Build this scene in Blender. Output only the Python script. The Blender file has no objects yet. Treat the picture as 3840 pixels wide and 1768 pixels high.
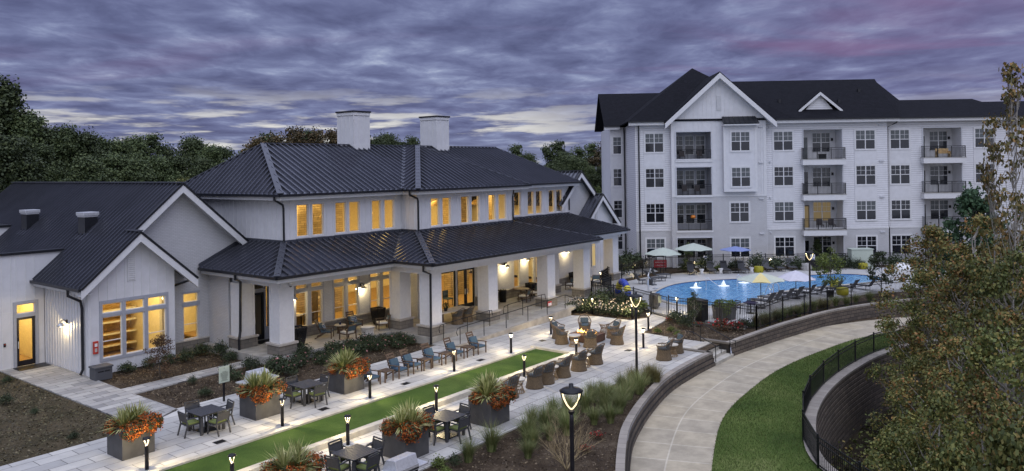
import bpy, bmesh, math, random
import numpy as np
from mathutils import Vector, Matrix
R = math.radians
PI = math.pi
rnd = random.Random(7)
S = bpy.context.scene
COL = S.collection

# ------------------------------------------------------------------ camera
AZ = R(38.1)
ROLL = R(.85)
cam_d = bpy.data.cameras.new("camera")
cam = bpy.data.objects.new("camera", cam_d)
COL.objects.link(cam)
fw = Vector((math.cos(AZ), math.sin(AZ), 0))
rt = Vector((math.sin(AZ), -math.cos(AZ), 0))
up = Vector((0, 0, 1))
r2 = rt * math.cos(ROLL) - up * math.sin(ROLL)
u2 = up * math.cos(ROLL) + rt * math.sin(ROLL)
mw = Matrix.Identity(4)
for i in range(3):
    mw[i][0], mw[i][1], mw[i][2] = r2[i], u2[i], -fw[i]
mw[2][3] = 9.6
cam.matrix_world = mw
cam_d.sensor_width = 36
cam_d.lens = 2900 / 3840 * 36
cam_d.shift_y = -(884 - 627) / 3840
cam_d.clip_end = 3000
S.camera = cam
S.view_settings.view_transform = 'Standard'
S.view_settings.look = 'None'
S.view_settings.exposure = 0
S.view_settings.gamma = 1
S.cycles.use_denoising = True
try:
    S.cycles.denoiser = 'OPENIMAGEDENOISE'
except Exception:
    pass
S.cycles.max_bounces = 6
S.cycles.transparent_max_bounces = 12
S.cycles.sample_clamp_indirect = 4
S.cycles.caustics_reflective = False
S.cycles.caustics_refractive = False

# ------------------------------------------------------------------ node helpers
def nn(nt, typ, **kw):
    n = nt.nodes.new(typ)
    for k, v in kw.items():
        if k.startswith('_'):
            setattr(n, k[1:], v)
        else:
            key = k.replace('__', ' ')
            if isinstance(v, bpy.types.NodeSocket):
                nt.links.new(v, n.inputs[key])
            else:
                n.inputs[key].default_value = v
    return n
def mth(nt, op, a, b=None, c=None):
    n = nt.nodes.new('ShaderNodeMath')
    n.operation = op
    for i, v in enumerate((a, b, c)):
        if v is None:
            continue
        if isinstance(v, bpy.types.NodeSocket):
            nt.links.new(v, n.inputs[i])
        else:
            n.inputs[i].default_value = v
    return n.outputs[0]
def mixc(nt, f, a, b, mode='MIX'):
    n = nt.nodes.new('ShaderNodeMix')
    n.data_type = 'RGBA'
    n.blend_type = mode
    for s, v in ((n.inputs[0], f), (n.inputs[6], a), (n.inputs[7], b)):
        if isinstance(v, bpy.types.NodeSocket):
            nt.links.new(v, s)
        elif isinstance(v, (tuple, list)):
            s.default_value = (*v[:3], 1)
        else:
            s.default_value = v
    return n.outputs[2]
def ramp(nt, f, stops):
    n = nt.nodes.new('ShaderNodeValToRGB')
    nt.links.new(f, n.inputs[0])
    e = n.color_ramp.elements
    while len(e) > 1:
        e.remove(e[-1])
    e[0].position = stops[0][0]
    e[0].color = (*stops[0][1], 1)
    for p, c in stops[1:]:
        k = e.new(p)
        k.color = (*c, 1)
    return n.outputs[0]
def sstep(nt, v, a, b):
    n = nt.nodes.new('ShaderNodeMapRange')
    n.interpolation_type = 'SMOOTHSTEP'
    nt.links.new(v, n.inputs[0])
    n.inputs[1].default_value = a
    n.inputs[2].default_value = b
    n.inputs[3].default_value = 0
    n.inputs[4].default_value = 1
    return n.outputs[0]
def noise(nt, vec, scale, detail=4, rough=.55, dist=0):
    n = nn(nt, 'ShaderNodeTexNoise', Scale=scale, Detail=detail, Roughness=rough, Distortion=dist)
    if vec is not None:
        nt.links.new(vec, n.inputs['Vector'])
    return n.outputs[0]

# ------------------------------------------------------------------ sky
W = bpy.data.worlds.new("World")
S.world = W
W.use_nodes = True
nt = W.node_tree
nt.nodes.clear()
tc = nt.nodes.new('ShaderNodeTexCoord')
sep = nn(nt, 'ShaderNodeSeparateXYZ', Vector=tc.outputs['Generated'])
X, Y, Z = sep.outputs
# along = towards the view axis, across = to the right of it
along = mth(nt, 'ADD', mth(nt, 'MULTIPLY', X, fw.x), mth(nt, 'MULTIPLY', Y, fw.y))
across = mth(nt, 'ADD', mth(nt, 'MULTIPLY', X, rt.x), mth(nt, 'MULTIPLY', Y, rt.y))
zc = mth(nt, 'ADD', mth(nt, 'MAXIMUM', Z, 0.0), 0.075)
pa = mth(nt, 'DIVIDE', along, zc)
pc = mth(nt, 'DIVIDE', across, zc)
P = nn(nt, 'ShaderNodeCombineXYZ', X=pa, Y=mth(nt, 'MULTIPLY', pc, 1.25), Z=0.0).outputs[0]
n1 = noise(nt, P, 2.4, 9, .585, .3)
n2 = noise(nt, P, .6, 3, .5, .2)
P2 = nn(nt, 'ShaderNodeCombineXYZ', X=pa, Y=mth(nt, 'MULTIPLY', pc, .35), Z=3.7).outputs[0]
n3 = noise(nt, P2, .9, 5, .55, .6)
mixn = mth(nt, 'ADD', mth(nt, 'MULTIPLY', n1, .68), mth(nt, 'MULTIPLY', n2, .34))
cloud = ramp(nt, mixn, [(.36, (.092, .104, .215)), (.47, (.132, .150, .290)), (.56, (.182, .208, .372)), (.64, (.265, .305, .485)), (.73, (.47, .53, .69)), (.84, (.70, .75, .85))])
# pinker deck to the right, bluer to the left
pk = mth(nt, 'MULTIPLY', sstep(nt, n3, .55, .72), mth(nt, 'ADD', mth(nt, 'MULTIPLY', sstep(nt, across, -.2, .5), .65), .3))
cloud = mixc(nt, mth(nt, 'MULTIPLY', mth(nt, 'MULTIPLY', pk, .6), sstep(nt, Z, .03, .14)), cloud, (.23, .115, .24))
vio = mth(nt, 'MULTIPLY', sstep(nt, across, .05, .6), .2)
cloud = mixc(nt, vio, cloud, (.19, .15, .33))
# bright gaps low over the horizon
low = mth(nt, 'SUBTRACT', 1.0, sstep(nt, Z, .03, .115))
lside = mth(nt, 'SUBTRACT', 1.0, mth(nt, 'MULTIPLY', sstep(nt, across, -.04, .16), .75))
P3 = nn(nt, 'ShaderNodeCombineXYZ', X=mth(nt, 'MULTIPLY', Z, 64.0), Y=mth(nt, 'MULTIPLY', across, 7.0), Z=1.2).outputs[0]
n4 = noise(nt, P3, 1.1, 6, .58, .1)
gap = mth(nt, 'MULTIPLY', mth(nt, 'MULTIPLY', low, lside), sstep(nt, n4, .46, .60))
cloud = mixc(nt, gap, cloud, (.86, .84, .77))
cloud = mixc(nt, mth(nt, 'MULTIPLY', mth(nt, 'SUBTRACT', 1.0, sstep(nt, Z, -.01, .06)), .45), cloud, (.30, .34, .45))
sky = nt.nodes.new('ShaderNodeTexSky')
sky.sky_type = 'NISHITA'
sky.sun_disc = False
sky.sun_elevation = R(3)
sky.sun_rotation = R(230)
skyc = mixc(nt, 1.0, sky.outputs[0], (.02, .02, .02), 'MULTIPLY')
tot = mixc(nt, .10, cloud, skyc)
# extra gain added to the unseen sky behind and overhead, lighting walls and ground
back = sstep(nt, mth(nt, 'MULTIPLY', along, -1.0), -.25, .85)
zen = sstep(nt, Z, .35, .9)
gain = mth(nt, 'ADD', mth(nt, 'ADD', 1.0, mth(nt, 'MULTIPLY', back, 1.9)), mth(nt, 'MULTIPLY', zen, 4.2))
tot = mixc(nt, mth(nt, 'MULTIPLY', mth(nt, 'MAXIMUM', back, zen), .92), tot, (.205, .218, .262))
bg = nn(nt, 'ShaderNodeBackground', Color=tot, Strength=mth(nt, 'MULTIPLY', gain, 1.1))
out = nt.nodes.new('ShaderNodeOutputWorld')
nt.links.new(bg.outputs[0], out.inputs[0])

sun_d = bpy.data.lights.new("sun", 'SUN')
sun_d.energy = .6
sun_d.angle = R(50)
sun_d.color = (.94, .94, 1.0)
sun = bpy.data.objects.new("sun", sun_d)
COL.objects.link(sun)
# glow of the sky that the sun has left, from behind the camera
ldir = Vector((.34, .62, -.85)).normalized()
sun.rotation_euler = ldir.to_track_quat('-Z', 'Y').to_euler()

# ------------------------------------------------------------------ materials
MATS = {}
def newmat(name):
    m = bpy.data.materials.new(name)
    m.use_nodes = True
    nt = m.node_tree
    nt.nodes.clear()
    o = nt.nodes.new('ShaderNodeOutputMaterial')
    b = nt.nodes.new('ShaderNodeBsdfPrincipled')
    nt.links.new(b.outputs[0], o.inputs[0])
    MATS[name] = m
    return m, nt, b
def setc(nt, b, key, v):
    if isinstance(v, bpy.types.NodeSocket):
        nt.links.new(v, b.inputs[key])
    elif isinstance(v, (tuple, list)):
        b.inputs[key].default_value = (*v[:3], 1)
    else:
        b.inputs[key].default_value = v
def bump(nt, b, h, strength=.4, dist=.02):
    n = nt.nodes.new('ShaderNodeBump')
    n.inputs['Strength'].default_value = strength
    n.inputs['Distance'].default_value = dist
    nt.links.new(h, n.inputs['Height'])
    nt.links.new(n.outputs[0], b.inputs['Normal'])
def ocoord(nt):
    return nt.nodes.new('ShaderNodeTexCoord').outputs['Object']
def plain(name, c, rough=.6, metal=0, var=.12, scale=6, bs=0, bscale=60, spec=.5, wear=0):
    m, nt, b = newmat(name)
    v = ocoord(nt)
    n = noise(nt, v, scale, 5, .6)
    lo = tuple(x * (1 - var) for x in c)
    hi = tuple(min(1, x * (1 + var)) for x in c)
    colr = mixc(nt, sstep(nt, n, .3, .7), lo, hi)
    setc(nt, b, 'Base Color', colr)
    setc(nt, b, 'Roughness', rough)
    setc(nt, b, 'Metallic', metal)
    setc(nt, b, 'Specular IOR Level', spec)
    if bs:
        bump(nt, b, noise(nt, v, bscale, 3), bs, .01)
    return m
def wallvec(nt):
    s = nn(nt, 'ShaderNodeSeparateXYZ', Vector=ocoord(nt))
    return s, nn(nt, 'ShaderNodeCombineXYZ', X=mth(nt, 'ADD', s.outputs[0], s.outputs[1]), Y=s.outputs[2], Z=0.0).outputs[0]
def brickmat(name, c1, c2, cm, bw, rh, mortar=.012, rough=.8, bs=.5, uv=False, offset=.5, flat=False, var=.1, bdist=.012):
    m, nt, b = newmat(name)
    if uv:
        v = nt.nodes.new('ShaderNodeTexCoord').outputs['UV']
    elif flat:
        v = ocoord(nt)
    else:
        v = wallvec(nt)[1]
    t = nn(nt, 'ShaderNodeTexBrick', Vector=v, Scale=1.0)
    t.inputs['Color1'].default_value = (*c1, 1)
    t.inputs['Color2'].default_value = (*c2, 1)
    t.inputs['Mortar'].default_value = (*cm, 1)
    t.inputs['Mortar Size'].default_value = mortar
    t.inputs['Mortar Smooth'].default_value = .2
    t.inputs['Brick Width'].default_value = bw
    t.inputs['Row Height'].default_value = rh
    t.offset = offset
    o = ocoord(nt)
    n = noise(nt, o, 1.3, 6, .65)
    c = mixc(nt, var * 4, t.outputs[0], mixc(nt, sstep(nt, n, .3, .7), (.55, .55, .55), (1, 1, 1)), 'MULTIPLY')
    n2 = noise(nt, o, 40, 3, .6)
    c = mixc(nt, .35, c, mixc(nt, sstep(nt, n2, .3, .7), (.75, .75, .75), (1, 1, 1)), 'MULTIPLY')
    setc(nt, b, 'Base Color', c)
    setc(nt, b, 'Roughness', rough)
    h = mth(nt, 'ADD', mth(nt, 'MULTIPLY', mth(nt, 'SUBTRACT', 1.0, t.outputs[1]), 1.0), mth(nt, 'MULTIPLY', n2, .25))
    bump(nt, b, h, bs, bdist)
    return m
def lapmat(name, c, pitch=.2):
    m, nt, b = newmat(name)
    s, v = wallvec(nt)
    f = mth(nt, 'FRACT', mth(nt, 'DIVIDE', s.outputs[2], pitch))
    n = noise(nt, ocoord(nt), 2.5, 4)
    base = mixc(nt, sstep(nt, n, .3, .7), tuple(x * .93 for x in c), c)
    line = sstep(nt, f, .0, .2)
    setc(nt, b, 'Base Color', mixc(nt, line, tuple(x * .42 for x in c), base))
    setc(nt, b, 'Roughness', .55)
    bump(nt, b, mth(nt, 'SUBTRACT', 1.0, f), .7, .02)
    return m
def emit(name, c, st):
    m, nt, b = newmat(name)
    setc(nt, b, 'Base Color', (.03, .03, .03))
    setc(nt, b, 'Emission Color', c)
    setc(nt, b, 'Emission Strength', st)
    return m
def leafmat(name, stops, rough=.6, objvar=.25, transl=.0):
    m, nt, b = newmat(name)
    g = nt.nodes.new('ShaderNodeNewGeometry')
    c = ramp(nt, g.outputs['Random Per Island'], stops)
    oi = nt.nodes.new('ShaderNodeObjectInfo')
    k = mth(nt, 'ADD', 1 - objvar, mth(nt, 'MULTIPLY', oi.outputs['Random'], 2 * objvar))
    kk = nn(nt, 'ShaderNodeCombineColor', Red=k, Green=k, Blue=k).outputs[0]
    setc(nt, b, 'Base Color', mixc(nt, 1.0, c, kk, 'MULTIPLY'))
    setc(nt, b, 'Roughness', rough)
    setc(nt, b, 'Specular IOR Level', .25)
    return m

WHITE = (.61, .61, .63)
plain('white_trim', (.63, .63, .64), .5, var=.04)
plain('white_panel', WHITE, .55, var=.05, scale=2)
lapmat('lap_siding', (.66, .66, .685))
brickmat('white_brick', (.56, .56, .575), (.52, .52, .535), (.44, .44, .45), .23, .08, .012, .7, .45, var=.04)
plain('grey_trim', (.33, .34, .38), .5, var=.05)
plain('pale_trim', (.52, .53, .56), .5, var=.04)
brickmat('stone_block', (.25, .225, .19), (.17, .155, .135), (.13, .12, .11), .42, .2, .014, .85, .7)
plain('stone_cap', (.38, .35, .31), .7, var=.12, scale=9, bs=.2)
plain('roof_metal', (.125, .13, .155), .23, .7, var=.10, scale=.8)
plain('roof_flashing', (.085, .09, .11), .4, .6, var=.12, scale=2)
plain('gutter_black', (.012, .013, .017), .4, .2, var=.2)
plain('black_metal', (.014, .015, .018), .42, .5, var=.25)
plain('steel', (.62, .63, .65), .35, .55, var=.1, scale=12)
plain('bronze_post', (.02, .018, .022), .4, .5, var=.2)
m, nt, b = newmat('shingle')
_, v = wallvec(nt)
o = ocoord(nt)
n = noise(nt, o, 9, 6, .7)
t = nn(nt, 'ShaderNodeTexBrick', Vector=v, Scale=1.0)
t.inputs['Color1'].default_value = (.008, .009, .012, 1)
t.inputs['Color2'].default_value = (.015, .016, .021, 1)
t.inputs['Mortar'].default_value = (.010, .010, .014, 1)
t.inputs['Mortar Size'].default_value = .02
t.inputs['Brick Width'].default_value = .3
t.inputs['Row Height'].default_value = .09
setc(nt, b, 'Base Color', mixc(nt, .6, t.outputs[0], mixc(nt, sstep(nt, n, .3, .7), (.4, .4, .4), (1.3, 1.3, 1.3)), 'MULTIPLY'))
setc(nt, b, 'Roughness', .95)
setc(nt, b, 'Specular IOR Level', .12)
bump(nt, b, mth(nt, 'ADD', n, t.outputs[1]), .4, .02)

brickmat('paver', (.58, .565, .525), (.37, .365, .355), (.13, .125, .118), 1.22, .61, .015, .75, .3, flat=True, var=.09)
brickmat('walk_paver', (.50, .485, .45), (.27, .265, .26), (.13, .125, .12), .95, .47, .016, .75, .3, flat=True, var=.12)
brickmat('deck_concrete', (.50, .50, .49), (.45, .45, .445), (.30, .30, .29), 2.4, 2.4, .01, .8, .2, flat=True, offset=0, var=.08)
brickmat('path_concrete', (.50, .435, .315), (.42, .372, .285), (.60, .545, .43), 1.6, 1.6, .03, .8, .25, uv=True, offset=0, var=.17)
brickmat('retaining_block', (.17, .135, .105), (.105, .086, .070), (.036, .030, .025), .45, .2, .016, .9, 1.0, uv=True, var=.14, bdist=.02)
brickmat('coping_block', (.36, .325, .28), (.29, .262, .23), (.16, .145, .125), .45, 2.0, .012, .85, .5, uv=True)
plain('porch_concrete', (.30, .29, .265), .8, var=.2, scale=1.5, bs=.1)
plain('ramp_concrete', (.36, .345, .31), .8, var=.2, scale=1.2, bs=.15)
plain('wall_concrete', (.34, .31, .265), .85, var=.22, scale=1.6, bs=.2)
plain('kerb_concrete', (.42, .395, .34), .8, var=.15, scale=3, bs=.2)
def groundmat(name, stops, s1, s2, bs, bd=.04):
    m, nt, b = newmat(name)
    o = ocoord(nt)
    a = noise(nt, o, s1, 6, .65, .3)
    d = noise(nt, o, s2, 6, .75)
    f = mth(nt, 'ADD', mth(nt, 'MULTIPLY', a, .55), mth(nt, 'MULTIPLY', d, .45))
    setc(nt, b, 'Base Color', ramp(nt, f, stops))
    setc(nt, b, 'Roughness', .95)
    setc(nt, b, 'Specular IOR Level', .15)
    bump(nt, b, d, bs, bd)
groundmat('mulch', [(.36, (.022, .015, .010)), (.48, (.052, .037, .024)), (.56, (.088, .066, .044)), (.66, (.15, .12, .085))], .9, 26, 1.0)
groundmat('dry_turf', [(.34, (.026, .024, .013)), (.45, (.052, .043, .023)), (.55, (.085, .067, .040)), (.66, (.13, .105, .068))], .8, 30, 1.0)
groundmat('court_turf', [(.36, (.030, .060, .011)), (.5, (.048, .090, .016)), (.62, (.074, .122, .026))], .6, 55, .8, .03)
groundmat('lawn_grass', [(.36, (.032, .062, .014)), (.46, (.062, .102, .022)), (.54, (.098, .140, .034)), (.62, (.155, .185, .060)), (.70, (.22, .215, .11))], .33, 15, 1.0)
groundmat('forest_floor', [(.36, (.016, .013, .009)), (.5, (.038, .031, .020)), (.64, (.070, .057, .037))], .6, 18, 1.0)
groundmat('boulder', [(.34, (.28, .27, .26)), (.5, (.42, .41, .40)), (.64, (.55, .54, .53))], 1.5, 12, .8)

m, nt, b = newmat('pool_water')
o = ocoord(nt)
wv = noise(nt, nn(nt, 'ShaderNodeMapping', Vector=o, Rotation=(0, 0, .5), Scale=(1, 2.6, 1)).outputs[0], 1.6, 4, .55, .6)
setc(nt, b, 'Base Color', mixc(nt, sstep(nt, wv, .35, .68), (.085, .27, .52), (.19, .44, .70)))
setc(nt, b, 'Roughness', .10)
bump(nt, b, wv, .6, .10)
plain('pool_tile', (.03, .05, .16), .3, var=.2, scale=14)
# clear glazing: see-through with a faint reflection
m = bpy.data.materials.new('glass')
m.use_nodes = True
nt = m.node_tree
nt.nodes.clear()
o = nt.nodes.new('ShaderNodeOutputMaterial')
fr = nn(nt, 'ShaderNodeFresnel', IOR=1.45)
tr = nn(nt, 'ShaderNodeBsdfTransparent', Color=(.93, .92, .88, 1))
gl = nn(nt, 'ShaderNodeBsdfGlossy', Color=(.9, .9, .95, 1), Roughness=.03)
mx = nt.nodes.new('ShaderNodeMixShader')
gm_ = nt.nodes.new('ShaderNodeNewGeometry')
nt.links.new(mth(nt, 'MULTIPLY', fr.outputs[0], mth(nt, 'SUBTRACT', 1.0, gm_.outputs['Backfacing'])), mx.inputs[0])
nt.links.new(tr.outputs[0], mx.inputs[1])
nt.links.new(gl.outputs[0], mx.inputs[2])
nt.links.new(mx.outputs[0], o.inputs[0])
MATS['glass'] = m
plain('dark_glass', (.010, .012, .018), .06, 0, var=.3, scale=2, spec=.7)
plain('blind_glass', (.085, .095, .10), .25, 0, var=.15, scale=3, spec=.6)
emit('lit_glass', (1, .72, .30), .5)
emit('dim_glass', (1, .72, .32), .15)
plain('room_wall', (.72, .66, .50), .8, var=.06)
plain('room_floor', (.30, .20, .10), .6, var=.2)
plain('room_wood', (.52, .36, .17), .5, var=.25, scale=4)
plain('furniture_dark', (.05, .04, .04), .5, var=.3)
brickmat('room_stone', (.52, .43, .30), (.34, .27, .18), (.20, .16, .11), .5, .14, .012, .85, .8)
plain('wood_brown', (.075, .048, .032), .5, var=.3, scale=9)
plain('sling_dark', (.050, .050, .055), .7, var=.2, scale=25, bs=.2)
plain('table_dark', (.038, .039, .045), .5, var=.25, scale=12)
plain('cushion_green', (.155, .19, .060), .85, var=.15, scale=30, bs=.2)
plain('cushion_blue', (.030, .066, .110), .85, var=.15, scale=18, bs=.2)
plain('cushion_slate', (.055, .085, .105), .85, var=.2, scale=18, bs=.2)
plain('cushion_white', (.60, .59, .56), .85, var=.06)
brickmat('cushion_pattern', (.65, .64, .62), (.05, .09, .15), (.06, .10, .16), .09, .09, .02, .85, .1)
plain('planter_grey', (.058, .057, .058), .55, var=.2, scale=3, bs=.15, bscale=90)
plain('soil', (.03, .022, .015), .95, var=.3, scale=20)
plain('pot_glaze', (.010, .010, .012), .22, var=.3)
plain('pot_blue', (.012, .025, .075), .2, var=.3)
plain('pot_yellow', (.33, .30, .012), .5, var=.12, scale=12)
plain('sign_cream', (.46, .52, .42), .5, var=.06)
plain('sign_text', (.05, .06, .05), .6)
plain('sign_red', (.42, .02, .03), .5)
plain('sign_white', (.75, .75, .75), .5)
plain('alarm_red', (.45, .035, .02), .4)
plain('canvas_sage', (.42, .47, .41), .85, var=.05)
plain('canvas_blue', (.20, .25, .47), .85, var=.05)
plain('canvas_grey', (.50, .50, .57), .85, var=.05)
plain('canvas_yellow', (.62, .53, .25), .85, var=.05)
plain('lounge_sling', (.070, .072, .080), .75, var=.15, scale=30)
plain('float_blue', (.02, .05, .35), .35)
plain('float_yellow', (.62, .55, .05), .35)
plain('pumpkin_orange', (.60, .19, .02), .5)
plain('asphalt', (.05, .05, .055), .9, var=.2)
m, nt, b = newmat('wicker')
s = nn(nt, 'ShaderNodeSeparateXYZ', Vector=ocoord(nt))
ang = mth(nt, 'ARCTAN2', s.outputs[1], s.outputs[0])
w1 = mth(nt, 'SINE', mth(nt, 'MULTIPLY', ang, 46.0))
w2 = mth(nt, 'SINE', mth(nt, 'MULTIPLY', s.outputs[2], 150.0))
wv = mth(nt, 'MULTIPLY', w1, w2)
n = noise(nt, ocoord(nt), 14, 4)
cc = mixc(nt, sstep(nt, wv, -.5, .6), (.055, .038, .022), (.30, .21, .115))
setc(nt, b, 'Base Color', mixc(nt, .5, cc, mixc(nt, sstep(nt, n, .3, .7), (.5, .5, .5), (1.2, 1.2, 1.2)), 'MULTIPLY'))
setc(nt, b, 'Roughness', .65)
bump(nt, b, wv, .8, .02)
plain('wicker_dark', (.13, .09, .055), .6, var=.3, scale=30)
plain('wicker_tan', (.25, .175, .10), .6, var=.3, scale=30)
plain('table_pale', (.46, .43, .37), .6, var=.08)
plain('firepit_rust', (.085, .040, .022), .7, var=.3, scale=5)
emit('lamp_glow', (1, .80, .46), 1.7)
emit('lamp_glow_low', (1, .66, .24), 5)
emit('bulb_glow', (1, .82, .50), 5)
emit('flame', (1, .52, .12), 7)
plain('pole_violet', (.035, .026, .075), .4, .4, var=.15)
emit('pool_lamp', (.75, .92, 1), 4)
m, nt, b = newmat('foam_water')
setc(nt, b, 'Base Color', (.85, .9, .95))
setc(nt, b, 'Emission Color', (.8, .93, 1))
setc(nt, b, 'Emission Strength', .25)  # glow put into the foam itself, in place of fountain lamps
leafmat('leaf_forest', [(0, (.026, .040, .016)), (.5, (.056, .078, .030)), (1, (.105, .130, .050))], objvar=.35)
leafmat('leaf_rust', [(0, (.040, .034, .016)), (.5, (.085, .066, .028)), (1, (.14, .088, .036))], objvar=.3)
leafmat('leaf_autumn', [(0, (.055, .066, .022)), (.35, (.125, .135, .040)), (.65, (.21, .185, .055)), (.86, (.26, .165, .050)), (1, (.28, .115, .042))], objvar=.25)
leafmat('leaf_olive', [(0, (.050, .068, .022)), (.5, (.115, .135, .038)), (.85, (.19, .185, .052)), (1, (.24, .165, .050))], objvar=.2)
leafmat('leaf_orange', [(0, (.075, .075, .028)), (.5, (.15, .13, .045)), (1, (.27, .16, .055))], objvar=.2)
leafmat('leaf_pine', [(0, (.020, .046, .024)), (1, (.052, .095, .045))], objvar=.15)
leafmat('leaf_shrub', [(0, (.018, .026, .012)), (.6, (.036, .052, .024)), (1, (.062, .082, .036))], objvar=.25)
leafmat('leaf_bright', [(0, (.05, .075, .020)), (1, (.15, .19, .045))], objvar=.2)
leafmat('leaf_brown', [(0, (.045, .028, .017)), (1, (.115, .066, .035))], objvar=.1)
leafmat('blade_grass', [(0, (.080, .115, .036)), (.6, (.165, .205, .070)), (1, (.31, .30, .14))], objvar=.2)
leafmat('blade_gold', [(0, (.085, .082, .028)), (1, (.22, .19, .075))], objvar=.15)
leafmat('yucca_blade', [(0, (.14, .17, .05)), (.5, (.30, .31, .11)), (1, (.52, .49, .24))], objvar=.15)
leafmat('mum_orange', [(0, (.14, .032, .008)), (.55, (.30, .070, .012)), (1, (.46, .14, .022))], objvar=.1)
leafmat('petal_pink', [(0, (.55, .20, .22)), (1, (.75, .45, .42))], objvar=.1)
leafmat('petal_cream', [(0, (.62, .50, .38)), (1, (.80, .70, .58))], objvar=.1)
leafmat('petal_red', [(0, (.28, .010, .014)), (1, (.52, .025, .03))], objvar=.1)
leafmat('litter', [(0, (.022, .015, .010)), (.6, (.075, .055, .036)), (.9, (.15, .115, .075)), (1, (.22, .17, .10))])
leafmat('litter_dry', [(0, (.035, .030, .016)), (.5, (.085, .070, .040)), (.85, (.12, .11, .05)), (1, (.20, .165, .10))])
leafmat('lawn_blade', [(0, (.042, .076, .016)), (.6, (.098, .145, .034)), (.92, (.16, .195, .060)), (1, (.26, .25, .12))])
plain('bark', (.085, .072, .062), .9, var=.3, scale=8, bs=.5, bscale=20)
plain('bark_pale', (.27, .25, .22), .9, var=.25, scale=8, bs=.4, bscale=20)
plain('twig_tan', (.30, .235, .13), .8, var=.2, scale=8)

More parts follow.
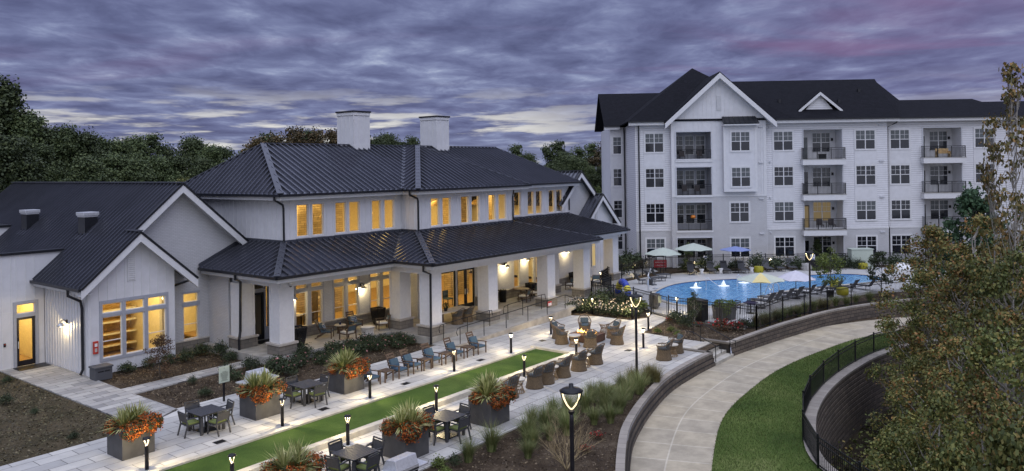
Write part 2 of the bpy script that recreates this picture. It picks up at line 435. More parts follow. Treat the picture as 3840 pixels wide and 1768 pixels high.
# ------------------------------------------------------------------ mesh builder
class MB:
    def __init__(s):
        s.v = []; s.f = []; s.uv = None
    def add(s, vs, fs):
        o = len(s.v)
        s.v += [tuple(p) for p in vs]
        s.f += [tuple(i + o for i in f) for f in fs]
        return s
    def box(s, x0, x1, y0, y1, z0, z1):
        return s.add([(x0, y0, z0), (x1, y0, z0), (x1, y1, z0), (x0, y1, z0), (x0, y0, z1), (x1, y0, z1), (x1, y1, z1), (x0, y1, z1)],
                     [(0, 3, 2, 1), (4, 5, 6, 7), (0, 1, 5, 4), (1, 2, 6, 5), (2, 3, 7, 6), (3, 0, 4, 7)])
    def cbox(s, c, d, rz=0, rx=0):
        M = Matrix.Translation(c) @ Matrix.Rotation(rz, 4, 'Z') @ Matrix.Rotation(rx, 4, 'X')
        h = [x / 2 for x in d]
        vs = [M @ Vector((a * h[0], b * h[1], e * h[2])) for e in (-1, 1) for a, b in ((-1, -1), (1, -1), (1, 1), (-1, 1))]
        return s.add(vs, [(0, 3, 2, 1), (4, 5, 6, 7), (0, 1, 5, 4), (1, 2, 6, 5), (2, 3, 7, 6), (3, 0, 4, 7)])
    def bar(s, p, q, w, h=None, upv=(0, 0, 1)):
        h = h or w
        p = Vector(p); q = Vector(q)
        d = (q - p).normalized()
        u = Vector(upv)
        if abs(d.dot(u)) > .98:
            u = Vector((0, 1, 0))
        a = d.cross(u).normalized(); c = a.cross(d).normalized()
        vs = [e + a * (i * w / 2) + c * (j * h / 2) for e in (p, q) for i, j in ((-1, -1), (1, -1), (1, 1), (-1, 1))]
        return s.add(vs, [(0, 1, 2, 3), (4, 7, 6, 5), (0, 4, 5, 1), (1, 5, 6, 2), (2, 6, 7, 3), (3, 7, 4, 0)])
    def tube(s, pts, r, n=7, r1=None):
        pts = [Vector(p) for p in pts]
        m = len(pts)
        rings = []
        for i, p in enumerate(pts):
            d = (pts[min(i + 1, m - 1)] - pts[max(i - 1, 0)]).normalized()
            u = Vector((0, 0, 1)) if abs(d.z) < .9 else Vector((1, 0, 0))
            a = d.cross(u).normalized(); c = a.cross(d)
            rr = r if r1 is None else r + (r1 - r) * i / (m - 1)
            rings.append([p + (a * math.cos(2 * PI * k / n) + c * math.sin(2 * PI * k / n)) * rr for k in range(n)])
        vs = [v for g in rings for v in g]
        fs = [(i * n + k, i * n + (k + 1) % n, (i + 1) * n + (k + 1) % n, (i + 1) * n + k) for i in range(m - 1) for k in range(n)]
        fs += [tuple(range(n - 1, -1, -1)), tuple((m - 1) * n + k for k in range(n))]
        return s.add(vs, fs)
    def lathe(s, prof, n=16, c=(0, 0, 0), sx=1, sy=1, cap=True):
        vs = [(c[0] + r * sx * math.cos(2 * PI * k / n), c[1] + r * sy * math.sin(2 * PI * k / n), c[2] + z) for r, z in prof for k in range(n)]
        fs = [(i * n + k, i * n + (k + 1) % n, (i + 1) * n + (k + 1) % n, (i + 1) * n + k) for i in range(len(prof) - 1) for k in range(n)]
        if cap:
            fs += [tuple(range(n - 1, -1, -1)), tuple((len(prof) - 1) * n + k for k in range(n))]
        return s.add(vs, fs)
    def slab(s, pts, t):
        """planar polygon given from above, thickened downwards along its normal"""
        pts = [Vector(p) for p in pts]
        nrm = Vector((0, 0, 0))
        for i in range(len(pts)):
            a, b = pts[i], pts[(i + 1) % len(pts)]
            nrm += a.cross(b)
        nrm.normalize()
        if nrm.z < -1e-4:
            pts.reverse()
            nrm = -nrm
        n = len(pts)
        lo = [p - nrm * t for p in pts]
        fs = [tuple(range(n)), tuple(range(2 * n - 1, n - 1, -1))]
        fs += [(i, n + i, n + (i + 1) % n, (i + 1) % n) for i in range(n)]
        return s.add(pts + lo, fs)
    def seams(s, pts, eave, step=.42, h=.11, w=.045):
        """standing seams across a roof polygon, running up from the eave direction"""
        pts = [Vector(p) for p in pts]
        nrm = Vector((0, 0, 0))
        for i in range(len(pts)):
            nrm += pts[i].cross(pts[(i + 1) % len(pts)])
        nrm.normalize()
        if nrm.z < 0:
            nrm = -nrm
        e = Vector(eave).normalized()
        g = nrm.cross(e).normalized()
        o = pts[0]
        q = [((p - o).dot(e), (p - o).dot(g)) for p in pts]
        a0 = min(x for x, _ in q); a1 = max(x for x, _ in q)
        a = a0 + step / 2
        while a < a1:
            c = []
            for i in range(len(q)):
                (xa, ya), (xb, yb) = q[i], q[(i + 1) % len(q)]
                if (xa - a) * (xb - a) < 0:
                    c.append(ya + (yb - ya) * (a - xa) / (xb - xa))
            c.sort()
            for i in range(0, len(c) - 1, 2):
                if c[i + 1] - c[i] > .1:
                    p0 = o + e * a + g * (c[i] + .02) + nrm * (h / 2)
                    p1 = o + e * a + g * (c[i + 1] - .02) + nrm * (h / 2)
                    s.bar(p0, p1, w, h, nrm)
            a += step
        return s
    def prism(s, pts2, z0, z1):
        n = len(pts2)
        vs = [(x, y, z0) for x, y in pts2] + [(x, y, z1) for x, y in pts2]
        return s.add(vs, [tuple(range(n - 1, -1, -1)), tuple(range(n, 2 * n))] + [(i, (i + 1) % n, n + (i + 1) % n, n + i) for i in range(n)])
    def wallx(s, x0, x1, z0, z1, y0, y1, holes=()):
        """wall running along x between y0 and y1, with rectangular openings (x0,x1,z0,z1)"""
        xs = sorted({x0, x1, *[h[i] for h in holes for i in (0, 1)]})
        for a, b in zip(xs, xs[1:]):
            m = (a + b) / 2
            cuts = sorted([(h[2], h[3]) for h in holes if h[0] < m < h[1]])
            z = z0
            for c, d in cuts:
                if c > z + 1e-4:
                    s.box(a, b, y0, y1, z, c)
                z = d
            if z1 > z + 1e-4:
                s.box(a, b, y0, y1, z, z1)
        return s
    def build(s, name, mat, parent=None, smooth=False, bevel=0, world=False, auto=False):
        me = bpy.data.meshes.new(name)
        off = Vector((0, 0, 0))
        if world and parent is not None:
            off = parent.location.copy()
            if parent.parent:
                off += parent.parent.location
        me.from_pydata([(a - off.x, b - off.y, c - off.z) for a, b, c in s.v], [], s.f)
        mats = mat if isinstance(mat, (list, tuple)) else [mat]
        for m in mats:
            me.materials.append(MATS[m])
        bm = bmesh.new()
        bm.from_mesh(me)
        if auto:
            bmesh.ops.recalc_face_normals(bm, faces=bm.faces)
        if bevel:
            bmesh.ops.bevel(bm, geom=[e for e in bm.edges if len(e.link_faces) == 2 and e.calc_face_angle(0) > .6], offset=bevel, segments=2, profile=.6, affect='EDGES')
        bm.to_mesh(me)
        bm.free()
        if smooth:
            me.polygons.foreach_set('use_smooth', [True] * len(me.polygons))
        me.update()
        ob = bpy.data.objects.new(name, me)
        COL.objects.link(ob)
        if parent is not None:
            ob.parent = parent
        return ob
def tag(o, label=None, cat=None, group=None, kind=None):
    for k, v in (('label', label), ('category', cat), ('group', group), ('kind', kind)):
        if v:
            o[k] = v
    return o
def thing(name, label, cat, loc=(0, 0, 0), rz=0, group=None):
    o = bpy.data.objects.new(name, None)
    COL.objects.link(o)
    o.empty_display_size = .2
    o.location = loc
    o.rotation_euler = (0, 0, rz)
    return tag(o, label, cat, group)
def dup(root, loc, rz, label=None, group=None, sc=None):
    r = root.copy()
    COL.objects.link(r)
    r.location = loc
    r.rotation_euler = (0, 0, rz)
    if sc:
        r.scale = (sc, sc, sc) if not isinstance(sc, tuple) else sc
    if label:
        r['label'] = label
    if group:
        r['group'] = group
    for ch in list(root.children):
        c = ch.copy()
        COL.objects.link(c)
        c.parent = r
        for g in ch.children:
            d = g.copy()
            COL.objects.link(d)
            d.parent = c
    return r
class Repeat:
    """first placement moves the prototype itself, later ones copy it"""
    def __init__(s, root):
        s.root = root; s.used = False
    def put(s, loc, rz=0, label=None, group=None, sc=None):
        if s.used:
            return dup(s.root, loc, rz, label, group, sc)
        s.used = True
        s.root.location = loc
        s.root.rotation_euler = (0, 0, rz)
        if sc:
            s.root.scale = (sc, sc, sc) if not isinstance(sc, tuple) else sc
        if label:
            s.root['label'] = label
        if group:
            s.root['group'] = group
        return s.root
def lamp(loc, watts, color=(1, .76, .42), r=.06, kind='POINT', parent=None, spot=None, size=None, rot=None):
    d = bpy.data.lights.new('lamp_light', kind)
    d.energy = watts
    d.color = color
    if kind in ('POINT', 'SPOT'):
        d.shadow_soft_size = r * .35
    if spot:
        d.spot_size = spot
        d.spot_blend = .6
    if size:
        d.shape = 'RECTANGLE'
        d.size, d.size_y = size
    o = bpy.data.objects.new('lamp_light', d)
    COL.objects.link(o)
    o.location = loc
    if rot:
        o.rotation_euler = rot
    if parent is not None:
        o.parent = parent
    return o
def structure(o):
    o['kind'] = 'structure'
    return o
def uvstrip(name, A, B, mat, parent=None, along_u=False):
    """ribbon between two polylines, uv = (across, along) in metres"""
    me = bpy.data.meshes.new(name)
    vs = [tuple(p) for p in A] + [tuple(p) for p in B]
    n = len(A)
    me.from_pydata(vs, [], [(i, i + 1, n + i + 1, n + i) for i in range(n - 1)])
    uv = me.uv_layers.new(name='UVMap')
    L = [0]
    for i in range(1, n):
        L.append(L[-1] + (Vector(A[i]) - Vector(A[i - 1])).length)
    wid = (Vector(A[n // 2]) - Vector(B[n // 2])).length
    for poly in me.polygons:
        for li in poly.loop_indices:
            vi = me.loops[li].vertex_index
            i = vi % n
            a = 0 if vi < n else wid
            uv.data[li].uv = (L[i], a) if along_u else (a, L[i])
    me.materials.append(MATS[mat])
    o = bpy.data.objects.new(name, me)
    COL.objects.link(o)
    if parent is not None:
        o.parent = parent
    return o
def dense(poly, step=.6, closed=False):
    """Catmull-Rom resample of a 2-D polyline"""
    P = [Vector((p[0], p[1], 0)) for p in poly]
    n = len(P)
    outp = []
    rng = range(n if closed else n - 1)
    for i in rng:
        if closed:
            a, b, c, d = P[i - 1], P[i], P[(i + 1) % n], P[(i + 2) % n]
        else:
            a, b, c, d = P[max(i - 1, 0)], P[i], P[i + 1], P[min(i + 2, n - 1)]
        k = max(1, int((c - b).length / step))
        for j in range(k):
            t = j / k
            outp.append(.5 * ((2 * b) + (c - a) * t + (2 * a - 5 * b + 4 * c - d) * t * t + (3 * b - a - 3 * c + d) * t ** 3))
    if not closed:
        outp.append(P[-1])
    return [(p.x, p.y) for p in outp]
def offset(poly, d):
    """offset an open 2-D polyline to its left by d"""
    o = []
    for i in range(len(poly)):
        a = Vector(poly[max(i - 1, 0)]); b = Vector(poly[min(i + 1, len(poly) - 1)])
        t = (b - a).normalized()
        o.append((poly[i][0] - t.y * d, poly[i][1] + t.x * d))
    return o
# ------------------------------------------------------------------ ground, paving, walls, pool
PZ = -.62      # level of the lower path
LZ = -3.4      # level of the wood below
wallA = dense([(14.5, 8.2), (18.2, 10.6), (21.11, 12.3), (23.33, 13.5), (25.07, 14.3), (27.98, 15.25), (31.48, 16.07), (34.5, 16.33), (37.1, 16.36)])
wallB = dense([(39.4, 16.36), (43.17, 15.85), (46.9, 15.2), (51.2, 14.3), (55.8, 12.4), (61, 9), (68, 2), (78, -12), (95, -35)])
lowW = dense([(21, 1.0), (24.2, 4.9), (26.3, 7.2), (27.95, 8.4), (30.8, 9.4), (33.15, 9.95), (36.1, 10.3), (39.8, 10.34), (44.1, 9.94), (47.5, 8.9), (52.5, 6.0), (59, -1), (68, -14), (84, -36)])
far = 900
b = MB()
up_poly = [(-60, -40), (14.5, -40)] + [(14.5, -10)] + wallA + [(37.1, 16.9), (39.4, 16.9)] + wallB + [(120, -60), (far, -300), (far, far), (-300, far), (-300, -40)]
n = len(up_poly)
b.add([(x, y, -.05) for x, y in up_poly], [tuple(range(n))])
lo_poly = [(14.5, -10)] + [(20, -10)] + lowW + [(120, -60)] + list(reversed(wallB)) + [(39.4, 16.9), (37.1, 16.9)] + list(reversed(wallA))
n = len(lo_poly)
b.add([(x, y, PZ - .03) for x, y in lo_poly], [tuple(range(n))])
structure(b.build('ground', 'mulch'))
b = MB()
wd = [(20, -12)] + lowW + [(120, -60), (far, -400), (20, -400)]
b.add([(x, y, LZ) for x, y in wd], [tuple(range(len(wd) - 1, -1, -1))])
structure(b.build('forest_floor', 'forest_floor', auto=True))
b = MB()
dt = [(4, 16), (9.4, 29.06), (14.2, 29.06), (14.2, 43.2), (-10, 43.2), (-10, 16)]
dt = [(-12, 29.06), (14.2, 29.06), (14.2, 43.2), (-12, 43.2)]
b.add([(x, y, -.03) for x, y in dt], [(0, 1, 2, 3)])
structure(b.build('dry_turf', 'dry_turf'))

# paved terrace around the bowling court
b = MB()
ter = [(9.2, 14.0)] + [(9.2, 17.62), (10.5, 17.62)]
ter = [(9.35, 17.62), (30.4, 17.55), (31.2, 16.35), (37.1, 16.72), (37.1, 17.75), (39.2, 17.75), (39.15, 19.4), (39.45, 21.6), (42.6, 22.0), (44.1, 22.25), (44.6, 23.75), (43.5, 23.35), (42.15, 23.95), (42.1, 26.1), (41.3, 28.15), (41.3, 29.2), (30.2, 29.2), (28.3, 29.05), (20.4, 29.05), (20.4, 30.05), (16.2, 30.2), (16.2, 30.0), (14.25, 29.06), (9.35, 29.06)]
b.slab([(x, y, 0) for x, y in ter], .12)
structure(b.build('terrace', 'paver'))
b = MB()
b.slab([(x, y, .004) for x, y in [(14.25, 29.06), (16.2, 30.2), (16.2, 33.75), (22.9, 34.0), (22.9, 34.95), (16.2, 34.95), (16.35, 39.2), (16.2, 43.25), (14.2, 43.25)]], .1)
structure(b.build('walkway', 'walk_paver'))
b = MB()
b.slab([(x, y, .010) for x, y in [(3, 21.88), (32.7, 21.88), (32.7, 24.24), (3, 24.24)]], .008)
structure(b.build('court_lawn', 'court_turf'))
b = MB()
b.box(3, 32.72, 21.58, 21.88, -.05, .20)
b.box(3, 32.72, 24.24, 24.42, -.05, .075)
b.box(3, 32.72, 24.423, 24.60, -.05, .035)
b.box(32.72, 32.95, 21.58, 24.6, -.05, .11)
structure(b.build('court_kerb', 'kerb_concrete'))

# lower path and the lawn strip beside it
Lp = wallA + [(38.2, 16.4)] + wallB
Lp = [(x, y) for x, y in Lp]
pl = offset(Lp, -.22)
rt_edge = dense([(19.5, 7.2), (22.3, 9.4), (24.28, 10.63), (26.2, 11.38), (28.06, 12.02), (30.52, 12.61), (33.28, 13.08), (38.0, 13.4), (41.9, 13.15), (45.6, 12.6), (49.4, 11.6), (54.5, 9.0), (60, 4.5), (67, -4), (80, -22)])
def resample(p, n):
    L = [0]
    for a, c in zip(p, p[1:]):
        L.append(L[-1] + math.dist(a, c))
    o = []
    for i in range(n):
        t = L[-1] * i / (n - 1)
        k = max(j for j in range(len(L)) if L[j] <= t + 1e-9)
        k = min(k, len(p) - 2)
        f = (t - L[k]) / max(L[k + 1] - L[k], 1e-6)
        o.append((p[k][0] + (p[k + 1][0] - p[k][0]) * f, p[k][1] + (p[k + 1][1] - p[k][1]) * f))
    return o
cl = dense([(17.4, 8.9), (21.2, 11.1), (25.3, 12.85), (29.5, 14.2), (33.7, 14.75), (38.4, 14.9), (43.5, 14.35), (48.5, 13.3), (53, 11.1), (58, 7.1), (64, .3), (76, -16)])
PA = offset(cl, 1.56); PB = offset(cl, -1.56)
structure(uvstrip('path', [(x, y, PZ) for x, y in PA], [(x, y, PZ) for x, y in PB], 'path_concrete'))
A2 = resample(offset(cl, -1.5), 70); B2 = resample(lowW, 70)
me = uvstrip('lawn', [(x, y, PZ - .012) for x, y in A2], [(x, y, PZ - .012) for x, y in B2], 'lawn_grass')
structure(me)

def retaining(name, line, ztop, zbot, label, cat='wall', side=-1, capw=.34, cover=.0, ledge=.022):
    """block wall with coping along a line; face on the right-hand side of travel if side<0"""
    t = thing(name, label, cat, (line[len(line) // 2][0], line[len(line) // 2][1], zbot))
    off = t.location
    tops = ztop if isinstance(ztop, list) else [ztop] * len(line)
    L3 = lambda pts, z: [(x - off.x, y - off.y, (z[i] if isinstance(z, list) else z) - off.z) for i, (x, y) in enumerate(pts)]
    batter = offset(line, side * (.06 * (max(tops) - zbot)))
    ht = [z - .09 for z in tops]
    # courses step back a little, each one its own ledge
    k = max(2, int((max(tops) - zbot) / .2))
    f = MB()
    V = []; U = []
    m_ = len(line)
    Ls = [0]
    for a_, c_ in zip(line, line[1:]):
        Ls.append(Ls[-1] + math.dist(a_, c_))
    for i in range(k + 1):
        for e in (0, 1):
            if (i == 0 and e == 0) or (i == k and e == 1):
                continue
            # row i: foot of course i sits a ledge further out than its top
            lev = i if e else i
            d_ = side * (k - (i if e else i - 1)) * ledge
            for j, (x, y) in enumerate(offset(line, d_)):
                zt_ = ht[j]
                z = (zbot - .03) + (zt_ - zbot + .03) * i / k
                V.append((x - off.x, y - off.y, z - off.z)); U.append((Ls[j], (zt_ - zbot) * i / k + (.004 if e else -.004)))
    rows = len(V) // m_
    me = bpy.data.meshes.new('wall_face')
    me.from_pydata(V, [], [(r_ * m_ + j, r_ * m_ + j + 1, (r_ + 1) * m_ + j + 1, (r_ + 1) * m_ + j) for r_ in range(rows - 1) for j in range(m_ - 1)])
    ul = me.uv_layers.new(name='UVMap')
    for lp_ in me.loops:
        ul.data[lp_.index].uv = U[lp_.vertex_index]
    me.materials.append(MATS['retaining_block'])
    wf = bpy.data.objects.new('wall_face', me)
    COL.objects.link(wf); wf.parent = t
    inner = offset(line, -side * capw)
    outer = offset(line, side * .05)
    uvstrip('coping', L3(outer, tops), L3(inner, tops), 'coping_block', t, along_u=True)
    lower = [z - .09 for z in tops]
    uvstrip('coping_edge', L3(outer, tops), L3(outer, lower), 'coping_block', t, along_u=True)
    return t
retaining('retaining_wall', wallA, .06, PZ, 'long curved dark block retaining wall between the grass bed and the concrete path', capw=.25, ledge=.06)
retaining('retaining_wall', wallB, [.10 + min(.12, .012 * i) for i in range(len(wallB))], PZ, 'curved dark block retaining wall below the pool fence beside the path', capw=.26, ledge=.035)
retaining('retaining_wall', lowW, PZ + .06, LZ, 'tall curved block retaining wall dropping from the lawn strip into the wood', capw=.42)
# wall closing the end of the bed at the stair
t = thing('stair_wall', 'short block wall capped in stone on the left of the terrace steps', 'wall', (37.1, 16.4, PZ))
b = MB(); b.box(-.2, .0, 0, 1.75, 0, .6); b.build('wall_face', 'retaining_block', t)
b = MB(); b.box(-.24, .04, -.04, 1.8, .6, .68); b.build('coping', 'coping_block', t)
t = thing('stair_wall', 'block wall on the right of the terrace steps holding the shrub bed', 'wall', (39.4, 16.4, PZ))
b = MB(); b.box(0, .2, .02, 1.6, 0, .62); b.build('wall_face', 'retaining_block', t)
b = MB(); b.box(-.04, .24, -.02, 1.64, .62, .72); b.build('coping', 'coping_block', t)
t = thing('stair', 'pale concrete steps from the terrace down to the curved path', 'stair', (38.25, 17, PZ))
for i in range(4):
    b = MB(); b.box(-1.12, 1.12, -.85 + .4 * i, .75, .155 * i, .155 * (i + 1) - .002); b.build('step', 'kerb_concrete', t)

# pool deck
b = MB()
deck = [(43.6, 17.2), (44.3, 22.3), (44.8, 23.8), (47.2, 26.0), (49.6, 28.3), (51.5, 30.2), (54.6, 31.7), (58.0, 31.5), (61.8, 30.4), (64.6, 28.0), (67.5, 24.8), (70.6, 21.6), (73.6, 18.2), (77, 13.5), (74, 8.5), (69.5, 8.0), (65, 11.2), (60.5, 14.3), (56, 16.2), (50.5, 17.3), (46.5, 17.5)]
b.slab([(x, y, .13) for x, y in deck], .2)
structure(b.build('pool_deck', 'deck_concrete'))
pool = dense([(48.9, 25.2), (50.4, 26.6), (53.3, 27.4), (56.0, 27.5), (58.4, 26.6), (60.5, 25.0), (62.2, 23.2), (66.2, 20.4), (68.3, 18.4), (68.5, 16.4), (67.3, 15.0), (65.6, 15.1), (63.9, 15.9), (62.2, 16.95), (60.0, 18.2), (57.0, 19.5), (53.5, 20.0), (50.6, 20.1), (48.6, 21.2), (47.9, 23.2)], .5, True)
b = MB()
b.prism(pool, .10, .142)
structure(b.build('pool_water', 'pool_water'))
cen = (58, 21)
b = MB()
n = len(pool)
def ring(d, z):
    o = []
    for i in range(n):
        a = Vector(pool[i - 1]); c = Vector(pool[(i + 1) % n])
        t = (c - a).normalized()
        o.append((pool[i][0] - t.y * d, pool[i][1] + t.x * d, z))
    return o
rr = ring(0, .10) + ring(0, .20) + ring(.32, .20) + ring(.32, .12)
b.add(rr, [(k * n + i, k * n + (i + 1) % n, (k + 1) * n + (i + 1) % n, (k + 1) * n + i) for k in range(3) for i in range(n)])
structure(b.build('pool_coping', ['kerb_concrete', 'pool_tile'], auto=True))
co = COL.objects['pool_coping']
for p in co.data.polygons:
    if p.index < n:
        p.material_index = 1
b = MB()
b.slab([(x, y, -.022) for x, y in [(52, 31.5), (55, 34.5), (64.5, 32.6), (66, 33.5), (76, 20.5), (84, 9), (82, 7), (78, 12)]], .01)
structure(b.build('planting_bed', 'mulch'))
b = MB()
b.slab([(x, y, -.012) for x, y in [(52.5, 33.2), (56, 36.2), (62, 36.2), (64.6, 34.4), (63, 32.8), (57, 33.0)]], .02)
structure(b.build('side_path', 'deck_concrete'))
b = MB()
b.slab([(x, y, -.02) for x, y in [(60, 52), (110, 48), (110, 75), (60, 75)]], .02)
structure(b.build('car_park', 'asphalt'))

# porch floor, ramp
b = MB()
b.slab([(x, y, .35) for x, y in [(22.4, 33.9), (22.9, 32.75), (30.3, 32.7), (30.3, 30.6), (30.5, 29.65), (41.2, 29.65), (48, 29.4), (55, 31.9), (55, 36), (22.4, 40)]], .42)
structure(b.build('porch_floor', 'porch_concrete', auto=True))
b = MB()
b.slab([(30.4, 28.0, .02), (41.3, 28.0, .40), (44.2, 28.4, .40), (44.2, 29.62, .40), (41.2, 29.62, .40), (30.4, 29.62, .02)], .2)
structure(b.build('ramp', 'ramp_concrete', auto=True))
t = thing('ramp_wall', 'low wedge shaped concrete wall along the front of the porch ramp', 'wall', (36, 27.9, 0))
b = MB()
b.add([(-5.7, -.1, -.05), (5.4, -.1, -.05), (5.4, .1, -.05), (-5.7, .1, -.05), (-5.7, -.1, .10), (5.4, -.1, .50), (5.4, .1, .50), (-5.7, .1, .10)], [(0, 3, 2, 1), (4, 5, 6, 7), (0, 1, 5, 4), (1, 2, 6, 5), (2, 3, 7, 6), (3, 0, 4, 7)])
b.build('wall_body', 'wall_concrete', t)
# ------------------------------------------------------------------ clubhouse
club = thing('clubhouse', 'long white clubhouse with dark standing seam metal roofs, two chimneys and a columned porch', 'clubhouse', (38, 40, 0))
def part(mb, name, mat, parent=None, **k):
    return mb.build(name, mat, parent or club, world=True, **k)
def roofface(name, pts, eave, step=.42, thick=.07, mat='roof_metal', parent=None, h=.11):
    b = MB()
    b.slab(pts, thick)
    if step:
        b.seams(pts, eave, step, h)
    return part(b, name, mat, parent)
def cap(pts, w=.26, h=.05, name='ridge_cap'):
    b = MB()
    for p, q in zip(pts, pts[1:]):
        b.bar((p[0], p[1], p[2] + .055), (q[0], q[1], q[2] + .055), w, h)
    return part(b, name, 'roof_flashing')
def battens(mb, axis, a0, a1, z0, z1, pos, out, step=.41, skip=()):
    a = a0 + step / 2
    while a < a1:
        if not any(s0 - .03 < a < s1 + .03 for s0, s1 in skip):
            if axis == 'x':
                mb.box(a - .022, a + .022, pos + min(out, 0), pos + max(out, 0), z0, z1)
            else:
                mb.box(pos + min(out, 0), pos + max(out, 0), a - .022, a + .022, z0, z1)
        a += step
def glazing(name, x0, x1, z0, z1, y, parent=None, frame='pale_trim', fw=.05, depth=.07, bar=None, mat='glass', label=None):
    """window unit set in an opening of a wall facing -y"""
    f = MB()
    f.box(x0, x0 + fw, y, y + depth, z0, z1).box(x1 - fw, x1, y, y + depth, z0, z1)
    f.box(x0 + fw, x1 - fw, y, y + depth, z0, z0 + fw).box(x0 + fw, x1 - fw, y, y + depth, z1 - fw, z1)
    if bar:
        f.box(x0 + fw, x1 - fw, y + .01, y + depth - .01, bar - .02, bar + .02)
    o = part(f, name, frame, parent)
    g = MB().box(x0 + fw, x1 - fw, y + .03, y + .038, z0 + fw, z1 - fw)
    gm = bpy.data.objects.new
    p = g.build('pane', mat, None)
    p.data.transform(Matrix.Translation(-club.location))
    p.parent = o
    if label:
        o['label'] = label
    return o

# ---- upper storey walls
UZ0, UZ1 = 5.2, 8.32
w1 = [(25.85, 26.62), (26.88, 27.66), (28.48, 29.27), (29.49, 30.28), (31.22, 31.94), (32.23, 33.03)]
w2 = [(34.87, 35.64), (35.92, 36.69), (37.68, 38.44), (38.73, 39.51), (40.48, 41.25), (41.56, 42.4)]
w3 = [(43.85, 44.3), (45.29, 46.11), (46.99, 47.77), (48.04, 48.82), (49.74, 50.55), (50.79, 51.6)]
def upwall(x0, x1, y, wins, z0=5.97, z1=7.72):
    b = MB()
    b.wallx(x0, x1, UZ0, UZ1, y, y + .2, [(a, c, z0, z1) for a, c in wins])
    part(b, 'upper_wall', 'white_panel')
    b = MB()
    battens(b, 'x', x0, x1, UZ0 + .3, UZ1 - .3, y, -.025, .41, [(a - .12, c + .12) for a, c in wins])
    b.box(x0, x1, y - .022, y, 5.55, 5.80)
    part(b, 'batten', 'white_trim')
    for a, c in wins:
        f = MB()
        f.box(a - .09, a, y - .03, y, z0 - .09, z1 + .09).box(c, c + .09, y - .03, y, z0 - .09, z1 + .09)
        f.box(a, c, y - .03, y, z0 - .09, z0).box(a, c, y - .03, y, z1, z1 + .09)
        part(f, 'window_trim', 'white_trim')
        glazing('window', a, c, z0, z1, y + .05, frame='white_trim', fw=.035)
S1Y, S2Y, S3Y = 35.2, 33.85, 35.4
upwall(25.2, 33.65, S1Y, w1)
upwall(33.85, 43.0, S2Y, w2)
upwall(43.2, 52.4, S3Y, w3)
b = MB(); b.box(25.0, 25.2, S1Y, 46.2, UZ0, UZ1); part(b, 'upper_wall', 'white_panel')
b = MB(); b.box(33.65, 33.85, S2Y, S1Y + .2, UZ0, UZ1); part(b, 'upper_wall', 'white_panel')
b = MB(); b.box(43.0, 43.2, S2Y, S3Y + .2, UZ0, UZ1); part(b, 'upper_wall', 'white_panel')
b = MB(); b.box(52.4, 52.6, S3Y, 46.2, .3, UZ1); part(b, 'upper_wall', 'white_panel')
b = MB(); b.box(25.2, 52.4, 46.0, 46.2, .3, UZ1); part(b, 'rear_wall', 'white_panel')
b = MB()
battens(b, 'y', S1Y, 46, UZ0 + .3, UZ1 - .3, 25.0, -.025)
b.box(24.978, 25.0, S1Y, 46, 5.45, 5.70)
battens(b, 'y', S2Y, S1Y, UZ0 + .3, UZ1 - .3, 33.65, -.025)
b.box(25.0, 25.14, S1Y - .03, S1Y, UZ0 + .3, UZ1 - .3)
b.box(24.97, 25.0, S1Y - .03, S1Y + .12, UZ0 + .3, UZ1 - .3)
b.box(33.65, 33.99, S2Y - .03, S2Y, UZ0 + .3, UZ1 - .3)
part(b, 'batten', 'white_trim')

# ---- upper roof
EZ, RZ = 8.33, 11.2
e1, e2, e3 = 34.55, 33.2, 34.7
A = (24.35, e1, EZ); V1 = (33.15, e1, EZ); C2 = (33.15, e2, EZ); D2 = (44.4, e2, EZ); D3 = (53.3, e3, EZ)
ap1 = (27.3, 40.35, RZ); vt = (38.95, 40.35, RZ); ap2 = (38.95, 39.0, RZ); ap3 = (49.2, 40.35, RZ)
bk = 46.2
roofface('roof_slope', [A, V1, vt, ap1], (1, 0, 0))
roofface('roof_slope', [(24.35, bk, EZ), A, ap1], (0, 1, 0))
roofface('roof_slope', [V1, C2, ap2, vt], (0, 1, 0))
roofface('roof_slope', [C2, D2, ap2], (1, 0, 0))
roofface('roof_slope', [D2, (44.4, 40.35, EZ), ap2], (0, 1, 0), None)
roofface('roof_slope', [(40.2, e3, EZ - .01), D3, ap3, (40.2, 40.35, RZ - .01)], (1, 0, 0))
roofface('roof_slope', [D3, (53.3, bk, EZ), ap3], (0, 1, 0))
roofface('roof_slope', [(24.35, bk, EZ), (53.3, bk, EZ), ap3, ap1], (1, 0, 0), None)
cap([A, ap1], .32); cap([(24.35, bk, EZ), ap1], .24); cap([ap1, vt], .3); cap([vt, ap2], .3)
cap([C2, ap2], .32); cap([V1, vt], .22, .03, 'valley_flashing'); cap([ap2, D2], .22); cap([ap3, (39.5, 40.35, RZ)], .3); cap([ap3, D3], .24)
def eaves(pts, z, soff, prot=.0, down=.36):
    """gutter, fascia and soffit under an eave polyline; soff = inner polyline for the soffit"""
    g = MB(); f = MB(); s = MB()
    for p, q in zip(pts, pts[1:]):
        g.bar((*p, z - .06), (*q, z - .06), .15, .13)
    for p, q in zip(soff, soff[1:]):
        f.bar((*p, z - .215), (*q, z - .215), .05, .19)
    part(g, 'gutter', 'gutter_black'); part(f, 'fascia', 'white_trim')
eaves([(24.3, bk), (24.3, e1 - .05), (33.1, e1 - .05), (33.1, e2 - .05), (44.45, e2 - .05)], EZ, [(24.42, bk), (24.42, e1 + .07), (33.22, e1 + .07), (33.22, e2 + .07), (44.35, e2 + .07), (44.35, e3)])
eaves([(44.4, e3 - .05), (53.35, e3 - .05), (53.35, bk)], EZ, [(44.4, e3 + .07), (53.23, e3 + .07), (53.23, bk)])
b = MB()
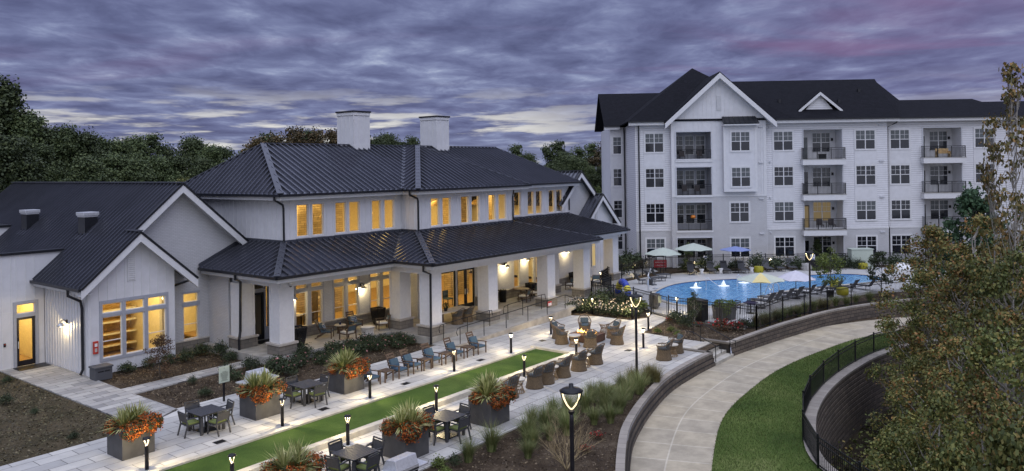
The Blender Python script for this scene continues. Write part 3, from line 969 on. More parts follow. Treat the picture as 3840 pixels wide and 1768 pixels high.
for p in ([(24.4, e1 + .05), (33.7, e1 + .05), (33.7, S1Y + .1), (25.1, S1Y + .1), (25.1, bk), (24.4, bk)],
          [(33.2, e2 + .05), (44.35, e2 + .05), (44.35, S2Y + .1), (33.75, S2Y + .1), (33.75, e1 + .04), (33.2, e1 + .04)],
          [(43.1, e3 + .05), (53.25, e3 + .05), (53.25, bk), (52.5, bk), (52.5, S3Y + .1), (43.1, S3Y + .1)]):
    b.prism(p, EZ - .32, EZ - .29)
part(b, 'soffit', 'white_trim')

# ---- chimneys
def chimney(x0, x1, y0, y1, z0, z1):
    b = MB().box(x0, x1, y0, y1, z0, z1 - .1)
    o = part(b, 'chimney', 'white_panel')
    c = MB()
    for k in range(4):
        x = x0 + (x1 - x0) * k / 3
        c.box(x - .03, x + .03, y0 - .02, y0, z0, z1 - .3)
    for k in range(5):
        y = y0 + (y1 - y0) * k / 4
        c.box(x0 - .02, x0, y - .03, y + .03, z0, z1 - .3)
    c.box(x0 - .05, x1 + .05, y0 - .05, y1 + .05, z1 - .3, z1 - .1)
    c.box(x0 - .022, x1 + .022, y0 - .022, y0 + .1, z0, z0 + .42)
    p = c.build('trim', 'white_trim'); p.data.transform(Matrix.Translation(-club.location)); p.parent = o
    c = MB().box(x0 - .1, x1 + .1, y0 - .1, y1 + .1, z1 - .1, z1)
    p = c.build('chimney_cap', 'gutter_black'); p.data.transform(Matrix.Translation(-club.location)); p.parent = o
    c = MB().box(x0 - .12, x1 + .12, y0 - .2, y1 + .1, z0 - .3, z0 + .05)
    p = c.build('flashing', 'roof_flashing'); p.data.transform(Matrix.Translation(-club.location)); p.parent = o
CH1 = (33.85, 35.2, 39.8, 41.45, 10.85, 13.5)
CH2 = (41.7, 43.0, 39.75, 41.4, 10.85, 13.5)
chimney(*CH1); chimney(*CH2)

# ---- porch roof
LE = 4.45
q1, q2, q3 = 31.9, 28.95, 31.2
la = (22.24, q1, LE); lv = (29.9, q1, LE); lc = (29.9, q2, LE); ld = (47.1, q2, LE); lf = (54.97, q3, LE)
T1 = (25.0, S1Y, LE + 1.25); T2 = (33.65, S1Y, LE + 1.25); T3 = (33.65, S2Y, LE + 1.25); T4 = (43.2, S2Y, LE + 1.25); T5 = (52.6, S3Y, LE + 1.25)
roofface('porch_roof', [la, lv, T2, T1], (1, 0, 0))
roofface('porch_roof', [(22.24, 39.0, LE), la, T1, (25.0, 39.0, LE + 1.25)], (0, 1, 0))
roofface('porch_roof', [lv, lc, T3, T2], (0, 1, 0))
roofface('porch_roof', [lc, ld, T4, T3], (1, 0, 0))
roofface('porch_roof', [ld, (47.1, q3 + .6, LE), (43.2, S3Y, LE + 1.24), T4], (0, 1, 0), None)
roofface('porch_roof', [(43.2, q3, LE - .005), lf, T5, (43.2, S3Y, LE + 1.25)], (1, 0, 0))
roofface('porch_roof', [lf, (54.97, 38, LE), (52.6, 38, LE + 1.25), T5], (0, 1, 0))
cap([la, T1], .32); cap([lv, T2], .22, .03, 'valley_flashing'); cap([lc, T3], .32); cap([ld, T4], .2); cap([lf, T5], .2)
b = MB()
for p, q in ((T1, T2), (T3, T4)):
    b.bar((p[0], p[1] - .05, p[2] + .05), (q[0], q[1] - .05, q[2] + .05), .06, .2)
b.bar((43.2, S3Y - .05, LE + 1.30), (52.6, S3Y - .05, LE + 1.30), .06, .2)
b.bar((24.95, 39, LE + 1.30), (24.95, S1Y, LE + 1.30), .06, .2)
b.bar((33.6, S1Y, LE + 1.30), (33.6, S2Y, LE + 1.30), .06, .2)
b.bar((22.24, 38.85, LE + .1), (25.0, 38.85, LE + 1.35), .06, .22)
part(b, 'roof_flashing', 'roof_flashing')
eaves([(22.19, 38.8), (22.19, q1 - .05), (29.85, q1 - .05), (29.85, q2 - .05), (47.15, q2 - .05)], LE, [(22.33, 38.8), (22.33, q1 + .09), (29.99, q1 + .09), (29.99, q2 + .09), (47.0, q2 + .09), (47.0, q3)])
eaves([(47.15, q3 - .05), (55.02, q3 - .05), (55.02, 36)], LE, [(47.1, q3 + .09), (54.85, q3 + .09), (54.85, 36)])
b = MB()
for p in ([(22.36, q1 + .12), (30.4, q1 + .12), (30.4, 36), (25.2, 36), (25.2, 38.7), (22.36, 38.7)],
          [(30.03, q2 + .12), (47.0, q2 + .12), (47.0, 34), (30.45, 34), (30.45, q1 + .1), (30.03, q1 + .1)],
          [(47.05, q3 + .12), (54.8, q3 + .12), (54.8, 36), (47.05, 36)]):
    b.prism(p, LE - .34, LE - .31)
part(b, 'porch_ceiling', 'white_trim')
# beams over the columns
b = MB()
BZ0, BZ1 = 3.76, LE - .341
b.box(23.05, 31.4, 32.78, 33.2, BZ0, BZ1).box(23.05, 23.5, 33.2, 38.85, BZ0, BZ1)
b.box(30.45, 30.9, 29.72, 32.78, BZ0, BZ1).box(30.9, 46.9, 29.72, 30.14, BZ0, BZ1).box(46.45, 46.9, 30.14, 31.9, BZ0, BZ1)
b.box(46.9, 54.75, 31.95, 32.37, BZ0, BZ1).box(54.3, 54.75, 32.37, 35.3, BZ0, BZ1)
part(b, 'porch_beam', 'white_trim')
def column(x, y, zb, s=.84, zt=3.765):
    b = MB().box(x - s / 2, x + s / 2, y - s / 2, y + s / 2, .96, zt)
    o = part(b, 'column', 'white_trim')
    c = MB()
    h = s / 2
    c.box(x - h - .02, x + h + .02, y - h - .02, y + h + .02, 3.08, 3.10)
    for sx in (-1, 1):
        for sy in (-1, 1):
            cx, cy = x + sx * (h - .035), y + sy * (h - .035)
            c.box(cx - .05, cx + .05, cy - .05, cy + .05, .97, zt - .01)
    for nm, m, bb in (('trim', 'white_trim', c), ('column_base', 'stone_block', MB().box(x - .52, x + .52, y - .52, y + .52, zb, .85)),
                      ('column_cap', 'stone_cap', MB().box(x - .58, x + .58, y - .58, y + .58, .85, .96))):
        p = bb.build(nm, m, bevel=.015 if nm == 'column_cap' else 0)
        p.data.transform(Matrix.Translation(-club.location)); p.parent = o
for x, y, zb in ((23.5, 33.35, -.1), (31.35, 33.0, .2), (31.0, 30.2, -.1), (35.95, 30.2, -.05), (41.75, 30.0, .1), (46.4, 30.2, .1), (54.3, 32.5, -.1), (23.25, 36.4, .0), (46.4, 32.9, .2)):
    column(x, y, zb)

# ---- walls behind the porch
BW1, BW2 = 35.6, 33.9
lw = [(a + .15, c + .15) for a, c in w1]
b = MB()
holes = [(a, c, .95, 2.85) for a, c in lw] + [(a, c, 3.02, 3.62) for a, c in lw]
b.wallx(25.3, 33.65, .95, LE - .3, BW1, BW1 + .25, holes)
part(b, 'porch_wall', 'white_brick')
b = MB().box(25.25, 33.65, BW1 - .06, BW1 + .2, .3, .93)
part(b, 'stone_plinth', 'stone_block')
b = MB().box(25.22, 33.65, BW1 - .1, BW1, .93, .985)
part(b, 'plinth_cap', 'stone_cap')
for i, (a, c) in enumerate(lw):
    if i % 2 == 0:
        d = lw[i + 1][1]
        f = MB()
        f.box(a - .1, d + .1, BW1 - .03, BW1, 2.85, 3.02).box(a - .1, a, BW1 - .03, BW1, .98, 2.85).box(d, d + .1, BW1 - .03, BW1, .98, 2.85)
        f.box(c, lw[i + 1][0], BW1 - .03, BW1, .98, 2.85).box(a - .1, d + .1, BW1 - .03, BW1, 3.62, 3.74)
        f.box(a - .1, a, BW1 - .03, BW1, 3.02, 3.62).box(d, d + .1, BW1 - .03, BW1, 3.02, 3.62).box(c, lw[i + 1][0], BW1 - .03, BW1, 3.02, 3.62)
        part(f, 'window_trim', 'grey_trim')
    glazing('window', a, c, .95, 2.85, BW1 + .04, bar=1.62, fw=.04)
    glazing('transom_window', a, c, 3.02, 3.62, BW1 + .04, fw=.04)
# door bay at the left end of the porch
b = MB()
b.wallx(22.9, 25.3, .35, LE - .3, 37.0, 37.2, [(24.28, 24.98, .35, 2.95), (24.28, 24.98, 3.1, 3.7), (25.08, 25.25, 1.0, 3.7)])
part(b, 'porch_wall', 'grey_trim')
b = MB().box(25.25, 25.45, BW1, 37.2, .35, LE - .3)
part(b, 'porch_wall', 'white_brick')
b = MB().box(22.8, 23.0, 37.0, 39.0, .35, LE)
part(b, 'porch_wall', 'white_brick')
glazing('transom_window', 24.28, 24.98, 3.1, 3.7, 37.05)
glazing('window', 25.08, 25.25, 1.0, 3.7, 37.05, fw=.02)
def door(x0, x1, z0, z1, y, fr=.11, handle=True, mat='black_metal', parent=None, label=None, hx=None):
    f = MB()
    f.box(x0, x0 + fr, y, y + .06, z0, z1).box(x1 - fr, x1, y, y + .06, z0, z1)
    f.box(x0 + fr, x1 - fr, y, y + .06, z1 - fr, z1).box(x0 + fr, x1 - fr, y, y + .06, z0, z0 + .26)
    o = part(f, 'door', mat, parent)
    if label:
        o['label'] = label
    for nm, m, bb in (('pane', 'glass', MB().box(x0 + fr, x1 - fr, y + .025, y + .033, z0 + .26, z1 - fr)),
                      ('handle', 'steel', MB().box((hx or x0 + .05), (hx or x0 + .05) + .035, y - .06, y - .025, z0 + .9, z0 + 1.25))):
        p = bb.build(nm, m); p.data.transform(Matrix.Translation(-club.location)); p.parent = o
    return o
door(24.3, 24.96, .37, 2.94, 37.06, .13)
# wall behind the second porch
h2 = [(34.15, 37.15, .38, 2.95), (37.3, 39.05, .38, 2.95), (40.1, 40.75, .95, 3.05), (43.3, 44.0, 1.0, 3.3), (45.0, 45.7, 1.0, 3.3), (45.9, 46.6, 1.0, 3.3)]
b = MB()
b.wallx(33.9, 51.1, .35, LE - .3, BW2, BW2 + .25, h2)
part(b, 'porch_wall', 'white_brick')
b = MB().box(33.66, 33.9, BW2, BW1 + .25, .35, LE - .3)
part(b, 'porch_wall', 'white_brick')
b = MB().box(39.05, 51.1, BW2 - .06, BW2, .3, .95)
part(b, 'stone_plinth', 'stone_block')
b = MB().box(39.05, 51.1, BW2 - .1, BW2 - .001, .95, 1.0)
part(b, 'plinth_cap', 'stone_cap')
for a, c in ((34.15, 35.6), (35.6, 37.15)):
    glazing('sidelight', a, c, .38, 2.95, BW2 + .05, frame='black_metal', fw=.09)
door(37.32, 38.17, .38, 2.94, BW2 + .06, .11, hx=38.05)
door(38.19, 39.03, .38, 2.94, BW2 + .06, .11, hx=38.24)
for a, c, z0, z1 in h2[2:]:
    glazing('window', a, c, z0, z1, BW2 + .05, frame='pale_trim', fw=.06)

# ---- rooms seen through the glass
b = MB()
b.box(25.3, 52.0, 45.7, 45.9, .3, 8.2)
b.box(25.22, 25.28, 37.3, 45.7, .3, 8.2)
part(b, 'room_wall', 'room_wall')
b = MB().prism([(23.1, 37.25), (25.5, 37.25), (25.5, 35.9), (34.0, 35.9), (34.0, 34.2), (51.0, 34.2), (51.0, 45.7), (23.1, 45.7)], .28, .36)
part(b, 'room_floor', 'room_floor')
b = MB().prism([(25.2, 35.4), (33.8, 35.4), (33.8, 34.05), (43.0, 34.05), (43.0, 35.6), (52.4, 35.6), (52.4, 46), (25.2, 46)], 8.0, 8.06)
part(b, 'room_ceiling', 'room_wall')
b = MB().box(29.4, 32.9, 39.9, 40.6, .36, 8.0)
part(b, 'fireplace', 'room_stone')
b = MB().box(41.0, 43.0, 37.9, 38.6, .36, 8.0).box(46.5, 48.6, 38.4, 39.0, .36, 8.0)
part(b, 'fireplace', 'room_stone')
for (x, y, sx, sy, w) in ((28.5, 41, 5, 4, 560), (36.5, 38, 6, 5, 620), (46.5, 40, 6, 5, 700)):
    lamp((x, y, 7.9), w, (1, .67, .22), kind='AREA', size=(sx, sy), parent=None)
for (x, y, w) in ((27.5, 38.4, 60), (31.5, 37.6, 50), (36, 36.6, 70), (41.5, 36.4, 55), (46.0, 36.4, 55), (49.5, 36.6, 35)):
    lamp((x, y, 3.4), w * 1.9, (1, .68, .24), .25)
pend = thing('pendant_lamp', 'woven dome pendant lamp hanging inside the upper window', 'lamp', (27, 38, 6.6))
b = MB().lathe([(.42, 0), (.40, .12), (.30, .26), (.12, .34), (.02, .36)], 14, cap=False)
b.build('lamp_shade', 'room_wood', pend, smooth=True)
MB().tube([(0, 0, .36), (0, 0, 1.3)], .012, 5).build('cord', 'black_metal', pend)
pl_ = Repeat(pend)
for x, y, z, l in ((26.7, 37.3, 6.55, 'lower woven dome pendant lamp inside the leftmost pair of lit upper windows'), (27.55, 38.3, 6.85, 'higher woven dome pendant lamp inside the leftmost pair of lit upper windows'),
                   (29.3, 37.0, 6.75, 'woven dome pendant lamp inside the second pair of lit upper windows from the left'), (32.2, 36.8, 6.75, 'woven dome pendant lamp inside the third pair of lit upper windows from the left'),
                   (37.2, 35.6, 7.1, 'woven dome pendant lamp in the lit upper window pair right of the downspout'), (41.6, 35.8, 7.0, 'woven dome pendant lamp in the upper window pair before the second downspout'),
                   (46.9, 37.0, 7.0, 'woven dome pendant lamp in the far upper windows near the small gables')):
    pl_.put((x, y, z), 0, l, 'dome pendant lamps behind the upper windows')
# tables, chairs and shelves inside, seen only through glass
def inside(name, label, cat, x, y, z, boxes):
    t = thing(name, label, cat, (x, y, z))
    for nm, m, q in boxes:
        bb = MB()
        for k in q:
            bb.box(*k)
        bb.build(nm, m, t)
    return t
inside('buffet_table', 'pale long table seen through the first lit porch windows from the left', 'table', 27.0, 37.6, .36, [('tabletop', 'table_pale', [(-.9, .9, -.45, .45, .82, .88)]), ('leg', 'furniture_dark', [(-.7, -.55, -.3, .3, 0, .82)]), ('leg', 'furniture_dark', [(.55, .7, -.3, .3, 0, .82)])])
inside('armchair', 'dark armchair inside the first lit porch windows', 'chair', 27.9, 36.7, .36, [('seat', 'furniture_dark', [(-.35, .35, -.35, .35, .1, .45)]), ('backrest', 'furniture_dark', [(-.35, .35, .25, .38, .45, .95)])])
inside('display_shelf', 'dark shelf unit inside the middle lit porch windows', 'shelf', 29.6, 37.8, .36, [('shelf', 'table_pale', [(-.6, .6, -.25, .25, .45, .5), (-.6, .6, -.25, .25, 1.0, 1.05), (-.6, .6, -.25, .25, 1.55, 1.6)]), ('side_panel', 'furniture_dark', [(-.65, -.6, -.25, .25, 0, 2.0)]), ('side_panel', 'furniture_dark', [(.6, .65, -.25, .25, 0, 2.0)])])
inside('bench', 'white slatted bench inside the right lit porch windows', 'bench', 32.4, 37.0, .36, [('seat', 'cushion_white', [(-.6, .6, -.25, .25, .4, .48)]), ('frame', 'wood_brown', [(-.55, -.5, -.2, .2, 0, .4), (.5, .55, -.2, .2, 0, .4)]), ('cushion', 'cushion_pattern', [(-.5, .2, .05, .2, .48, .85)])])
inside('counter', 'dark sideboard inside the glass porch doors', 'sideboard', 36.0, 36.6, .36, [('cabinet', 'furniture_dark', [(-.9, .9, -.25, .25, 0, .9)]), ('countertop', 'table_pale', [(-.95, .95, -.3, .3, .9, .95)])])
b = MB().box(37.5, 39.8, 36.2, 36.35, .37, 2.9)
inside('dining_chair', 'blue chair inside the glass double doors', 'chair', 38.2, 35.6, .36, [('seat', 'cushion_blue', [(-.25, .25, -.25, .25, .42, .5)]), ('backrest', 'cushion_blue', [(-.25, .25, .2, .27, .5, .98)]), ('leg', 'wood_brown', [(-.23, -.19, -.23, -.19, 0, .42), (.19, .23, -.23, -.19, 0, .42), (-.23, -.19, .19, .23, 0, .42), (.19, .23, .19, .23, 0, .42)])])

# ---- left gable wing
LW = 'left'
gx, gz, gp = 21.1, 9.0, .885          # ridge x, ridge z, pitch
def zl(x):
    return gz - gp * abs(gx - x)
ry, wy = 38.35, 38.95
fy, fw_ = 37.65, 38.2
sx0, sx1, sapx = 16.3, 20.5, 18.5      # small gable
gb = 61.0
sz = zl(sapx)
eL = 15.72
# left slope (one plane, extended forward over the small gable)
roofface('wing_roof', [(eL, fy, zl(eL)), (sapx, fy, sz), (sapx, ry, sz), (gx, ry, gz), (gx, gb, gz), (eL, gb, zl(eL))], (0, 1, 0), .40, .1)
roofface('wing_roof', [(sapx, fy, sz), (sapx + 2.95, fy, sz - .885 * 2.95), (sapx + 2.95, wy + .2, sz - .885 * 2.95), (sapx, wy + .2, sz)], (0, 1, 0), .40, .1)
roofface('wing_roof', [(gx, ry, gz), (25.25, ry, zl(25.25)), (25.25, 39.2, zl(25.25)), (24.99, 39.2, zl(24.99)), (24.99, 46, zl(24.99)), (gx, gb, gz)], (0, 1, 0), .40, .1)
cap([(gx, ry, gz), (gx, gb, gz)], .34, .05); cap([(sapx, fy, sz), (sapx, ry + .5, sz)], .3, .05)
def rake(p, q, w=.3, y=0):
    """white rake board under a roof edge with a dark drip strip above"""
    b = MB()
    p = Vector(p); q = Vector(q)
    dn = Vector((0, 0, -.24))
    b.bar(p + dn, q + dn, .05, w, (0, 1, 0))
    vs = []
    b = MB()
    t = .06
    for yy in (p.y - t, p.y):
        vs += [(p.x, yy, p.z - .08), (q.x, yy, q.z - .08), (q.x, yy, q.z - .08 - w * 1.3), (p.x, yy, p.z - .08 - w * 1.3)]
    b.add(vs, [(0, 1, 2, 3), (7, 6, 5, 4), (0, 4, 5, 1), (1, 5, 6, 2), (2, 6, 7, 3), (3, 7, 4, 0)])
    part(b, 'rake_board', 'white_trim', auto=True)
    b = MB()
    b.bar(p + Vector((0, -.04, .0)), q + Vector((0, -.04, .0)), .12, .1)
    part(b, 'drip_edge', 'gutter_black')
rake((sapx, fy, sz), (eL, fy, zl(eL))); rake((sapx, fy, sz), (sapx + 2.95, fy, sz - .885 * 2.95))
rake((gx, ry, gz), (sapx + .05, ry, sz + .05)); rake((gx, ry, gz), (25.25, ry, zl(25.25)))
# rake soffits
b = MB()
for (xa, za, xb, zb_, y0, y1) in ((sapx, sz, eL, zl(eL), fy, fw_), (sapx, sz, sapx + 2.95, sz - .885 * 2.95, fy, fw_), (gx, gz, sapx, sz, ry, wy), (gx, gz, 25.25, zl(25.25), ry, wy)):
    d = .34
    b.add([(xa, y0, za - d), (xb, y0, zb_ - d), (xb, y1, zb_ - d), (xa, y1, za - d)], [(0, 1, 2, 3)])
part(b, 'rake_soffit', 'white_trim')
# small gable front, three windows and transoms
wx = [(16.88, 17.82), (17.98, 18.92), (19.08, 20.02)]
b = MB()
b.wallx(sx0, sx1, .0, 3.55, fw_, fw_ + .2, [(a, c, .75, 2.72) for a, c in wx] + [(a, c, 2.88, 3.36) for a, c in wx])
zt0, zt1 = zl(sx0) - .12, sz - .885 * (sx1 - sapx) - .12
n0 = [(sx0, 3.55), (sx1, 3.55), (sx1, zt1), (sapx, sz - .12), (sx0, zt0)]
b.add([(x, fw_, z) for x, z in n0] + [(x, fw_ + .2, z) for x, z in n0], [(4, 3, 2, 1, 0), (5, 6, 7, 8, 9)])
part(b, 'gable_wall', 'white_panel')
b = MB()
x = sx0 + .05
while x < sx1:
    zt = min(zl(x), sz - .885 * max(0, x - sapx)) - .45
    inwin = wx[0][0] - .16 < x < wx[2][1] + .16
    if not inwin:
        b.box(x - .02, x + .02, fw_ - .022, fw_, .02, zt)
    else:
        b.box(x - .02, x + .02, fw_ - .022, fw_, 3.52, zt)
        b.box(x - .02, x + .02, fw_ - .022, fw_, .02, .6)
    x += .41
part(b, 'batten', 'white_trim')
b = MB()
for i in range(15):
    b.cbox((18.3, fw_ - .03, 4.35 + i * .1), (.34, .03, .1), 0, .35)
b.box(18.10, 18.14, fw_ - .05, fw_, 4.28, 5.85).box(18.46, 18.50, fw_ - .05, fw_, 4.28, 5.85)
part(b, 'gable_vent', 'white_trim')
f = MB()
X0, X1 = wx[0][0] - .13, wx[2][1] + .13
f.box(X0, X1, fw_ - .035, fw_, .60, .75).box(X0, X1, fw_ - .035, fw_, 2.72, 2.88).box(X0, X1, fw_ - .035, fw_, 3.36, 3.50)
for a, c in ((X0, wx[0][0]), (wx[0][1], wx[1][0]), (wx[1][1], wx[2][0]), (wx[2][1], X1)):
    f.box(a, c, fw_ - .035, fw_, .75, 2.72).box(a, c, fw_ - .035, fw_, 2.88, 3.36)
part(f, 'window_trim', 'grey_trim')
for i, (a, c) in enumerate(wx):
    glazing('window', a, c, .75, 2.72, fw_ + .03, frame='white_trim', fw=.05, bar=1.55 if i != 1 else None)
    glazing('transom_window', a, c, 2.88, 3.36, fw_ + .03, frame='white_trim', fw=.05)
b = MB().box(sx0, sx0 + .2, fw_ + .2, 43.4, -.05, zl(sx0) - .1)
part(b, 'side_wall', 'white_panel')
b = MB()
battens(b, 'y', fw_ + .15, 43.2, .02, zl(sx0) - .35, sx0, -.03, .31)
b.box(sx0 - .03, sx0, fw_, fw_ + .12, .02, zl(sx0) - .35)
part(b, 'batten', 'white_trim')
b = MB()
b.bar((eL - .05, fy, zl(eL) - .05), (eL - .05, 43.2, zl(eL) - .05), .14, .13)
part(b, 'gutter', 'gutter_black')
b = MB().bar((eL + .08, fy + .05, zl(eL) - .2), (eL + .08, 43.2, zl(eL) - .2), .05, .17)
b.box(eL + .1, sx0, fy + .1, 43.2, zl(eL) - .29, zl(eL) - .26)
part(b, 'fascia', 'white_trim')
# main gable wall in painted brick
b = MB()
b.wallx(sx1 - .3, 25.0, .0, 5.0, wy, wy + .25, [(21.38, 22.2, .72, 2.45), (21.38, 22.2, 2.68, 3.14)])
n0 = [(sx1 - .3, 5.0), (25.0, 5.0), (25.0, zl(25.0) - .12), (gx, gz - .12), (17.6, zl(17.6) - .12), (17.6, 5.0)]
b.add([(x, wy, z) for x, z in n0] + [(x, wy + .25, z) for x, z in n0], [(5, 4, 3, 2, 1, 0), (6, 7, 8, 9, 10, 11)])
part(b, 'gable_wall', 'white_brick')
b = MB().box(sx1, 22.9, wy - .06, wy - .001, -.1, .62)
part(b, 'stone_plinth', 'stone_block')
b = MB().box(sx1, 22.9, wy - .1, wy - .001, .62, .68)
part(b, 'plinth_cap', 'stone_cap')
f = MB().box(21.28, 22.3, wy - .03, wy, 2.45, 2.68).box(21.28, 22.3, wy - .03, wy, 3.14, 3.24)
part(f, 'window_trim', 'grey_trim')
glazing('window', 21.38, 22.2, .72, 2.45, wy + .05, frame='pale_trim', fw=.03, bar=1.5)
glazing('transom_window', 21.38, 22.2, 2.68, 3.14, wy + .05, fw=.03)
# flat parapet wall with the entrance door
b = MB()
b.wallx(8.0, 16.25, -.05, 4.2, 43.2, 43.45, [(14.98, 15.84, 0, 2.45), (14.98, 15.84, 2.62, 3.12)])
n0 = [(8.0, 4.2), (16.2, 4.2), (17.5, 5.55), (17.5, 5.6), (8.0, 5.6)]
b.add([(x, 43.2, z) for x, z in n0] + [(x, 43.45, z) for x, z in n0], [(4, 3, 2, 1, 0), (5, 6, 7, 8, 9)])
part(b, 'entrance_wall', 'white_panel')
b = MB()
battens(b, 'x', 8, 16.2, .02, 5.5, 43.2, -.022, .41, [(14.8, 16.0)])
battens(b, 'x', 14.8, 16.2, 3.3, 5.5, 43.2, -.022, .41)
b.box(8, 14.84, 43.185, 43.2, 2.75, 2.78)
part(b, 'batten', 'white_trim')
b = MB().box(8, 17.55, 43.1, 43.55, 5.6, 5.72)
part(b, 'parapet_cap', 'gutter_black')
f = MB().box(14.84, 14.98, 43.165, 43.2, 0, 3.25).box(15.84, 15.98, 43.165, 43.2, 0, 3.25).box(14.98, 15.84, 43.165, 43.2, 2.45, 2.62).box(14.98, 15.84, 43.165, 43.2, 3.12, 3.25)
part(f, 'door_trim', 'grey_trim')
door(14.99, 15.83, .02, 2.44, 43.24, .12, mat='bronze_post', label='dark framed glass entrance door with a brown mat')
glazing('transom_window', 14.98, 15.84, 2.62, 3.12, 43.25)
b = MB().box(8, 17.0, 43.45, 47.5, 4.9, 5.0)
part(b, 'flat_roof', 'white_panel')
b = MB()
n0 = [(8.0, 3.0), (16.0, 3.0), (18.3, 6.3), (18.3, 6.42), (8.0, 6.42)]
b.add([(x, 53.0, z) for x, z in n0] + [(x, 57, z) for x, z in n0], [(4, 3, 2, 1, 0), (5, 6, 7, 8, 9), (4, 9, 8, 3)])
part(b, 'parapet_wall', 'white_panel', auto=True)
b = MB().box(8, 18.4, 52.9, 57.1, 6.42, 6.54)
part(b, 'parapet_cap', 'gutter_black')
# exhaust vents on the left slope
for x, y in ((18.3, 50.6), (18.35, 43.1)):
    z = zl(x)
    b = MB().box(x - .3, x + .35, y - .45, y + .35, z - .3, z + .72)
    o = part(b, 'roof_vent', 'gutter_black')
    for nm, m, bb in (('vent_hood', 'steel', MB().box(x - .38, x + .42, y - .5, y + .42, z + .80, z + .98).box(x - .33, x + .38, y - .47, y + .38, z + .72, z + .80)), ('vent_flashing', 'roof_flashing', MB().slab([(x - .55, y - .6, zl(x - .55) + .04), (x + .5, y - .6, zl(x + .5) + .04), (x + .5, y + .5, zl(x + .5) + .04), (x - .55, y + .5, zl(x - .55) + .04)], .02))):
        p = bb.build(nm, m, bevel=.02 if nm == 'vent_hood' else 0); p.data.transform(Matrix.Translation(-club.location)); p.parent = o
# rooms of the wing
b = MB().box(16.5, 21.0, 42.6, 42.8, 0, 4.2)
part(b, 'room_wall', 'room_wood')
b = MB().box(20.3, 20.45, 38.5, 42.6, 0, 4.2)
part(b, 'room_wall', 'room_wall')
b = MB().box(16.5, 24.0, 38.45, 43, -.02, .05)
part(b, 'room_floor', 'room_floor')
b = MB().box(16.5, 20.4, 38.45, 43, 4.1, 4.2).box(20.4, 24.0, 39.25, 43, 4.0, 4.1)
part(b, 'room_ceiling', 'room_wall')
b = MB().box(20.5, 24.0, 42.4, 42.6, 0, 4.1)
b.box(14.2, 16.4, 46.5, 46.7, 0, 4)
part(b, 'room_wall', 'room_wall')
for i in range(4):
    z = .55 + i * .62
    b = MB().box(16.7, 20.2, 41.75, 42.58, z - .05, z)
    part(b, 'room_shelf', 'room_wood')
b = MB()
for i in range(4):
    z = .55 + i * .62
    b.box(16.7, 20.2, 41.69, 41.75, z - .07, z + .02)
part(b, 'shelf_edge', 'cushion_white')
lamp((18.4, 39.6, 3.9), 165, (1, .70, .25), kind='AREA', size=(2.6, 1.2))
lamp((22.0, 40.6, 3.7), 154, (1, .70, .25), kind='AREA', size=(1.5, 1.5))
lamp((15.3, 45.0, 3.7), 121, (1, .70, .25), kind='AREA', size=(1.5, 1.5))
b = MB().box(14.2, 16.5, 43.5, 46.5, -.02, .02)
part(b, 'room_floor', 'room_floor')
b = MB().box(14.1, 14.2, 43.5, 46.6, 0, 4).box(16.2, 16.3, 43.5, 46.6, 0, 4).box(14.2, 16.2, 43.5, 46.5, 3.95, 4.0)
part(b, 'room_wall', 'room_wall')

# ---- right gable wing
hx, hz, hy, hw = 54.2, 9.15, 35.2, 35.7
def zr(x):
    return hz - .9 * abs(hx - x)
kx, ky = 56.4, 34.5
kz = zr(kx)
roofface('wing_roof', [(hx, hy, hz), (kx, hy, kz), (kx, ky, kz), (59.3, ky, zr(59.3)), (59.3, 52, zr(59.3)), (hx, 52, hz)], (0, 1, 0), .40, .1)
roofface('wing_roof', [(hx, hy, hz), (51.2, hy, zr(51.2)), (51.2, 52, zr(51.2)), (hx, 52, hz)], (0, 1, 0), .40, .1)
roofface('wing_roof', [(kx, ky, kz), (kx - 2.9, ky, kz - 2.61), (kx - 2.9, hw, kz - 2.61), (kx, hw, kz)], (0, 1, 0), .40, .1)
rake((hx, hy, hz), (kx + .05, hy, kz + .1)); rake((hx, hy, hz), (51.3, hy, zr(51.3)))
rake((kx, ky, kz), (59.3, ky, zr(59.3))); rake((kx, ky, kz), (kx - 2.9, ky, kz - 2.61))
cap([(hx, hy, hz), (hx, 52, hz)], .3); cap([(kx, ky, kz), (kx, hy + .4, kz)], .3)
b = MB()
n0 = [(51.3, 0), (58.7, 0), (58.7, zr(58.7) - .12), (hx, hz - .12), (51.3, zr(51.3) - .12)]
b.add([(x, hw, z) for x, z in n0] + [(x, hw + .25, z) for x, z in n0], [(4, 3, 2, 1, 0), (5, 6, 7, 8, 9)])
part(b, 'gable_wall', 'white_brick')
b = MB()
n0 = [(54.0, 0), (58.7, 0), (58.7, zr(58.7) - .12), (kx, kz - .12), (54.0, kz - .9 * (kx - 54.0) - .12)]
b.add([(x, 34.95, z) for x, z in n0] + [(x, hw, z) for x, z in n0], [(4, 3, 2, 1, 0), (1, 2, 7, 6), (0, 5, 9, 4)])
part(b, 'gable_wall', 'white_panel', auto=True)
b = MB()
x = 54.2
while x < 58.7:
    b.box(x - .02, x + .02, 34.93, 34.95, .05, kz - .9 * abs(x - kx) - .4)
    x += .41
for i in range(8):
    b.cbox((kx - .3, 34.92, 5.0 + i * .1), (.32, .03, .1), 0, .35)
part(b, 'batten', 'white_trim')
for a, c in ((54.35, 54.95), (55.15, 55.75)):
    glazing('window', a, c, 1.15, 3.55, 34.86, frame='white_trim', mat='lit_glass', bar=2.9)
b = MB().box(58.5, 58.7, hw, 52, 0, 5.0)
part(b, 'side_wall', 'white_panel')
b = MB().box(58.7, 75, 44, 52, -.05, 5.0)
o = thing('connector_building', 'low flat roofed white building between the clubhouse and the apartments', 'building', (66, 48, 0))
MB().box(-7.2, 9, -4, 4, -.05, 5.2).build('wall', 'white_panel', o)
MB().box(-7.3, 9.1, -4.1, 4.1, 5.2, 5.35).build('parapet_cap', 'gutter_black', o)
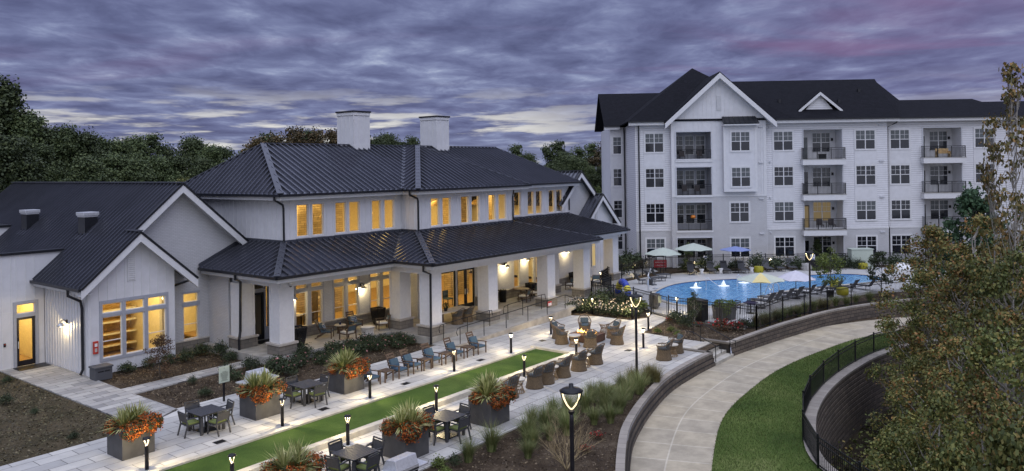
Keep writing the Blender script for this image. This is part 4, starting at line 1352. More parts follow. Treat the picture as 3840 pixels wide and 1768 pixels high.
MB().box(-7.0, 8.8, -3.8, 3.8, 5.35, 5.36).build('roof', 'white_panel', o)

# ---- downspouts
def spout(pts, r=.05):
    b = MB().tube(pts, r, 8)
    part(b, 'downspout', 'gutter_black')
spout([(24.3, 35.0, 8.25), (24.3, 35.0, 8.05), (24.9, 35.1, 7.75), (24.94, 35.1, 7.55), (24.94, 35.1, 5.8)], .06)
spout([(33.1, 33.9, 8.25), (33.1, 33.9, 8.0), (33.65, 33.78, 7.75), (33.7, 33.77, 7.6), (33.7, 33.77, 5.75)], .06)
spout([(44.3, 34.6, 8.25), (44.2, 34.5, 8.0), (43.25, 33.85, 7.7), (43.12, 33.77, 7.5), (43.12, 33.77, 5.75)], .05)
spout([(53.2, 35.2, 8.25), (53.2, 35.2, 8.0), (52.55, 35.32, 7.7), (52.55, 35.32, 6.0)], .05)
spout([(22.2, 35.4, 4.35), (22.2, 35.4, 4.1), (22.85, 35.95, 3.85), (22.8, 35.95, 1.3), (22.66, 35.85, .9), (22.66, 35.85, 0)], .07)
spout([(29.85, 29.6, 4.35), (29.85, 29.6, 4.05), (30.5, 29.7, 3.8), (30.52, 29.73, 1.4), (30.38, 29.6, .9), (30.38, 29.6, 0)], .065)
spout([(eL - .03, 39.0, zl(eL) - .1), (eL - .03, 39.0, zl(eL) - .4), (16.15, 38.75, zl(eL) - .7), (16.2, 38.72, 3.2), (16.2, 38.72, .3), (16.1, 38.75, .06)], .065)
spout([(sapx + 2.85, 38.2, 4.2), (sapx + 2.85, 38.2, 3.95), (20.62, 38.75, 3.65), (20.58, 38.8, 3.5), (20.58, 38.8, .1)], .06)

# ---- small fixtures on the walls
t = thing('alarm_box', 'red fire alarm box with white face beside the three gable windows', 'alarm box', (16.55, 38.16, 1.35))
MB().box(-.12, .12, -.05, .02, -.3, .3).build('housing', 'alarm_red', t, bevel=.02)
MB().box(-.06, .06, -.07, -.05, .05, .2).build('strobe', 'sign_white', t)
MB().box(-.05, .05, -.065, -.05, -.2, -.03).build('plate', 'steel', t)
t = thing('call_button', 'small dark call button with an orange light left of the entrance door', 'button', (14.45, 43.17, 1.2))
MB().box(-.05, .05, -.02, .03, -.09, .09).build('housing', 'black_metal', t, bevel=.01)
MB().box(-.03, .03, -.03, -.02, .02, .06).build('indicator', 'alarm_red', t)
t = thing('door_mat', 'dark rectangular door mat in front of the glass entrance door', 'mat', (15.45, 42.65, .006))
MB().box(-.7, .7, -.42, .42, 0, .02).build('mat_body', 'black_metal', t)
t = thing('door_mat', 'dark door mat on the porch floor below the black side door', 'mat', (24.6, 36.45, .352))
MB().box(-.5, .5, -.35, .35, 0, .02).build('mat_body', 'black_metal', t)
for k, (x, y, l) in enumerate(((23.6, 32.72, 'white security camera under the porch eave at the corner column'), (54.6, 31.9, 'white security camera under the far end of the porch eave'))):
    t = thing('security_camera', l, 'camera', (x, y, 3.98))
    MB().lathe([(.02, -.2), (.12, -.06), (.14, 0), (.14, .06)], 12).build('housing', 'white_trim', t, smooth=True)
    MB().lathe([(.0, -.24), (.05, -.22), (.06, -.19)], 10).build('lens', 'black_metal', t)

# ---- gooseneck wall lamps
def wall_lamp(rot):
    t = thing('wall_lamp', 'x', 'wall lamp')
    MB().cbox((0, .0, .22), (.1, .06, .16)).tube([(0, -.02, .24), (0, -.12, .32), (0, -.24, .3), (0, -.27, .2)], .018, 6).build('bracket', 'black_metal', t)
    MB().lathe([(.05, .12), (.09, .1), (.13, .05), (.2, -.02), (.19, -.02), (.12, .04), (.05, .1)], 14, (0, -.27, .06), cap=False).build('lamp_shade', 'steel', t, smooth=True)
    MB().lathe([(.005, -.07), (.045, -.05), (.05, 0), (.03, .05)], 10, (0, -.27, .04)).build('bulb', 'bulb_glow', t, smooth=True)
    return t
wl = Repeat(wall_lamp(0))
WL = [((25.72, 35.6, 2.55), 0, 22, 'lit wall lamp on the brick strip right of the front corner column'), ((30.62, 35.6, 2.5), 0, 32, 'lit wall lamp between the porch window pairs above a black pot'),
      ((42.1, 33.8, 2.62), 0, 36, 'lit wall lamp above the black bin on the second porch'), ((44.5, 33.8, 2.85), 0, 28, 'lit wall lamp between tall porch windows behind the dark pot'),
      ((49.7, 33.8, 2.95), 0, 34, 'lit wall lamp on the far brick wall at the end of the porch'), ((16.27, 40.6, 2.15), -PI / 2, 30, 'lit wall lamp on the battened wall beside the downspout'),
      ((23.2, 38.95, 2.4), 0, 0, 'unlit wall lamp on the white brick gable wall')]
for loc, rz, wt, l in WL:
    o = wl.put(loc, rz, l, 'gooseneck wall lamps on the clubhouse')
    if wt:
        dx, dy = (0, -.27) if rz == 0 else (-.27, 0)
        lamp((loc[0] + dx, loc[1] + dy, loc[2] - .06), wt * 1.7, (1, .78, .42), .05)
    else:
        for c in list(o.children):
            if c.name.startswith('bulb'):
                c.data = c.data.copy(); c.data.materials[0] = MATS['cushion_white']
# ------------------------------------------------------------------ apartment building
# local frame: x along the facade, y into the building, z up
APZ = math.atan2(-.804, .595)
apt = thing('apartment_building', 'four storey white apartment building with dark shingle roofs, gables and recessed balconies', 'apartment building', (66.3, 33.05, 0), APZ)
TOP = 13.55
def ap(mb, name, mat, parent=None, **k):
    return mb.build(name, mat, parent or apt, **k)
def sash(x0, x1, z0, z1, y, blind=0, n=2, lit=False, trim=True, tm='pale_trim'):
    """n side-by-side double-hung sashes in a facade at depth y (facing -y)"""
    f = MB()
    if trim:
        f.box(x0 - .12, x0, y - .04, y + .01, z0 - .1, z1 + .12).box(x1, x1 + .12, y - .04, y + .01, z0 - .1, z1 + .12)
        f.box(x0, x1, y - .04, y + .01, z1, z1 + .12).box(x0, x1, y - .05, y + .01, z0 - .1, z0)
    w = (x1 - x0) / n
    for i in range(n):
        a, c = x0 + i * w, x0 + (i + 1) * w
        t = .045
        f.box(a, a + t, y - .03, y + .02, z0, z1).box(c - t, c, y - .03, y + .02, z0, z1)
        f.box(a + t, c - t, y - .03, y + .02, z0, z0 + t).box(a + t, c - t, y - .03, y + .02, z1 - t, z1)
        zm = (z0 + z1) / 2
        f.box(a + t, c - t, y - .03, y + .02, zm - .03, zm + .03)
        xm = (a + c) / 2
        f.box(xm - .012, xm + .012, y - .022, y + .02, zm + .03, z1 - t)
        zq = (zm + z1) / 2
        f.box(a + t, c - t, y - .021, y + .02, zq - .012, zq + .012)
    o = ap(f, 'window', 'sign_white' if False else 'white_trim')
    for i in range(n):
        a, c = x0 + i * w, x0 + (i + 1) * w
        zm = (z0 + z1) / 2
        lo = MB().box(a + .04, c - .04, y - .014, y - .002, z0 + .04, zm)
        hi = MB().box(a + .04, c - .04, y - .0145, y - .0025, zm, z1 - .04)
        g = lo.build('pane', 'dim_glass' if lit else 'dark_glass'); g.parent = o
        g = hi.build('pane', ('dim_glass' if lit == 2 else 'blind_glass') if blind else ('dim_glass' if lit else 'dark_glass')); g.parent = o
    return o
ZT = [2.67, 5.97, 9.25, 12.55]
WH = 1.78
def column_windows(x0, x1, y, floors=(0, 1, 2, 3), blinds=(), lits=()):
    for f in floors:
        sash(x0, x1, ZT[f] - WH, ZT[f], y, f in blinds, 2, f in lits)
def panel_between(x0, x1, y, floors):
    for f in floors:
        ap(MB().box(x0 - .12, x1 + .12, y - .02, y, ZT[f] + .13, ZT[f] + 3.28 - WH - .12), 'wall_panel', 'white_panel')
# lower storey brick, upper storeys lap siding
FB = 3.42
def block(x0, x1, y0, y1, brick_to, holes=(), z1=TOP, mat='lap_siding'):
    b = MB(); b.wallx(x0, x1, -.1, brick_to, y0, y0 + .25, [h for h in holes if h[2] < brick_to])
    ap(b, 'brick_wall', 'white_brick')
    b = MB(); b.wallx(x0, x1, brick_to, z1, y0 + .015, y0 + .25, [h for h in holes if h[3] > brick_to])
    ap(b, 'siding_wall', mat)
    b = MB().box(x0 - .02, x1 + .02, y0 - .03, y0 + .012, brick_to - .06, brick_to + .1)
    ap(b, 'band_board', 'white_trim')
balA = [(.45, 3.68, 3.28 * f + .12, ZT[f] + .06) for f in range(4)]
balB = [(12.35, 15.9, 3.28 * f + .05, ZT[f] + .12) for f in range(4)]
balC = [(23.6, 27.1, 3.28 * f + .05, ZT[f] + .12) for f in range(4)]
block(-3.3, 0, 0, 10, FB)
GY = -.42
b = MB(); b.wallx(0, 8.75, -.1, 6.66, GY, GY + .3, [h for h in balA if h[2] < 6])
ap(b, 'brick_wall', 'white_brick')
b = MB(); b.wallx(0, 8.75, 6.66, TOP, GY + .012, GY + .3, [h for h in balA if h[2] > 6])
n0 = [(0, TOP), (8.75, TOP), (8.75, 14.05), (4.45, 17.85), (0, 14.05)]
b.add([(x, GY + .012, z) for x, z in n0] + [(x, GY + .3, z) for x, z in n0], [(4, 3, 2, 1, 0), (5, 6, 7, 8, 9)])
ap(b, 'gable_wall', 'white_panel')
b = MB().box(-.03, 8.78, GY - .04, GY, 6.56, 6.72).box(-.02, .25, GY - .02, GY, 6.72, TOP).box(8.5, 8.77, GY - .02, GY, 6.72, TOP)
b.box(.25, 4.7, GY - .02, GY, 10.0, 10.1)
ap(b, 'band_board', 'white_trim')
b = MB()
x = .5
while x < 8.6:
    zt = 17.55 - abs(x - 4.45) * .885
    if .3 < x < 3.8:
        b.box(x - .02, x + .02, GY - .012, GY + .012, 12.8, zt)
    elif not 4.6 < x < 7.9:
        b.box(x - .02, x + .02, GY - .012, GY + .012, 6.75, zt)
    else:
        b.box(x - .02, x + .02, GY - .012, GY + .012, 13.9, zt)
    x += .41
for i in range(14):
    b.cbox((4.45, GY - .02, 14.6 + i * .1), (.42, .03, .1), 0, .35)
ap(b, 'batten', 'white_trim')
b = MB().box(-.02, 0, GY, .02, -.1, TOP).box(8.75, 8.77, GY, .02, -.1, TOP)
ap(b, 'return_wall', 'white_panel')
block(8.75, 20.1, 0, 10, FB, balB)
SY = .45
block(20.1, 31.4, SY, 10, FB, balC)
block(31.4, 44, 2.4, 12, FB, [])
# left return, set-back wing
b = MB().box(-3.3, -3.06, .26, 7.6, -.1, TOP)
ap(b, 'side_wall', 'lap_siding')
b = MB().box(-4.9, -3.3, 7.5, 7.75, -.1, TOP).box(-4.9, -4.65, 7.75, 18, -.1, TOP)
ap(b, 'side_wall', 'white_panel')
b = MB()
for x in (-4.85, -4.5, -4.1, -3.75, -3.4):
    for z0, z1 in ((.1, .75), (2.9, 4.0), (6.15, 7.3), (9.45, 10.6), (12.75, 13.4)):
        b.box(x - .02, x + .02, 7.48, 7.5, z0, z1)
ap(b, 'batten', 'white_trim')
for f in range(4):
    sash(-4.62, -3.74, ZT[f] - WH, ZT[f], 7.5, f == 3, 1)
b = MB().box(31.2, 31.4, SY, 2.6, -.1, TOP).box(43.8, 44, 2.6, 14, -.1, TOP).box(-4.6, 44, 17.8, 18, -.1, TOP)
ap(b, 'side_wall', 'lap_siding')
column_windows(-2.38, -.66, 0, blinds=(3, 0))
panel_between(-2.38, -.66, 0, (1, 2))
column_windows(9.58, 11.36, 0, blinds=(3, 1))
panel_between(9.58, 11.36, 0, (1, 2))
column_windows(17.15, 18.95, 0, blinds=(3, 1))
panel_between(17.15, 18.95, 0, (1, 2))
column_windows(20.55, 22.32, SY, blinds=(3,))
panel_between(20.55, 22.32, SY, (1, 2))
column_windows(28.35, 30.1, SY, blinds=(3,))
panel_between(28.35, 30.1, SY, (1, 2))
column_windows(34.0, 35.8, 2.4, blinds=(3,))
column_windows(5.38, 7.1, GY, floors=(0, 1), blinds=(0,))
# bay
b = MB().box(4.75, 7.78, GY - .45, GY, 7.0, 13.2)
ap(b, 'bay', 'white_panel')
b = MB().box(4.72, 4.95, GY - .47, GY - .45, 7.0, 13.2).box(7.58, 7.81, GY - .47, GY - .45, 7.0, 13.2).box(4.95, 7.58, GY - .47, GY - .45, 7.0, 7.2)
ap(b, 'bay_trim', 'white_trim')
for f in (2, 3):
    sash(5.42, 7.14, ZT[f] - WH, ZT[f], GY - .46, True, 2)
P4 = [(4.62, GY - 1.0, 13.32), (7.9, GY - 1.0, 13.32), (7.8, GY, 14.0), (4.72, GY, 14.0)]
b = MB().slab(P4, .08); b.seams(P4, (1, 0, 0), .45, .04)
ap(b, 'awning_roof', 'gutter_black')
b = MB().box(4.68, 7.86, GY - .92, GY, 13.12, 13.24)
ap(b, 'awning_board', 'white_trim')
# recessed balconies
def railing(x0, x1, y, z, h=1.05, ret=0):
    b = MB()
    b.box(x0, x1, y - .02, y + .02, z + h - .05, z + h).box(x0, x1, y - .015, y + .015, z + h - .2, z + h - .17).box(x0, x1, y - .015, y + .015, z + .08, z + .11)
    k = x0
    while k <= x1 + .01:
        b.box(k - .009, k + .009, y - .009, y + .009, z + .11, z + h - .17)
        k += .12
    nx = max(2, round((x1 - x0) / 1.25))
    for i in range(nx + 1):
        k = x0 + (x1 - x0) * i / nx
        b.box(k - .025, k + .025, y - .025, y + .025, z, z + h)
    if ret:
        for xx in (x0, x1):
            b.box(xx - .02, xx + .02, y, y + ret, z + h - .05, z + h).box(xx - .015, xx + .015, y, y + ret, z + .08, z + .11)
            k = y + .12
            while k < y + ret:
                b.box(xx - .009, xx + .009, k - .009, k + .009, z + .11, z + h - .05)
                k += .12
    return b
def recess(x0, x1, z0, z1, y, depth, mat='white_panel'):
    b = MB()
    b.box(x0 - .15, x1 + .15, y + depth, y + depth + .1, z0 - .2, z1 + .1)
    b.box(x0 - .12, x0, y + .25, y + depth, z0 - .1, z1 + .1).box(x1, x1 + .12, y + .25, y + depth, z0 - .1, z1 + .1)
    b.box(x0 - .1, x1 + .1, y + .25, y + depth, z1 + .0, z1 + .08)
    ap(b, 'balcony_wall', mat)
    b = MB().box(x0, x1, y + .02, y + depth, z0 - .1, z0)
    ap(b, 'balcony_floor', 'porch_concrete')
    b = MB()
    b.box(x0 - .1, x0, y - .04, y, z0, z1 + .1).box(x1, x1 + .1, y - .04, y, z0, z1 + .1).box(x0, x1, y - .04, y, z1, z1 + .1)
    ap(b, 'balcony_trim', 'pale_trim')
for f, (x0, x1, z0, z1) in enumerate(balA):
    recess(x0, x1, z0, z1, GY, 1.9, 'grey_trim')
    for k in range(3):
        sash(x0 + .12 + k * 1.03, x0 + 1.0 + k * 1.03, z1 - 2.1, z1 - .28, GY + 1.88, f != 0, 1, trim=False)
    ap(railing(x0, x1, GY + .06, z0), 'railing', 'black_metal')
    b = MB().box(x0 - .1, x1 + .1, GY - .06, GY, z0 - .16, z0 + .02)
    ap(b, 'balcony_sill', 'white_trim')
for bal, yy in ((balB, 0), (balC, SY)):
    for f, (x0, x1, z0, z1) in enumerate(bal):
        recess(x0, x1, z0, z1, yy, 1.6)
        lit = bal is balB and f == 1
        sash(x0 + 1.35, x0 + 3.05, z1 - 2.1, z1 - .25, yy + 1.58, f in (1, 3), 2, 2 if lit else False, trim=False)
        d = MB().box(x0 + .28, x0 + .36, yy + 1.55, yy + 1.6, z0, z0 + 2.2).box(x0 + .92, x0 + 1.0, yy + 1.55, yy + 1.6, z0, z0 + 2.2).box(x0 + .36, x0 + .92, yy + 1.55, yy + 1.6, z0 + 2.1, z0 + 2.2)
        o = ap(d, 'balcony_door', 'white_trim' if not lit else 'wood_brown')
        g = MB().box(x0 + .36, x0 + .92, yy + 1.57, yy + 1.6, z0 + .02, z0 + 2.1).build('pane', 'dim_glass' if lit else ('blind_glass' if f == 3 else 'dark_glass')); g.parent = o
        if f > 0:
            b = MB().box(x0 - .28, x1 + .12, yy - .62, yy, z0 - .52, z0 - .02)
            ap(b, 'balcony_slab', 'white_trim')
            b = MB().box(x0 - .31, x1 + .15, yy - .65, yy - .001, z0 - .02, z0 + .03)
            ap(b, 'balcony_floor', 'porch_concrete')
            ap(railing(x0 - .22, x1 + .06, yy - .56, z0, 1.08, .5), 'railing', 'black_metal')
        else:
            ap(railing(x0 - .1, x1 + .05, yy - .3, z0, 1.05), 'railing', 'black_metal')
        b = MB().box(x1 - .4, x1 - .25, yy + 1.45, yy + 1.6, z0 + 1.75, z0 + 2.0)
        ap(b, 'balcony_lamp', 'black_metal')
# small dryer vents and sensors
for x in (8.05, 19.3):
    yy = GY if x < 8.75 else 0
    for z in (3.0, 6.25, 9.6, 12.95):
        ap(MB().box(x, x + .42, yy - .09, yy, z, z + .13), 'wall_vent', 'pale_trim')
for z in (3.05, 6.3, 9.65, 12.9):
    for x in (-3.05, 9.15):
        ap(MB().box(x, x + .13, -.1, 0, z, z + .14), 'wall_vent', 'pale_trim')
# downspouts
for pts in ([(-2.97, -.45, 13.5), (-2.97, -.1, 13.2), (-2.97, -.1, 0)], [(20.9, -.4, 13.5), (20.85, -.2, 13.2), (20.2, .3, 12.8), (20.2, .36, 3.6), (20.3, .36, 3.4), (20.3, .36, 0)], [(32.2, .9, 13.4), (31.6, 2.3, 12.8), (31.6, 2.3, 0)], [(-3.5, 7.1, 13.5), (-3.45, 7.4, 12.8), (-3.45, 7.4, 0)]):
    ap(MB().tube(pts, .07, 7), 'downspout', 'gutter_black')
# roofs
def aroof(pts, name='roof', t=.12, mat='shingle'):
    ap(MB().slab(pts, t), name, mat)
E0 = 13.72
ry_ = 7.2
aroof([(-3.95, -.55, E0), (3.6, -.55, E0), (3.6, ry_, 19.5)], 'roof_slope')
aroof([(3.6, -.55, E0), (11.4, -.55, E0), (3.6, ry_, 19.5)], 'roof_slope')
aroof([(-3.95, 15, E0), (-3.95, -.55, E0), (3.6, ry_, 19.5)], 'roof_slope')
aroof([(-3.95, 15, E0), (3.6, ry_, 19.5), (11.4, 15, E0)], 'roof_slope')
aroof([(4, -.58, E0), (20.95, -.58, E0), (20.95 + 1.2, ry_, 18.05), (4, ry_, 18.05)], 'roof_slope')
aroof([(20.95, -.58, E0), (27, 7, E0 + .2), (27, 14, E0), (22.15, ry_, 18.05)], 'roof_slope')
aroof([(4, ry_, 18.05), (22.15, ry_, 18.05), (26, 15, E0), (4, 15, E0)], 'roof_slope')
aroof([(20.6, SY - .58, E0 - .02), (32.9, SY - .58, E0 - .02), (31.2, 5.9, 15.75), (20.6, 5.9, 15.75)], 'roof_slope')
aroof([(32.9, SY - .58, E0 - .02), (32.9, 12, E0 - .02), (31.2, 5.9, 15.75)], 'roof_slope')
aroof([(20.6, 5.9, 15.75), (31.2, 5.9, 15.75), (32.9, 13, E0 - .05), (20.6, 13, E0 - .05)], 'roof_slope')
aroof([(31.0, 1.85, E0 - .05), (44.6, 1.85, E0 - .05), (44.6, 8, 15.6), (31.0, 8, 15.6)], 'roof_slope')
aroof([(31.0, 8, 15.6), (44.6, 8, 15.6), (44.6, 15, E0 - .1), (31, 15, E0 - .1)], 'roof_slope')
aroof([(-5.55, 6.95, E0), (4, 6.95, E0), (4, 13.6, 17.6), (-5.55, 13.6, 17.6)], 'roof_slope')
aroof([(-5.55, 13.6, 17.6), (4, 13.6, 17.6), (4, 19.5, E0), (-5.55, 19.5, E0)], 'roof_slope')
# front gable roof
gx_, gz_ = 4.45, 18.15
rx0, rx1 = -.65, 9.6
gs = (gz_ - 13.55) / (gx_ - rx0)
aroof([(gx_, GY - .6, gz_), (rx0, GY - .6, 13.55), (rx0, 2, 13.55), (gx_, 6.5, gz_)], 'gable_roof')
aroof([(gx_, GY - .6, gz_), (rx1, GY - .6, gz_ - gs * (rx1 - gx_)), (rx1, 2, gz_ - gs * (rx1 - gx_)), (gx_, 6.5, gz_)], 'gable_roof')
b = MB()
for q in ((rx0, 13.55), (rx1, gz_ - gs * (rx1 - gx_))):
    v = []
    for yy in (GY - .66, GY - .6):
        v += [(gx_, yy, gz_ - .12), (q[0], yy, q[1] - .12), (q[0], yy, q[1] - .62), (gx_, yy, gz_ - .62)]
    b.add(v, [(0, 1, 2, 3), (7, 6, 5, 4), (0, 4, 5, 1), (1, 5, 6, 2), (2, 6, 7, 3), (3, 7, 4, 0)])
ap(b, 'rake_board', 'white_trim', auto=True)
b = MB()
for q in ((rx0, 13.55), (rx1, gz_ - gs * (rx1 - gx_))):
    b.add([(gx_, GY - .6, gz_ - .6), (q[0], GY - .6, q[1] - .6), (q[0], GY + .02, q[1] - .6), (gx_, GY + .02, gz_ - .6)], [(0, 1, 2, 3)])
ap(b, 'rake_soffit', 'white_trim')
# dormer gable
dx, dz, dy = 14.25, 16.35, .75
aroof([(dx, dy, dz), (dx - 2.05, dy, 14.62), (dx - 2.05, 2.2, 14.62), (dx, 4.4, dz)], 'dormer_roof')
aroof([(dx, dy, dz), (dx + 2.05, dy, 14.62), (dx + 2.05, 2.2, 14.62), (dx, 4.4, dz)], 'dormer_roof')
b = MB()
for s_ in (-1, 1):
    v = []
    for yy in (dy - .06, dy):
        v += [(dx, yy, dz - .1), (dx + s_ * 2.05, yy, 14.52), (dx + s_ * 2.05, yy, 14.24), (dx, yy, dz - .4)]
    b.add(v, [(0, 1, 2, 3), (7, 6, 5, 4), (0, 4, 5, 1), (1, 5, 6, 2), (2, 6, 7, 3), (3, 7, 4, 0)])
ap(b, 'rake_board', 'white_trim', auto=True)
b = MB().add([(dx - 1.6, dy + .3, 14.2), (dx + 1.6, dy + .3, 14.2), (dx, dy + .3, dz - .2), (dx - 1.6, dy + .4, 14.2), (dx + 1.6, dy + .4, 14.2), (dx, dy + .4, dz - .2)], [(0, 1, 2), (5, 4, 3)])
ap(b, 'dormer_wall', 'lap_siding')
for x0, x1, y in ((-3.95, rx0, -.6), (rx1, 20.95, -.6), (20.95, 32.9, SY - .6), (32.0, 44.6, 1.8), (-5.55, -3.95, 6.92)):
    b = MB(); f = MB()
    b.box(x0, x1, y - .12, y + .02, E0 - .16, E0 - .02)
    f.box(x0, x1, y + .02, y + .07, E0 - .42, E0 - .13)
    f.box(x0, x1, y + .07, y + .64, E0 - .40, E0 - .36)
    ap(b, 'gutter', 'gutter_black')
    ap(f, 'fascia', 'white_trim')
for x, y, z in ((11.0, 2.6, 15.55), (16.6, 2.4, 15.4), (19.4, 4.5, 16.6)):
    ap(MB().box(x - .12, x + .12, y - .12, y + .12, z - .4, z + .22), 'roof_vent', 'gutter_black')
# things standing on balconies
def aptpos(x, y, z):
    c, s_ = math.cos(APZ), math.sin(APZ)
    return (66.3 + x * c - y * s_, 33.05 + x * s_ + y * c, z)
def bal_thing(name, label, cat, x, y, z, parts, group=None):
    t = thing(name, label, cat, aptpos(x, y, z), APZ, group)
    for nm, m, q in parts:
        bb = MB()
        for k in q:
            bb.box(*k)
        bb.build(nm, m, t)
    return t
chair_parts = [('seat', 'furniture_dark', [(-.26, .26, -.26, .26, .38, .45)]), ('backrest', 'furniture_dark', [(-.26, .26, .22, .28, .45, .95)]), ('leg', 'black_metal', [(-.25, -.21, -.25, -.21, 0, .38)]), ('leg', 'black_metal', [(.21, .25, -.25, -.21, 0, .38)]), ('leg', 'black_metal', [(-.25, -.21, .21, .25, 0, .38)]), ('leg', 'black_metal', [(.21, .25, .21, .25, 0, .38)])]
for l, x, y, z in (('left dark balcony chair on the top recessed balcony under the gable', 1.2, .7, balA[3][2]), ('right dark balcony chair on the top recessed balcony under the gable', 2.9, .7, balA[3][2]),
                   ('left dark balcony chair on the third floor recessed balcony under the gable', 1.4, .6, balA[2][2]), ('right dark balcony chair on the third floor recessed balcony under the gable', 2.6, .6, balA[2][2]),
                   ('left dark balcony chair before the lit balcony window', 13.9, .3, balB[1][2]), ('right dark balcony chair before the lit balcony window', 15.0, .3, balB[1][2])):
    bal_thing('balcony_chair', l, 'chair', x, y, z, chair_parts, 'chairs on the apartment balconies')
bal_thing('balcony_table', 'small dark table before the lit balcony window', 'table', 14.45, .2, balB[1][2], [('tabletop', 'furniture_dark', [(-.3, .3, -.3, .3, .66, .7)]), ('leg', 'black_metal', [(-.03, .03, -.03, .03, 0, .66)])])
bal_thing('planter_box', 'dark square box on the top balcony left of the downspout', 'box', 14.0, -.2, balB[3][2], [('box', 'black_metal', [(-.3, .3, -.2, .2, 0, .45)]), ('lid', 'furniture_dark', [(-.32, .32, -.22, .22, .45, .5)])])
bal_thing('wooden_bench', 'brown wooden bench on the top right balcony', 'bench', 25.3, .25, balC[3][2], [('seat', 'room_wood', [(-.6, .6, -.25, .25, .36, .44)]), ('backrest', 'room_wood', [(-.6, .6, .2, .26, .44, .85)]), ('side_panel', 'room_wood', [(-.6, -.54, -.25, .25, 0, .6)]), ('side_panel', 'room_wood', [(.54, .6, -.25, .25, 0, .6)])])
t = thing('pumpkin', 'orange pumpkin above the balcony plants on the second floor', 'pumpkin', aptpos(2.0, -.1, balA[1][2] + 1.12), APZ)
MB().lathe([(.05, 0), (.2, .04), (.25, .16), (.2, .28), (.05, .32)], 14).build('fruit', 'pumpkin_orange', t, smooth=True)
MB().box(-.025, .025, -.025, .025, .3, .4).build('stem', 'wood_brown', t)
# ------------------------------------------------------------------ lamps on posts
def bollard():
    t = thing('bollard_light', 'x', 'bollard light')
    MB().lathe([(.062, 0), (.062, .76), (.055, .78)], 14).build('post', 'bronze_post', t, smooth=True)
    MB().lathe([(.05, .995), (.125, .985), (.128, 1.0), (.10, 1.035), (.03, 1.05)], 16).build('cap', 'black_metal', t, smooth=True)
    pts = [(-.088, 0, .985), (-.075, 0, .90), (-.045, 0, .82), (0, 0, .785), (.045, 0, .82), (.075, 0, .90), (.088, 0, .985)]
    MB().tube(pts, .012, 6).tube([(y, x, z) for x, y, z in pts], .012, 6).build('lamp', 'lamp_glow', t)
    return t
bl = Repeat(bollard())
GB = 'bollard lights around the terrace'
BOL = [((12.3, 24.82, 0), 'bollard light in front of the planter at the left end of the terrace'), ((17.45, 24.82, 0), 'bollard light in front of the second planter from the left'),
       ((21.75, 24.8, 0), 'bollard light in front of the first blue cushioned lounge chair'), ((26.95, 24.78, 0), 'bollard light before the middle of the blue cushioned chair row'),
       ((31.3, 24.78, 0), 'bollard light at the far left corner of the lawn court'), ((36.1, 25.65, 0), 'bollard light between the concrete ramp wall and the fire pit'),
       ((13.1, 21.2, 0), 'bollard light cut by the bottom edge of the picture, beside the court lawn'), ((17.6, 21.25, 0), 'bollard light behind the front dining table by the court kerb'),
       ((22.1, 21.3, 0), 'bollard light behind the dining table at the near end of the wicker chairs'), ((28.0, 21.42, 0), 'bollard light behind the near wicker chairs on the court kerb'),
       ((32.2, 21.35, 0), 'bollard light at the far right corner of the lawn court'), ((36.15, 19.75, 0), 'bollard light by the pair of wicker chairs near the steps'),
       ((40.35, 21.7, 0), 'bollard light on the right of the paved walk to the pool gate'), ((42.75, 27.05, -.03), 'bollard light in the cream flower bed left of the pool gate'),
       ((42.45, 23.95, 0), 'bollard light at the corner of the flower bed by the pool gate'), ((45.1, 22.2, .13), 'bollard light inside the pool fence right of the gate'),
       ((53.8, 33.2, -.03), 'bollard light beyond the last porch column'), ((59.8, 33.4, 0), 'bollard light on the side path near the apartment corner'),
       ((63.6, 29.6, .02), 'bollard light behind the first back row lounger under the sage umbrella'), ((68.9, 24.75, .02), 'bollard light beside the right group of back row loungers')]
for loc, l in BOL:
    bl.put(loc, rnd.uniform(0, 1.5), l, GB)
    lamp((loc[0], loc[1], loc[2] + .968), 115 if loc[0] < 50 else 60, (1, .80, .46), .05)
def lamp_post(h):
    t = thing('lamp_post', 'x', 'lamp post')
    MB().lathe([(.13, 0), (.13, .04), (.085, .1), (.06, .3), (.056, h - .85), (.045, h - .62)], 14).build('pole', 'bronze_post', t, smooth=True)
    MB().lathe([(.02, h - .06), (.30, h - .10), (.31, h - .075), (.22, h - .02), (.06, h + .01), (.06, h + .1), (.0, h + .1)], 20, cap=False).build('cap', 'black_metal', t, smooth=True)
    pts = [(-.24, 0, h - .09), (-.20, 0, h - .27), (-.12, 0, h - .44), (-.04, 0, h - .54), (0, 0, h - .555), (.04, 0, h - .54), (.12, 0, h - .44), (.20, 0, h - .27), (.24, 0, h - .09)]
    MB().tube(pts, .022, 7).build('lamp', 'lamp_glow', t)
    MB().tube([(x * 1.13, .0, z - .02) for x, y, z in pts], .02, 6).build('lamp_frame', 'black_metal', t)
    g = MB().lathe([(.05, h - .5), (.12, h - .40), (.2, h - .22), (.22, h - .11)], 16, cap=False)
    g.build('globe', 'glass', t, smooth=True)
    MB().lathe([(.06, h - .68), (.08, h - .64), (.08, h - .60), (.05, h - .56)], 12).build('collar', 'black_metal', t)
    return t
lp = Repeat(lamp_post(3.95))
for loc, l in (((16.55, 11.15, -.05), 'nearest tall lamp post in the ornamental grass bed in front'), ((30.15, 16.82, -.05), 'tall lamp post in the grass bed between the court and the retaining wall'),
               ((50.4, 15.55, -.0), 'tall lamp post behind the pool fence in the grasses near the lower path')):
    lp.put(loc, AZ - PI / 2, l, 'tall lamp posts')
    lamp((loc[0], loc[1], loc[2] + 3.815), 90, (1, .78, .44), .1)

